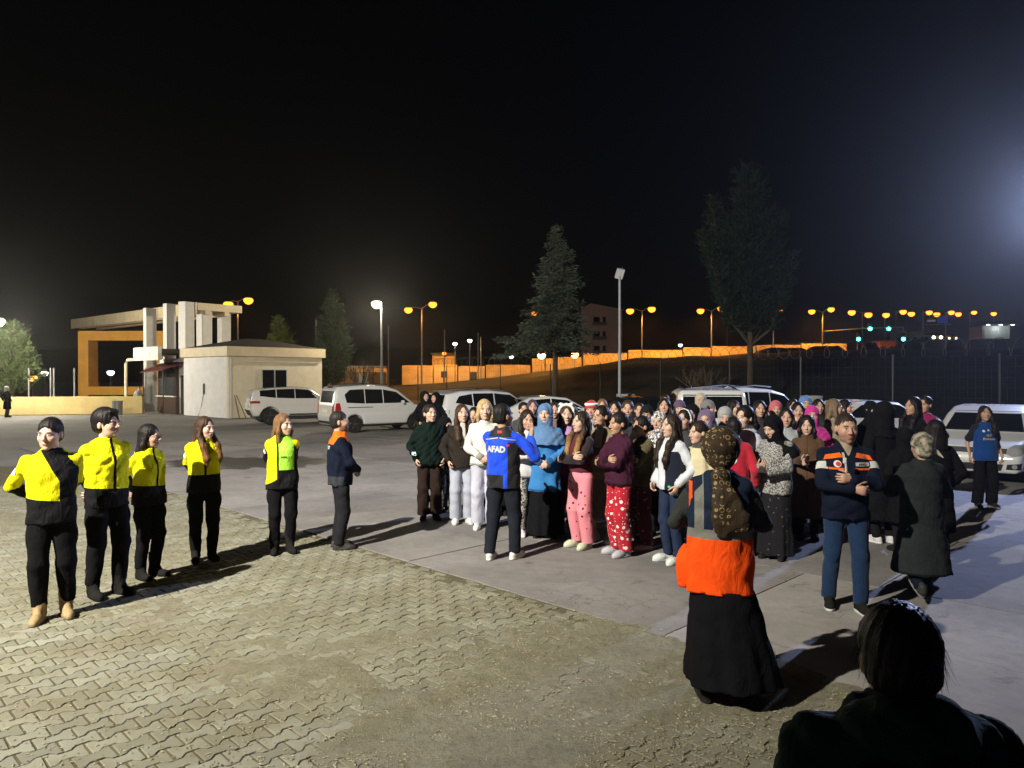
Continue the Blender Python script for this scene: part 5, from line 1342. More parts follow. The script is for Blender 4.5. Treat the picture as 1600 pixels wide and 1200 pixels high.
PLATE = mat('number_plate', (.75, .75, .72), .4, var=.03)
TXT = mat('plate_black', (.015, .015, .015), .6, var=0)
def car(label, loc, yaw, shape, paint, side_win=(), rear_win=None, front_win=None, tails=(), heads=(), cell=.045, plate=None, roof_black=None, rails=False, rim=ALLOY, handles=(), extras=None, group='cars parked along the yard'):
    root = empty('parked_car', loc, R(yaw), label, 'car', group); S = shape
    f = Field(ax_uniform(-S.Wd / 2 - .1, S.Wd / 2 + .1, cell), ax_uniform(S.l0 - .1, S.l1 + .1, cell), ax_uniform(.08, S.zt + .1, cell))
    X, Y, Z = f.full(); f.v = S(X, Y, Z).astype(np.float32); V, F = f.mesh()
    body = obj('body', mesh_np('body', V, F, paint, True), root)
    MB().box((0, (S.l0 + S.l1) / 2, .36), (S.Wd - .34, S.l1 - S.l0 - .5, .30)).build('underbody', TRIM, root)
    def side(poly, s, nm, m, off=.006, parent=root):
        return patch(nm, parent, S, poly, ((0, 0, 0), (0, 1, 0), (0, 0, 1), (-s, 0, 0)), m, off, 2, 1.25)
    def end(poly, s, nm, m, off=.006, parent=root, sub=3):
        return patch(nm, parent, S, poly, ((0, (S.l0 + S.l1) / 2, 0), (1, 0, 0), (0, 0, 1), (0, -s, 0)), m, off, sub, (S.l1 - S.l0) / 2 + .25)
    for s in (-1, 1):
        for w in side_win: side(w, s, 'side_window', GLASS)
        for (l, z) in handles: side(rect(.20, .03, l, z), s, 'door_handle', paint, .03)
        for wl in S.wheels:
            r_ = S.rw; M = Matrix.Rotation(R(90), 3, 'Y'); c = (s * (S.Wd / 2 - .12), wl, r_)
            wt = MB().lathe([(r_ * .62, -.10), (r_ * .95, -.10), (r_, -.06), (r_, .06), (r_ * .95, .10), (r_ * .62, .10)], 26, c, M).build('wheel', TYRE, root, smooth=False)
            mb = MB(); mb.lathe([(.03, -.05), (r_ * .62, -.05), (r_ * .66, -.085), (r_ * .66, .085), (r_ * .60, .05), (.03, .04)], 26, c, M)
            mb.build('rim', mat('rim_dark', (.06, .06, .06), .5), wt)
            mb = MB()
            for k in range(5):
                a = k * 2 * math.pi / 5 + .3; mb.box((s * (S.Wd / 2 - .12 + .085), wl + math.cos(a) * r_ * .33, r_ + math.sin(a) * r_ * .33), (.03, r_ * .62, r_ * .17), M=Matrix.Rotation(a, 3, 'X'))
            mb.lathe([(.02, 0), (r_ * .2, 0), (r_ * .2, .03), (.02, .03)], 12, (s * (S.Wd / 2 - .05), wl, r_), M)
            mb.build('spokes', rim, wt)
        mz = S.belt + .06
        ml = S.l0 + (S.l1 - S.l0) * .34
        MB().box((s * (S.Wd / 2 + .06), ml, mz), (.20, .10, .14)).build('wing_mirror', paint, root, bevel=.035)
        if rails: MB().tube([(s * (S.Wd / 2 - .30), S.l0 + (S.l1 - S.l0) * .46, S.zt - .0), (s * (S.Wd / 2 - .30), (S.l0 + S.l1) / 2 + .5, S.zt + .05), (s * (S.Wd / 2 - .30), S.l1 - .45, S.zt - .02)], .022, 6).build('roof_rail', CHROME, root)
    if rear_win: end(rear_win, 1, 'rear_window', GLASS)
    if front_win: end(front_win, -1, 'windscreen', GLASS)
    for poly in tails:
        for s in (-1, 1):
            end([(s * u, v) for u, v in poly], 1, 'tail_lamp', REDL, .010)
    for poly in heads:
        for s in (-1, 1): end([(s * u, v) for u, v in poly], -1, 'headlamp', LAMPG, .010)
    if plate:
        sgn, z, txt = plate
        pl = end(rect(.50, .115, 0, z), sgn, 'number_plate', PLATE, .018, sub=1)
        if txt:
            bm = text_bm(txt, .10, .002); O = ((0, (S.l0 + S.l1) / 2, z)); lay('lettering', pl, S, bm, (O, (sgn * -1 if sgn > 0 else 1, 0, 0), (0, 0, 1), (0, -sgn, 0)), TXT, .022, (S.l1 - S.l0) / 2 + .25)
    if extras: extras(root, S, side, end)
    return root
# white van (small people carrier), rear left three quarter view
VAN = CarShape([(-2.08, .28), (-2.10, .62), (-1.98, .86), (-1.25, 1.02), (-.55, 1.58), (-.1, 1.72), (.8, 1.77), (1.85, 1.72), (1.96, 1.6), (2.08, 1.0), (2.10, .55), (2.06, .28)], 1.76, 1.05, .20, (-1.28, 1.27), .31, .07, .10)
def van_extra(root, S, side, end):
    for s in (-1, 1):
        side([(.55, .93), (1.55, .93), (1.55, .955), (.55, .955)], s, 'door_rail', TRIM, .006)
        side([(1.84, .70), (2.06, .70), (2.02, 1.10), (1.88, 1.12), (1.82, .9)], s, 'tail_lamp', REDL, .014)
    end(rect(1.5, .10, 0, .38), 1, 'bumper_strip', TRIM, .008); end(rect(.5, .09, 0, 1.705), 1, 'roof_spoiler', TRIM, .01)
# road alignment of parked cars
p = W(588, 0, 28.8)
car('white van like people carrier parked beside the black roofed off roader', (p.x, p.y, 0), 126, VAN, PAINT_W,
    side_win=[[(-1.02, 1.08), (-.45, 1.5), (.1, 1.6), (.1, 1.08)], [(.14, 1.08), (.14, 1.6), (.85, 1.62), (.85, 1.08)], [(.89, 1.08), (.89, 1.62), (1.45, 1.60), (1.66, 1.42), (1.60, 1.12)]],
    rear_win=[(-.58, 1.12), (.58, 1.12), (.60, 1.56), (-.60, 1.56)], tails=[[(.62, .70), (.80, .70), (.78, 1.10), (.66, 1.12)]], plate=(1, .80, ''), rails=True, handles=((.0, .98), (.75, .98)), extras=van_extra)
# white off roader with black roof
EVO = CarShape([(-2.15, .35), (-2.17, .75), (-2.0, .95), (-1.05, 1.08), (-.35, 1.58), (.3, 1.64), (1.2, 1.60), (1.95, 1.52), (2.0, 1.45), (2.12, 1.02), (2.16, .62), (2.02, .35)], 1.90, 1.08, .30, (-1.32, 1.33), .36, .12, .12)
def evo_extra(root, S, side, end):
    for s in (-1, 1):
        side([(1.75, .93), (2.1, .93), (2.05, 1.04), (1.75, 1.03)], s, 'tail_lamp', REDL, .014); side([(-.9, .40), (.95, .40), (.95, .46), (-.9, .46)], s, 'sill_trim', TRIM, .008)
    end(rect(1.7, .26, 0, .50), 1, 'rear_bumper_trim', TRIM, .010); end([(-.62, 1.55), (.62, 1.55), (.58, 1.61), (-.58, 1.61)], 1, 'roof_spoiler', TRIM, .01)
    # black roof
    bm = bmesh.new(); bmesh.ops.create_grid(bm, x_segments=12, y_segments=16, size=1.0)
    for v in bm.verts: v.co = (v.co.x * .56, v.co.y * .98 + .75, 0)
    lay('roof_panel', root, S, bm, ((0, 0, 1.4), (1, 0, 0), (0, 1, 0), (0, 0, -1)), PAINT_K, .006, .6)
p = W(464, 0, 33.4)
car('white off roader with a black roof parked nearest the guard house', (p.x, p.y, 0), 118, EVO, PAINT_WW,
    side_win=[[(-.95, 1.12), (-.32, 1.5), (.25, 1.55), (.25, 1.13)], [(.29, 1.13), (.29, 1.55), (1.05, 1.53), (1.05, 1.16)], [(1.09, 1.16), (1.09, 1.53), (1.75, 1.48), (1.75, 1.24)]],
    rear_win=[(-.66, 1.14), (.66, 1.14), (.58, 1.5), (-.58, 1.5)], tails=[[(.45, .93), (.85, .93), (.85, 1.03), (.5, 1.02)]], plate=(1, .80, ''), handles=((.05, 1.0), (.9, 1.0)), extras=evo_extra)
# white crossover, rear view
SUV = CarShape([(-2.2, .32), (-2.22, .72), (-2.05, .95), (-1.1, 1.05), (-.35, 1.56), (.4, 1.64), (1.5, 1.62), (2.0, 1.52), (2.18, 1.0), (2.22, .6), (2.1, .32)], 1.84, 1.05, .26, (-1.36, 1.35), .35, .12, .12)
p = W(765, 0, 25.2)
car('white crossover with a wide dark rear window behind the blonde girl', (p.x, p.y, 0), 122, SUV, PAINT_W,
    side_win=[[(-1.0, 1.09), (-.32, 1.48), (.3, 1.54), (.3, 1.09)], [(.34, 1.09), (.34, 1.54), (1.1, 1.54), (1.1, 1.12)], [(1.14, 1.14), (1.14, 1.53), (1.6, 1.46), (1.75, 1.25)]],
    rear_win=[(-.68, 1.10), (.68, 1.10), (.60, 1.5), (-.60, 1.5)], tails=[[(.38, .90), (.86, .90), (.86, 1.03), (.55, 1.02)]], plate=(1, .72, ''), rails=True, handles=((.05, .97), (.95, .97)))
SED = CarShape([(-2.25, .30), (-2.27, .62), (-2.1, .78), (-1.05, .95), (-.25, 1.40), (.35, 1.46), (1.0, 1.42), (1.75, 1.05), (2.2, .98), (2.27, .65), (2.18, .30)], 1.78, .96, .34, (-1.35, 1.33), .31, .12, .12)
sedw = [[(-.9, .99), (-.22, 1.33), (.3, 1.38), (.3, .99)], [(.34, .99), (.34, 1.38), (.95, 1.34), (1.4, 1.10), (1.35, 1.02)]]
p = W(866, 0, 24.6)
car('silver white saloon with a curved dark side window behind the headscarves', (p.x, p.y, 0), 102, SED, PAINT_W, side_win=sedw, rear_win=[(-.6, 1.05), (.6, 1.05), (.5, 1.34), (-.5, 1.34)], tails=[[(.5, .80), (.82, .80), (.82, .93), (.5, .93)]], rails=False, handles=((.1, .9), (1.0, .9)))
p = W(1018, 0, 24.0)
car('black saloon almost lost in the dark behind the middle of the crowd', (p.x, p.y, 0), 95, SED, PAINT_K, side_win=sedw, rear_win=[(-.6, 1.05), (.6, 1.05), (.5, 1.34), (-.5, 1.34)], tails=[[(.5, .80), (.82, .80), (.82, .93), (.5, .93)]])
MPV = CarShape([(-2.1, .3), (-2.12, .68), (-1.95, .9), (-1.2, 1.05), (-.5, 1.62), (0, 1.74), (.9, 1.80), (1.85, 1.76), (1.98, 1.62), (2.1, 1.0), (2.12, .55), (2.05, .3)], 1.82, 1.08, .16, (-1.28, 1.27), .32, .07, .11)
def flap_open(root, S, side, end): pass
p = W(1098, 0, 19.6)
car('white people carrier with chrome roof rails seen from behind the crowd', (p.x, p.y, 0), 172, MPV, PAINT_W, side_win=[[(-1.0, 1.1), (-.45, 1.55), (.1, 1.64), (.1, 1.1)], [(.14, 1.1), (.14, 1.65), (.9, 1.67), (.9, 1.1)], [(.94, 1.1), (.94, 1.67), (1.65, 1.62), (1.7, 1.15)]],
    rear_win=[(-.72, 1.10), (.72, 1.10), (.68, 1.66), (-.68, 1.66)], tails=[[(.70, .75), (.84, .75), (.84, 1.2), (.74, 1.2)]], plate=(1, .8, ''), rails=True)
p = W(1172, 0, 21.4)
car('second white people carrier with bluish sheen right of the first', (p.x, p.y, 0), 118, MPV, PAINT_W, side_win=[[(-1.0, 1.1), (-.45, 1.55), (.1, 1.64), (.1, 1.1)], [(.14, 1.1), (.14, 1.65), (.9, 1.67), (.9, 1.1)], [(.94, 1.1), (.94, 1.67), (1.65, 1.62), (1.7, 1.15)]],
    rear_win=[(-.72, 1.10), (.72, 1.10), (.68, 1.66), (-.68, 1.66)], tails=[[(.70, .75), (.84, .75), (.84, 1.2), (.74, 1.2)]], rails=True)
p = W(1209, 0, 23.5); bx_ = empty('sign_panel', (p.x, p.y, 0), R(0), 'plain white rectangular panel beside the second people carrier', 'panel')
MB().box((0, 0, 1.25), (.42, .04, .66)).build('board', PANEL_W, bx_, bevel=.008); MB().tube([(0, .03, 0), (0, .03, 1.2)], .025, 6).build('post', STEEL, bx_)
p = W(1362, 0, 20.4)
car('white saloon mostly hidden behind the black dressed women', (p.x, p.y, 0), 104, SED, PAINT_W, side_win=sedw, rear_win=[(-.6, 1.05), (.6, 1.05), (.5, 1.34), (-.5, 1.34)], handles=((.1, .9),))
# white hatchback facing the camera at the right edge
HAT = CarShape([(-1.98, .22), (-2.02, .50), (-1.93, .72), (-1.2, .96), (-.62, 1.34), (-.2, 1.46), (.5, 1.48), (1.4, 1.42), (1.75, 1.25), (1.93, .9), (1.96, .5), (1.88, .22)], 1.70, .97, .28, (-1.22, 1.24), .31, .13, .12)
def hat_extra(root, S, side, end):
    end([(-.50, .60), (.50, .60), (.52, .70), (-.52, .70)], -1, 'grille', TRIM, .008); end([(-.42, .27), (.42, .27), (.46, .40), (-.46, .40)], -1, 'lower_grille', TRIM, .008)
    for s in (-1, 1):
        fg = end([(s * .50, .30), (s * .76, .30), (s * .78, .43), (s * .52, .40)], -1, 'fog_lamp_recess', TRIM, .008); end(disc(.045, 12, s * .64, .36), -1, 'fog_lamp', LAMPG, .014, fg)
        end([(s * .10, .985), (s * .62, 1.0), (s * .62, 1.015), (s * .10, 1.0)], -1, 'wiper', TRIM, .016)
    em = end(disc(.065, 20, 0, .655), -1, 'emblem', CHROME, .016); end(disc(.052, 20, 0, .655), -1, 'emblem_field', TRIM, .019, em)
    tb = text_bm('W', .075, .002); lay('lettering', em, S, tb, ((0, 0, .648), (1, 0, 0), (0, 0, 1), (0, 1, 0)), CHROME, .022, 2.3)
p = Vector((10.45, 16.0, 0))
car('white hatchback facing the camera at the right edge with a woman before it', (p.x, p.y, 0), -41, HAT, PAINT_W, side_win=[[(-.78, 1.0), (-.5, 1.24), (.0, 1.36), (.0, 1.0)], [(.04, 1.0), (.04, 1.37), (1.0, 1.36), (1.3, 1.2), (1.2, 1.04)]],
    front_win=[(-.70, .985), (.70, .985), (.58, 1.37), (-.58, 1.37)], heads=[[(.50, .60), (.60, .55), (.74, .58), (.80, .68), (.76, .78), (.62, .77), (.54, .72)]], plate=(-1, .49, '44'), cell=.032, extras=hat_extra)
# ================================================================ the people in the yard
YEL = (.66, .62, .006); BLK = (.007, .007, .0085); BLK2 = (.012, .012, .014); NAVY = (.008, .011, .024); ORG = (.80, .13, .012); WHT = (.66, .65, .66)
BRN = (.045, .024, .014); DBR = (.020, .013, .010); HBK = (.010, .008, .008); BLOND = (.40, .29, .15); LBR = (.16, .085, .038)
FAIR = (.56, .37, .29); MID = (.48, .30, .22); TAN = (.42, .25, .17)
PLACED = []
def XD(px, yf): d = CAMH * FPX / (yf - HZ); return (px - 800) / FPX * d, d
def Hof(ytop, d): return CAMH - (ytop - HZ) / FPX * d
def front(label, px, yf, ytop, yaw, **kw):
    x, d = XD(px, yf); PLACED.append((x, d)); return person(label, x, d, Hof(ytop, d) / 1.008, yaw, near=kw.pop('near', 2), **kw)
def armblack(t0): return lambda x, y, z, c: np.where(c['arm'] > 0, c['t'] - t0, -1.0)
def hemblack(z0, a=0.0): return lambda x, y, z, c: np.where(c['arm'] > .005, -1.0, z0 + a * x - z)
def zipper(w=.013, x0=0.0): return lambda x, y, z, c: np.where((y < 0) & (c['arm'] < 0), w - np.abs(x - x0), -1.0)
def yoke(z0): return lambda x, y, z, c: z - z0
WHITEP = mat('white_badge', (.62, .62, .60), .7, var=.1); ORGP = cloth('orange_patch', ORG); GREYP = mat('reflective_grey', (.45, .45, .43), .5, var=.05); REDP = mat('red_badge', (.5, .02, .03), .7, var=.1)
def front_plane(x, z): return ((x, 0, z), (1, 0, 0), (0, 0, 1), (0, 1, 0))
def back_plane(x, z): return ((x, 0, z), (-1, 0, 0), (0, 0, 1), (0, -1, 0))
def arm_badge(side):
    def f(root, r, g):
        S, E = r.S[side], r.E[side]; m = S + (E - S) * .42; ax = unit(E - S); out = np.array((side, -.55, .15)); out = unit(out - ax * (out @ ax)); u = np.cross(out, ax)
        patch('arm_badge', root, g, disc(.032), (m, u, ax, -out), WHITEP, .004, 1, .16)
    return f
def jacket_yellow(open_=None, hem=.83, **kw):
    z = [(hemblack(kw.pop('hz', 1.0), kw.pop('ha', 0.0)), BLK), (armblack(kw.pop('at', 1.0)), BLK)]
    z += kw.pop('more', [(zipper(), BLK)])
    return dict(c=YEL, infl=.034, hem=hem, boxy=.93, collar=.03, hood=True, zones=z, rough=.8, spec=.1, sheen=.0, wr=.006, wl=.10, bump=.7, **kw)
CARGO = dict(style='cargo', c=BLK, rise=.06, cuffed=False, clip=.12)
BOOT = ('boot', (.014, .013, .013), (.010, .010, .010)); TANBOOT = ('boot', (.32, .22, .11), (.20, .14, .08))
# ---- rescue team in yellow
front('man in open yellow and black jacket with tan boots, leftmost of the team', 80, 968, 654, 28, head=(-20, 4), man=True,
      top=jacket_yellow(hz=1.03, ha=-.12, more=[(lambda x, y, z, c: np.where((y < 0) & (c['arm'] < 0), np.minimum(x - .065 + .55 * np.clip(z - 1.19, 0, 1), .5), -1), BLK)]),
      bottom=CARGO, shoes=TANBOOT, hair=dict(k='short', c=HBK, vol=.009), arms=('behind_wide', 'behind'), skin=FAIR, extra=arm_badge(-1), feet=((-.10, -.02), (.10, .06)))
front('man with glasses and moustache in zipped yellow jacket, second of the team', 166, 931, 641, 58, head=(22, -4), man=True, top=jacket_yellow(hz=1.0, ha=-.10), bottom=CARGO, shoes=BOOT,
      hair=dict(k='short', c=HBK, vol=.020, fringe=.0), arms=('behind', 'behind'), beard=((.03, .02, .015), .15, 1.0), glasses=True, skin=FAIR, extra=arm_badge(-1), feet=((-.11, .02), (.10, -.05)))
front('woman with long straight black hair and glasses in yellow jacket, third of team', 232, 903, 664, 66, head=(22, 2), top=jacket_yellow(hz=1.04, ha=-.08), bottom=CARGO, shoes=BOOT,
      hair=dict(k='long', c=HBK, len=.34, front=(0, 0)), arms=('behind', 'behind'), glasses=True, skin=MID, extra=arm_badge(-1))
front('woman with long wavy brown hair over zipped yellow jacket, fourth of team', 318, 876, 652, 30, head=(35, 2), top=jacket_yellow(hz=1.04, at=1.0), bottom=CARGO, shoes=BOOT,
      hair=dict(k='long', c=BRN, c2=(.15, .07, .025), len=.40), arms=('behind', 'behind'), skin=FAIR, extra=arm_badge(-1))
front('woman in neon green shirt under an open yellow jacket, fifth of the team', 441, 864, 648, 24, head=(36, -2), top=dict(c=YEL, infl=.034, hem=.80, boxy=.93, collar=.02, hood=True, rough=.6, sheen=0, wr=.008, bump=.6, zones=[(hemblack(.98, .6), BLK), (armblack(.92), BLK),
      (lambda x, y, z, c: np.where((y < 0) & (c['arm'] < 0), .115 - np.abs(x - .035), -1), BLK), (lambda x, y, z, c: np.where((y < 0) & (c['arm'] < 0) & (z > 1.04), .092 - np.abs(x - .035), -1), (.36, .78, .06)), (lambda x, y, z, c: np.where(c['arm'] < 0, .5 * np.clip(x - .135, -1, 1), -1) * np.where(y < .03, 1, -1), BLK)]), bottom=dict(CARGO), shoes=BOOT,
      hair=dict(k='bob', c=LBR, len=.21), arms=('behind', 'behind'), skin=FAIR, extra=lambda root, r, g: (arm_badge(-1)(root, r, g), lay('lettering', root, g, text_bm('AFAD', .030, .001), front_plane(.0, 1.20), TXT, .005)))
def dark_extra(root, r, g):
    lay('lettering', root, g, text_bm('AFAD', .055, .003), ((.0, .05, 1.27), (-1, 0, 0), (0, 0, 1), (.0, -1, 0)), GREYP, .005)
    patch('shoulder_patch', root, g, [(-.02, -.13), (.02, -.13), (.03, .03), (-.03, .03)], ((.10, -.05, 1.22), (1, 0, 0), (0, 0, 1), (0, 1, 0)), ORGP, .005, 2)
front('bearded man in navy jacket with orange shoulders facing the crowd', 531, 857, 643, 112, head=(-8, -3), man=True, top=dict(c=NAVY, infl=.036, hem=.80, boxy=.96, collar=.03, belly=.02, wr=.008, zones=[(lambda x, y, z, c: np.minimum(z - 1.33 + .15 * np.clip(y, -.1, .1), .10 - np.abs(x) + .05), ORG), (lambda x, y, z, c: np.where((y > -.02) & (c['arm'] < 0), .92 - z, -1), (.035, .038, .045))]),
      bottom=dict(style='cargo', c=(.016, .016, .020)), shoes=('shoe', (.03, .028, .028), (.02, .02, .02)), hair=dict(k='short', c=(.02, .017, .016), vol=.006), arms=('clasp', 'clasp'), beard=((.05, .035, .03), .75, .8), skin=MID, extra=dark_extra)
# ---- speaker in blue
def afad_extra(root, r, g):
    lay('lettering', root, g, text_bm('AFAD', .088, .005), back_plane(.025, 1.225), GREYP, .005)
    patch('red_dot_badge', root, g, disc(.015), back_plane(-.115, 1.272), REDP, .006, 1)
    patch('collar_label', root, g, rect(.06, .03), back_plane(0, 1.415), REDP, .005, 1)
    for s in (-1, 1): patch('reflective_piping', root, g, [(-.085, -.004), (.085, -.030), (.085, -.022), (-.085, .004)] if s < 0 else [(.085, -.004), (-.085, -.030), (-.085, -.022), (.085, .004)], back_plane(s * .095, 1.352), GREYP, .004, 2)
BLUE = (.008, .055, .62)
front('man in bright blue jacket lettered AFAD addressing the crowd with a raised hand', 786, 873, 632, 158, head=(-28, -4), man=True,
      top=dict(c=BLUE, infl=.036, hem=.80, boxy=.94, collar=.04, wr=.008, rough=.6, zones=[(lambda x, y, z, c: np.where((c['arm'] < 0) & (y > 0), np.minimum(z - 1.36, 1), -1), BLK2), (lambda x, y, z, c: np.where((c['arm'] < 0), np.minimum(-.105 - x, 1.30 - z), -1), BLK2),
          (lambda x, y, z, c: np.where((y > 0) & (c['arm'] < 0), np.minimum(.115 - np.abs(x - .055), .945 - z + .0 * x), -1), BLK2)]),
      bottom=dict(style='cargo', c=(.014, .016, .024)), shoes=('sneaker', (.55, .54, .52), (.62, .61, .58)), hair=dict(k='short', c=(.012, .012, .012), vol=.008), arms=(((.27, -.17, 1.34), (.5, .5, -1), (.05, -.1, 1), (-.6, .8, 0), .15), 'crossed'), skin=TAN, feet=((-.13, -.05), (.12, .07)), extra=afad_extra)

# ---- front of the crowd
SNK = ('sneaker', (.55, .54, .55), (.62, .61, .62)); SLP = ('slipper', (.55, .53, .53), (.5, .5, .5)); CROC = ('croc', (.56, .58, .57), (.55, .57, .56)); DARKSH = ('shoe', (.015, .014, .014), (.02, .02, .02))
front('girl in dark green padded jacket and dark brown trousers at the crowd\'s left end', 671, 812, 633, 12, head=(22, -4), top=dict(c=(.006, .012, .011), infl=.05, boxy=.95, hem=.82, collar=.04, hood=True, wr=.010, wl=.09), bottom=dict(style='wide', c=(.022, .014, .012)), shoes=DARKSH,
      hair=dict(k='bun', c=DBR), arms=('pocket', 'pocket'), skin=FAIR, extra=lambda root, r, g: patch('held_face_mask', root, g, rect(.06, .05), ((-.24, -.05, 1.0), (1, 0, 0), (0, 0, 1), (0, 1, 0)), mat('pale_blue_mask', (.4, .6, .65), .8), .006, 1))
front('girl with long brown hair in black jacket and pale grey blue trousers', 722, 818, 633, 10, head=(8, -6), top=dict(c=(.022, .018, .016), infl=.044, boxy=.95, hem=.82, collar=.03, rough=.6, wr=.010, zones=[(lambda x, y, z, c: np.where((y < 0) & (z > 1.1), .035 - np.abs(x), -1), (.45, .42, .40))]), bottom=dict(style='wide', c=(.33, .35, .43)), shoes=SLP,
      hair=dict(k='long', c=BRN, len=.42), arms=('pocket', 'pocket'), skin=FAIR)
front('blonde girl in white sweatshirt and pale lilac trousers with clasped hands', 757, 826, 626, 4, head=(4, -2), top=dict(c=(.60, .57, .55), infl=.034, boxy=.95, hem=.86, collar=.005, wr=.008, name='sweatshirt'), bottom=dict(style='wide', c=(.42, .42, .52)), shoes=SNK,
      hair=dict(k='bob', c=BLOND, len=.15, vol=.014), arms=('clasp', 'clasp'), skin=FAIR)
front('girl in leopard print trousers half hidden behind the blue jacketed man', 824, 836, 641, 22, head=(-10, 5), top=dict(c=(.50, .49, .50), infl=.03, hem=.80, boxy=.9, name='sweatshirt'), bottom=dict(style='wide', c=(.4, .4, .4), pat=pat_noise((.02, .018, .016), (.42, .40, .37), 46, .47, .53)), shoes=SNK,
      hair=dict(k='long', c=DBR, len=.36), arms=('phone', 'phone2'), skin=MID, near=1)
front('woman in bright blue headscarf and blue tunic over a long black skirt', 852, 838, 632, -4, head=(-8, -4), top=dict(c=(.030, .155, .40), infl=.04, hem=.60, flare=.12, boxy=.9, wr=.008, name='tunic'), bottom=dict(style='skirt', c=BLK, hem=.04, flare=.08), shoes=DARKSH,
      hair=dict(k='hijab', c=(.085, .165, .32), drape=.17), arms=('clasp', 'clasp'), skin=FAIR)
def bear_ears(root, r, g):
    mb = MB()
    for sx in (-1, 1): mb.lathe([(.004, -.02), (.024, -.012), (.028, .0), (.022, .014), (.004, .02)], 10, (sx * .065, -.02, .135))
    mb.tube([(-.088, -.01, .02), (-.085, -.03, .08), (-.05, -.04, .118), (0, -.045, .128), (.05, -.04, .118), (.085, -.03, .08), (.088, -.01, .02)], .020, 8)
    V = np.array([tuple(v) for v in mb.v]) * HS @ r.Rh.T + r.Hc; obj('fluffy_headband', mesh_np('headband', V, mb.f, cloth('fluffy_white', (.68, .66, .64), sheen=.6)), root)
front('girl with fluffy white bear ear headband in lilac and mauve nightwear', 884, 831, 634, -8, head=(12, -4), top=dict(c=(.42, .22, .46), infl=.03, hem=.80, boxy=.9, name='pyjama_top', zones=[(lambda x, y, z, c: np.where(c['arm'] < 0, 1.2 - z + .3 * x, c['t'] - .6), (.16, .03, .08))]), bottom=dict(style='pajama', c=(.10, .022, .045)), shoes=('slipper', (.4, .25, .3), (.4, .3, .3)),
      hair=dict(k='long', c=BRN, len=.34), arms=('down', 'pocket'), skin=FAIR, extra=bear_ears)
PINKPAT = pat_spots((.62, .21, .26), (.09, .01, .02), 11.0, .17)
front('girl with ombre hair and folded arms in pink patterned trousers', 908, 856, 644, -52, head=(-6, -2), top=dict(c=(.075, .012, .022), infl=.02, hem=.97, boxy=.8, name='pyjama_top', zones=[(armblack(-1), (.018, .012, .014))]), bottom=dict(style='pajama', c=(.6, .2, .26), pat=PINKPAT), shoes=('slipper', (.46, .50, .36), (.42, .45, .33)),
      hair=dict(k='long', c=DBR, c2=(.26, .14, .05), len=.46), arms=('crossed', 'crossed2'), skin=FAIR)
front('girl with glasses in tan top and spotted grey brown long skirt', 940, 846, 635, -28, head=(-24, -2), top=dict(c=(.20, .15, .10), infl=.026, hem=.80, boxy=.9, name='cardigan', zones=[(lambda x, y, z, c: np.where((y < 0) & (z > 1.2), .05 - np.abs(x), -1), (.5, .42, .36))]), bottom=dict(style='skirt', c=(.16, .12, .10), hem=.30, flare=.04, pat=pat_spots((.15, .115, .095), (.05, .04, .04), 22, .2)), shoes=SNK,
      hair=dict(k='bun', c=HBK), arms=('crossed', 'crossed2'), glasses=True, skin=MID, near=1)
REDPAT = pat_spots((.36, .012, .028), (.66, .60, .58), 12.5, .26, (.55, .50, .48))
front('girl in maroon fleece with crossed arms and red reindeer pattern trousers', 968, 868, 645, -66, head=(-4, 4), top=dict(c=(.040, .008, .024), infl=.048, hem=.86, boxy=.98, collar=.03, wr=.008, wl=.07, name='fleece', sheen=.5), bottom=dict(style='pajama', c=(.4, .02, .03), pat=REDPAT), shoes=('slipper', (.38, .36, .40), (.34, .33, .36)),
      hair=dict(k='bun', c=HBK, bz=-.01), arms=('crossed', 'crossed2'), skin=TAN, sw=.165)
front('woman in olive jacket and dark red patterned trousers facing left', 1003, 858, 651, -70, head=(0, 2), top=dict(c=(.075, .062, .028), infl=.036, hem=.80, boxy=.92, collar=.02, wr=.008), bottom=dict(style='pajama', c=(.08, .01, .02), pat=pat_spots((.075, .012, .022), (.25, .2, .2), 15, .2)), shoes=('slipper', (.45, .22, .25), (.4, .2, .2)),
      hair=dict(k='bun', c=HBK, bz=-.02), arms=('crossed', 'crossed2'), skin=TAN)
front('girl with very long dark hair in white top with navy panel and white clogs', 1050, 879, 648, -62, head=(-8, 0), top=dict(c=(.50, .52, .58), infl=.036, hem=.86, boxy=.95, collar=.02, name='sweatshirt', zones=[(lambda x, y, z, c: np.where((c['arm'] < 0), np.minimum(x - .04, 1.30 - z), -1), NAVY)]), bottom=dict(style='straight', c=(.016, .026, .060)), shoes=CROC,
      hair=dict(k='long', c=DBR, len=.44, front=(1, 1)), arms=('pocket', 'pocket'), skin=FAIR, extra=lambda root, r, g: patch('green_label', root, g, rect(.03, .025), ((.11, -.05, .90), (1, 0, 0), (0, 0, 1), (0, 1, 0)), mat('green_label', (.05, .5, .25), .6), .006, 1))
front('girl in cream jacket with tied back hair just left of the orange vest', 1093, 884, 659, -66, head=(-6, 2), top=dict(c=(.52, .46, .30), infl=.038, hem=.86, boxy=.95, collar=.03, wr=.006, sheen=.4, zones=[(yoke(1.405), (.05, .045, .04))]), bottom=dict(style='straight', c=(.03, .03, .04)), shoes=SNK, hair=dict(k='bun', c=DBR, bz=-.03), arms=('pocket', 'pocket'), skin=FAIR)
def red_emblem(root, r, g): patch('emblem_patch', root, g, disc(.035, ry=.05), ((.0, 0, 1.22), (-1, 0, 0), (0, 0, 1), (0, -1, 0)), WHITEP, .006, 1)
x_, d_ = XD(1147, 872); PLACED.append((x_, d_))
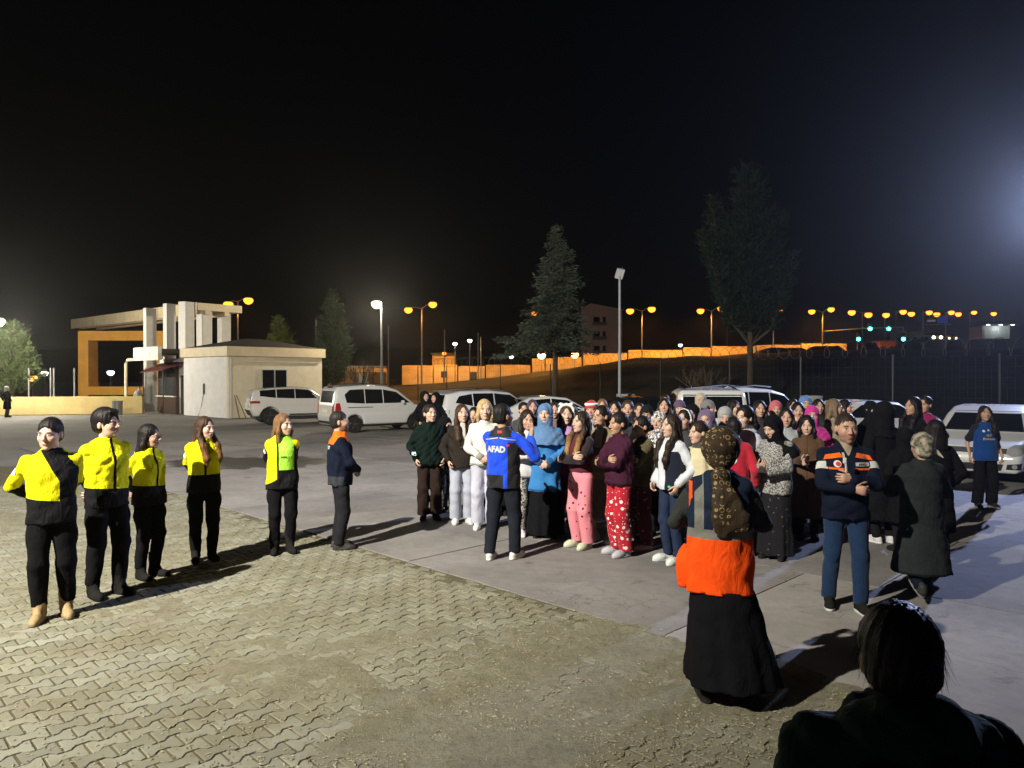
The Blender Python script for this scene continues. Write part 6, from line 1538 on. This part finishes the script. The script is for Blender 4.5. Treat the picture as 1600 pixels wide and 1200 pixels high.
person('woman in red jacket and black cap hidden behind the patterned headscarf', x_, d_, Hof(655, d_), 165, (0, 0), dict(c=(.40, .015, .035), infl=.04, hem=.84, boxy=.95, collar=.03), dict(style='straight', c=(.03, .03, .035)), SNK, dict(k='bun', c=HBK, bz=-.04), ('down', 'pocket'), skin=MID, hat=dict(k='cap', c=BLK, name='cap'), extra=red_emblem)
front('girl in pale lilac white hoodie with dark bob standing behind the tweed jacket', 1163, 862, 636, -55, head=(4, -2), top=dict(c=(.48, .47, .56), infl=.038, hem=.84, boxy=.95, collar=.02, hood=True, name='hoodie'), bottom=dict(style='wide', c=(.05, .05, .06)), shoes=SNK, hair=dict(k='bun', c=HBK, vol=.016, bz=-.04), arms=('pocket', 'pocket'), skin=FAIR)
TWEED = pat_tweed((.03, .03, .03), (.42, .41, .41), 75)
def hold_phone(root, r, g):
    m = (r.Wr[-1] + r.Wr[1]) / 2 + np.array((0, -.06, .03)); MB().box(tuple(m), (.075, .012, .15), M=Matrix.Rotation(R(-40), 3, 'X')).build('phone', TRIM, root, bevel=.004)
front('woman in black headscarf and salt and pepper tweed jacket looking at a phone', 1212, 872, 649, -40, head=(-20, 20), top=dict(c=(.2, .2, .2), pat=TWEED, infl=.036, hem=.78, boxy=.92, name='jacket', collar=.01), bottom=dict(style='skirt', c=BLK, hem=.05, flare=.05, pat=pat_spots((.014, .014, .016), (.10, .10, .10), 18, .16)), shoes=DARKSH, hair=dict(k='hijab', c=BLK, drape=.14), arms=('phone', 'phone2'), skin=FAIR, extra=hold_phone)
front('smiling girl with dark hair in a long brown coat holding her hands together', 1262, 842, 651, -22, head=(-6, 2), top=dict(c=(.085, .045, .024), infl=.045, hem=.30, flare=.10, boxy=.95, collar=.03, name='coat'), bottom=dict(style='straight', c=BLK2), shoes=DARKSH, hair=dict(k='bob', c=HBK, len=.19, vol=.016), arms=('phone', 'phone2'), skin=FAIR)
# ---- people on the right
def jeans_extra(root, r, g):
    for s in (-1, 1):
        patch('shoulder_patch', root, g, [(-.075, -.020), (.075, .008), (.055, .045), (-.055, .020)] if s < 0 else [(.075, -.020), (-.075, .008), (-.055, .045), (.055, .020)], front_plane(s * .125, 1.335), ORGP, .005, 2)
        patch('pocket_trim', root, g, rect(.12, .017), front_plane(s * .10, 1.245), ORGP, .005, 2)
    patch('round_badge', root, g, disc(.030), front_plane(-.095, 1.285), WHITEP, .006, 1); patch('badge_centre', root, g, disc(.019), front_plane(-.09, 1.286), REDP, .009, 1)
    patch('name_label', root, g, rect(.115, .030), front_plane(.105, 1.285), GREYP, .006, 1); lay('lettering', root, g, text_bm('AFAD', .026, .001), front_plane(.105, 1.285), TXT, .009)
    patch('shirt_edge', root, g, [(-.055, .10), (-.035, .10), (-.015, -.10), (-.030, -.10)], front_plane(0, 1.28), mat('beige_shirt', (.42, .36, .28), .8), .006, 2)
    m = r.Wr[1] + np.array((-.06, -.03, .07)); MB().tube([tuple(m), tuple(m + np.array((0, -.01, .07)))], .006, 6).build('whistle', WHITEP, root); MB().box(tuple(m + np.array((-.01, -.01, .09))), (.03, .02, .05)).build('tissue', WHITEP, root, bevel=.006)
front('man in navy jacket with orange shoulder patches and jeans holding his hands together', 1322, 952, 646, -12, head=(6, 2), man=True, top=dict(c=NAVY, infl=.040, hem=.80, boxy=.97, collar=.035, belly=.03, wr=.007, zones=[(lambda x, y, z, c: np.where(c['arm'] > 0, .06 - np.abs(c['t'] - .42) * .3 - .0, -1) - .025, (.55, .56, .52)), (lambda x, y, z, c: np.where((y < 0), (z - 1.345) * .5 - np.abs(x), -1), (.34, .27, .19))]),
      bottom=dict(style='straight', c=(.010, .028, .075), name='jeans'), shoes=('shoe', (.016, .016, .014), (.55, .55, .55)), hair=dict(k='short', c=(.03, .02, .016), vol=.004), arms=('chest_lo', 'chest_hi'), beard=((.10, .07, .055), .45, .5), skin=(.52, .31, .23), feet=((-.12, .04), (.11, -.10)), extra=jeans_extra)
SCARFP = pat_noise((.10, .09, .07), (.46, .41, .31), 16, .40, .60, 4)
def old_extra(root, r, g):
    mb = MB(); pts = [(-.07, .02, -.03), (-.12, .04, -.05), (-.17, .05, -.10)]
    mb.tube(pts, [.03, .022, .004], 7); V = np.array([tuple(v) for v in mb.v]) * HS @ r.Rh.T + r.Hc; obj('scarf_end', mesh_np('scarf_end', V, mb.f, cloth('scarf_end_cream', (.45, .40, .30))), root)
front('woman in long charcoal coat and patterned headscarf walking away', 1441, 940, 678, 176, head=(0, 4), top=dict(c=(.022, .027, .028), infl=.055, hem=.30, flare=.17, boxy=1.0, name='coat', wr=.004, collar=.02), bottom=dict(style='straight', c=NAVY), shoes=('shoe', (.03, .03, .03), (.20, .20, .20)), hair=dict(k='turban', c=(.3, .27, .2), pat=SCARFP), arms=('front', 'front'), skin=MID, feet=((-.07, -.06), (.09, .12)), fz=(0, .10), extra=old_extra)
def jersey(root, r, g):
    lay('lettering', root, g, text_bm('Emirates', .055, .002), front_plane(0, 1.17), mat('gold_print', (.45, .34, .14), .6), .005); lay('lettering', root, g, text_bm('FLY', .05, .002), front_plane(-.01, 1.225), mat('gold_print', (.45, .34, .14), .6), .005)
    patch('maker_mark', root, g, [(-.018, -.012), (.018, -.012), (.006, .018), (-.004, .018)], front_plane(-.01, 1.315), WHITEP, .005, 1); patch('crest', root, g, disc(.020), front_plane(-.085, 1.30), WHITEP, .005, 1)
x_, d_ = XD(1540, 793); PLACED.append((x_, d_))
person('young woman in blue football shirt standing before the white hatchback', x_, d_, Hof(636, d_), -6, (-10, -6), dict(c=(.006, .045, .20), infl=.034, hem=.80, boxy=.95, sleeve='short', collar=.004, name='football_shirt', zones=[(lambda x, y, z, c: np.where(c['arm'] > 0, c['t'] * .2 + .01, -1), (.010, .012, .022))]), dict(style='wide', c=BLK), ('shoe', (.02, .02, .02), (.3, .3, .3)), dict(k='long', c=DBR, len=.34, front=(0, 1)), ('down', 'down'), skin=MID, near=2, extra=jersey, feet=((-.12, -.03), (.12, .0)))

# ---- orange vest, seen from behind
def vest_extra(root, r, g):
    mono = cloth('monogram_scarf', (.05, .03, .02), pattern=pat_monogram((.030, .020, .012), (.30, .22, .11)), rough=.6, wr=.5)
    gt = Garment(); gt.add(Prof([1.06, 1.14, 1.26, 1.36, 1.45], [.034, .056, .054, .05, .055], [.012, .018, .020, .024, .04], cy=[.165, .175, .178, .155, .10], cx=[-.005, .0, .01, .012, .0]), 0); gt.add(Prof([1.10, 1.2, 1.33, 1.42], [.03, .055, .05, .03], [.012, .016, .02, .03], cy=[.16, .172, .165, .12], cx=[-.12, -.10, -.05, -.01]), .02)
    gt.add(Ell((.005, .125, 1.45), (.055, .045, .045)), .02); gt.wr = (77, .003, .08); V, F = gt.field(.011).mesh(); obj('scarf_tail', mesh_np('scarf_tail', V, F, mono), root)
    patch('piping', root, g, [(-.06, -.004), (.06, .008), (.06, .014), (-.06, .003)], back_plane(-.06, 1.11), WHITEP, .004, 2)
front('woman in orange and navy vest, patterned brown headscarf and black skirt from behind', 1126, 1094, 673, 168, head=(-4, 4), top=dict(c=(.010, .017, .040), infl=.052, hem=.70, flare=.10, boxy=1.0, name='vest', wr=.008, bump=.5, collar=.02, sleeve='long', sinfl=.03, slope=(-.10, -.15),
        extra=[(Ell((.215, -.07, .80), (.055, .06, .17)), .04)], zones=[(lambda x, y, z, c: np.where(c['arm'] < 0, 1.10 + .05 * y - z, -1), (.18, .18, .165)), (lambda x, y, z, c: np.where(c['arm'] < 0, 1.04 + .05 * y - z, -1), (.95, .085, .006)), (lambda x, y, z, c: np.where((c['arm'] < 0) & (y > 0) & (z > 1.05), .028 - np.abs(x - .135 - .0 * z), -1), (.18, .18, .165)),
            (lambda x, y, z, c: np.where((c['arm'] > 0), c['t'] - .15, -1), (.030, .034, .030)), (lambda x, y, z, c: np.where((c['arm'] > -.03) & (x > 0) & (z < 1.4) & (z > 1.0), .010 - np.abs(x - .185), -1), (.95, .10, .006))]),
      bottom=dict(style='skirt', c=BLK, hem=.125, flare=.135, cx=[-.075, -.055, -.025, 0, 0, 0], folds=(6, .05, 2.0, .8)), shoes=DARKSH, hair=dict(k='turban', big=.018, c=(.05, .03, .02), pat=pat_monogram((.030, .020, .012), (.30, .22, .11))), arms=('front', 'front'), skin=MID, extra=vest_extra)

# ---- dark figure close to the camera
def fur_extra(root, r, g):
    rs = random.Random(9); V = []; F = []
    def strand(p, d, L, w):
        s = d.cross(Vector((rs.gauss(0, 1), rs.gauss(0, 1), rs.gauss(0, 1)))).normalized() * w; i0 = len(V)
        q = p + d * L * .5 + Vector((0, 0, -L * .06)); e = p + d * L + Vector((0, 0, -L * .3)); V.extend([p - s, p + s, q + s * .7, q - s * .7, e]); F.append([i0, i0 + 1, i0 + 2, i0 + 3]); F.append([i0 + 3, i0 + 2, i0 + 4])
    for k in range(2600):      # fur edge of the hood lying on the shoulders
        t = rs.uniform(-1, 1); a = t * 2.0
        p = Vector((math.sin(a) * .155, .075 + math.cos(a) * .105 - .02, 1.40 - .055 * abs(math.sin(a)) + rs.gauss(0, .012)))
        d = Vector((math.sin(a) + rs.gauss(0, .4), math.cos(a) * .9 + rs.gauss(0, .4), .25 + rs.gauss(0, .45))).normalized(); strand(p, d, rs.uniform(.025, .06), .0011)
    fo = obj('fur_trim', mesh_np('fur_trim', [tuple(v) for v in V], F, mat('dark_fur', (.018, .016, .012), .85, var=.4, scale=30), False), root); tag(fo, kind='stuff')
    V.clear(); F.clear()
    for k in range(700):      # loose hairs
        u = Vector((rs.gauss(0, 1), rs.gauss(.3, 1), rs.gauss(.2, 1))).normalized(); p = Vector((u.x * .088, .018 + u.y * .104, .032 + u.z * .098))
        d = (u * .22 + Vector((rs.gauss(0, .25), .3 + rs.gauss(0, .2), -.9 + rs.gauss(0, .2)))).normalized(); strand(p, d, rs.uniform(.03, .06), .0005)
    VV = np.array([tuple(v) for v in V]) * HS @ r.Rh.T + r.Hc; fo = obj('loose_hair', mesh_np('loose_hair', VV, F, hair_mat((.008, .007, .007)), False), root); tag(fo, kind='stuff')
d_ = 1.72; x_ = (1404 - 800) / FPX * d_
person('dark figure in green fur trimmed jacket seen from behind, closest to the camera', x_, d_, Hof(952, d_) / 1.01, 178, (-10, 2), dict(c=(.010, .030, .020), infl=.10, boxy=.98, hem=.80, collar=.05, hood=True, wr=.012, wl=.08, extra=[(Ell((0, .07, 1.44), (.17, .11, .075)), .04)]), dict(style='straight', c=BLK), DARKSH, dict(k='short', c=(.005, .0045, .0045), vol=.014), ('pocket', 'pocket'), skin=TAN, near=2, extra=fur_extra, sw=.21)
# ---- two far people by the gate
for (px, yf, yt, yaw, lb, tc, hc, bc) in ((11, 652, 604, 150, 'far elderly figure in black with pale hair at the left edge', BLK, (.45, .42, .40), (.05, .045, .04)), (217, 643, 603, 60, 'far person in pale grey hoodie walking by the awning post', (.42, .42, .44), (.02, .02, .02), BLK)):
    x_, d_ = XD(px, yf); person(lb, x_, d_, Hof(yt, d_), yaw, (0, 0), dict(c=tc, infl=.06, hem=.45 if px < 100 else .85, flare=.08, boxy=1, collar=.03), dict(style='straight', c=bc), SNK if px > 100 else DARKSH, dict(k='bob' if px < 100 else 'short', c=hc, len=.14), ('pocket', 'behind'), near=0, feet=((-.1, -.12), (.1, .12)) if px > 100 else ((-.095, 0), (.095, 0)))
# ---- the rest of the crowd
def crowd(label, px, yt, d, yaw, hair, tc, head=(0, 0), bottom=None, **kw):
    best = None
    for k in range(60):
        for sg in (1, -1):
            dd = d + sg * k * .08; x = (px - 800) / FPX * dd; h = Hof(yt, dd)
            if 1.46 < h < 1.80 and all((x - a) ** 2 + (dd - b) ** 2 > .46 ** 2 for a, b in PLACED): best = (x, dd, h); break
        if best: break
    if not best: dd = d; best = ((px - 800) / FPX * d, d, Hof(yt, d)); print('CROWDED', label)
    PLACED.append(best[:2])
    T = dict(c=tc, infl=.036, hem=.84, boxy=.93, collar=.02); T.update(kw.pop('top', {}))
    return person(label, best[0], best[1], best[2] / 1.01, yaw, head, T, bottom or dict(style='straight', c=BLK2), kw.pop('shoes', DARKSH), hair, kw.pop('arms', ('pocket', 'pocket')), near=kw.pop('near', 1), **kw)
def H_(k, c, **kw): return dict(k=k, c=c, **kw)
def ab_(c=BLK, hem=.15): return dict(c=c, hem=hem, flare=.10, boxy=1.0, name='gown')
crowd('hooded figure in black bending behind the dark green padded jacket', 695, 652, 11.6, 40, H_('hood', BLK), BLK, (10, 10), dict(style='wide', c=(.10, .10, .10), pat=pat_noise((.03, .03, .03), (.2, .2, .2), 20)))
crowd('dark haired girl peering out behind the white sweatshirt on its left', 741, 637, 11.8, 10, H_('bun', HBK), (.03, .03, .035), (-20, 0))
crowd('woman in black headscarf close behind the blonde girl', 779, 632, 11.2, -8, H_('hijab', BLK), BLK, (-10, 0), top=ab_())
crowd('dark haired girl left of the purple haired head behind the speaker', 818, 629, 12.6, 8, H_('bun', HBK), (.05, .05, .06))
crowd('girl with dark purple hair behind the speaker\'s raised hand', 832, 625, 13.2, 5, H_('bob', (.06, .035, .06), len=.18), (.08, .06, .09))
crowd('dark haired girl between the blue headscarf and the bear ear headband', 866, 629, 12.0, 0, H_('long', DBR), (.16, .12, .12))
crowd('woman with brown hair tucked behind the bear ear headband', 893, 633, 11.0, -12, H_('bob', BRN, len=.2), (.10, .08, .08))
def santa(root, r, g):
    mb = MB(); mb.lathe([(.086, .0), (.100, .012), (.100, .030), (.086, .042)], 18, (0, .015, .055)); V = np.array([tuple(v) for v in mb.v]) * np.array((1, 1.15, 1)) * HS @ r.Rh.T + r.Hc; obj('hat_brim', mesh_np('hat_brim', V, mb.f, cloth('fluffy_white', (.68, .66, .64), sheen=.6)), root)
crowd('girl in red and white knitted hat in the middle rows', 924, 627, 11.2, -14, H_('long', DBR, len=.25), (.30, .28, .30), hat=dict(k='beanie', c=(.36, .035, .03), name='knitted_hat'), extra=santa)
crowd('blonde haired girl far back behind the red and white hat', 941, 624, 13.4, -10, H_('bob', LBR, len=.2), (.2, .2, .2))
crowd('dark haired woman just right of the red and white hat', 961, 627, 11.8, -22, H_('bob', HBK, len=.17), (.06, .05, .05))
crowd('woman with hair scraped back looking over the maroon fleece', 981, 626, 11.6, -12, H_('bun', BRN, bz=-.02), (.03, .03, .035))
crowd('woman half hidden right of the scraped back hair', 999, 630, 12.8, -10, H_('bun', DBR), (.10, .06, .07))
crowd('girl with glasses and black woollen hat in the middle rows', 1011, 634, 11.0, -14, H_('bob', HBK, len=.18), BLK, hat=dict(k='beanie', c=(.012, .012, .014), name='woollen_hat'), glasses=True)
crowd('girl with dark loose hair lifting her chin in the middle rows', 1038, 623, 11.6, -16, H_('long', HBK, len=.3), (.05, .045, .05), (0, -12))
crowd('girl furthest back behind the lifted chin', 1039, 617, 14.6, -10, H_('bun', DBR), (.12, .10, .10))
crowd('woman in white patterned headscarf behind the long dark hair', 1029, 644, 9.6, -30, H_('hijab', (.4, .4, .4), pat=pat_noise((.05, .05, .07), (.6, .58, .58), 35), drape=.12), (.12, .10, .10))
crowd('dark haired girl crouching low behind the olive jacket', 1019, 652, 9.4, -40, H_('long', HBK, len=.3), BLK)
crowd('girl in violet woollen hat behind the middle rows', 1062, 626, 12.4, -8, H_('bob', HBK, len=.18), (.05, .05, .06), hat=dict(k='beanie', c=(.10, .06, .12), name='woollen_hat'))
def hairband(root, r, g):
    mb = MB(); mb.tube([(-.090, .0, -.01), (-.088, -.01, .05), (-.055, -.015, .112), (0, -.015, .132), (.055, -.015, .112), (.088, -.01, .05), (.090, .0, -.01)], .007, 7); V = np.array([tuple(v) for v in mb.v]) * HS @ r.Rh.T + r.Hc; obj('hairband', mesh_np('hairband', V, mb.f, WHITEP), root)
crowd('dark haired girl with a thin white hairband behind the cream jacket', 1070, 640, 9.4, -45, H_('bun', HBK, bz=-.03), (.04, .04, .045), extra=hairband)
crowd('girl in black furry hood with hand to her mouth', 1081, 634, 10.6, -30, H_('hood', BLK), BLK, arms=('mouth', 'crossed2'))
crowd('woman in pale beige headscarf furthest back before the people carrier', 1095, 615, 14.2, -8, H_('hijab', (.42, .36, .28)), (.25, .22, .2))
crowd('girl in grey woollen hat seen in profile', 1107, 626, 11.8, 55, H_('bob', DBR, len=.15), (.10, .10, .12), hat=dict(k='beanie', c=(.16, .155, .16), name='woollen_hat'))
crowd('girl in muted purple hood behind the patterned headscarf', 1103, 642, 9.8, -30, H_('hood', (.13, .09, .17)), (.12, .09, .16))
crowd('woman in silver grey headscarf looking down', 1133, 636, 10.2, -15, H_('hijab', (.30, .30, .31)), (.25, .25, .28), (0, 12))
crowd('dark haired woman turning right behind the silver grey headscarf', 1147, 626, 11.8, 30, H_('long', HBK, len=.25), (.04, .04, .045))
crowd('dark haired girl facing forward between grey and pink headscarves', 1187, 626, 11.8, -4, H_('long', HBK, len=.28), (.03, .03, .035))
crowd('woman in rose pink headscarf at the back right of the crowd', 1212, 627, 11.6, -12, H_('hijab', (.48, .11, .15)), (.25, .08, .12))
crowd('girl with short dark hair directly behind the black headscarf', 1229, 638, 9.9, -20, H_('bob', HBK, len=.15), (.30, .32, .35))
crowd('girl holding a hand to her mouth near the magenta headscarf', 1247, 629, 11.2, -14, H_('bob', HBK, len=.18), (.08, .07, .07), arms=('mouth', 'crossed2'))
crowd('woman in magenta headscarf and magenta top', 1269, 635, 10.6, -18, H_('hijab', (.50, .03, .26), drape=.14), (.46, .03, .24))
crowd('red cheeked girl at the back left of the blue hood', 1239, 624, 13.2, -8, H_('bob', HBK, len=.16), (.25, .06, .10))
crowd('girl in sky blue hood at the back right', 1259, 620, 13.4, -10, H_('hood', (.10, .20, .46)), (.10, .20, .44))
crowd('dark haired girl right of the sky blue hood', 1279, 624, 12.8, -6, H_('bob', HBK, len=.17), (.03, .03, .03))
crowd('woman with long ash brown hair in beige cardigan turned to the right', 1304, 624, 11.0, 62, H_('long', (.15, .10, .065), len=.38), (.26, .21, .15), arms=('crossed', 'crossed2'), top=dict(name='cardigan'))
crowd('dark haired woman hidden behind the long ash brown hair', 1322, 625, 12.2, 40, H_('bob', HBK, len=.16), BLK)
crowd('young woman\'s face just left of the black hooded gown', 1362, 627, 12.0, 20, H_('hijab', BLK), BLK, top=ab_())
crowd('woman in black hooded gown with white trainers seen from behind', 1379, 630, 9.3, 190, H_('hood', BLK), BLK, top=dict(c=BLK, hem=.28, flare=.10, boxy=1.0, name='gown', infl=.06), shoes=SNK)
crowd('tall woman with long black hair in black seen in profile at right', 1427, 621, 11.2, -75, H_('long', HBK, len=.5), BLK, top=ab_(BLK, .3))
crowd('woman in crimson top with tied up hair behind the long black hair', 1446, 620, 12.2, -60, H_('bun', DBR, bz=.05), (.22, .015, .09))
crowd('dark figure in black beside the charcoal coat', 1462, 656, 8.2, 170, H_('bob', HBK, len=.2), BLK, top=ab_(BLK, .4))
crowd('small dark figure in front of the gowned women by the hatchback', 1413, 668, 9.2, 185, H_('hijab', BLK), BLK, top=ab_(BLK, .4))
crowd('left of two hooded black figures by the crossover', 664, 612, 19.5, 30, H_('hood', BLK), BLK, top=ab_(BLK, .3))
crowd('right of two hooded black figures by the crossover', 680, 614, 19.0, -30, H_('hood', BLK), BLK, top=ab_(BLK, .3))
# ---- thin haze volume added to give the lamps a glow
m = bpy.data.materials.new('glow_haze'); m.use_nodes = True; t = m.node_tree
t.nodes.remove(t.nodes['Principled BSDF']); pv = t.nodes.new('ShaderNodeVolumePrincipled')
pv.inputs['Color'].default_value = (.92, .93, .96, 1); pv.inputs['Density'].default_value = .00042; pv.inputs['Anisotropy'].default_value = .8
t.links.new(pv.outputs[0], t.nodes['Material Output'].inputs['Volume'])
hz_box = MB().box((40, 200, 9), (1000, 460, 24)).build('haze', m); tag(hz_box, 'thin haze added over the yard and road to glow round the lamps', 'haze', kind='stuff')
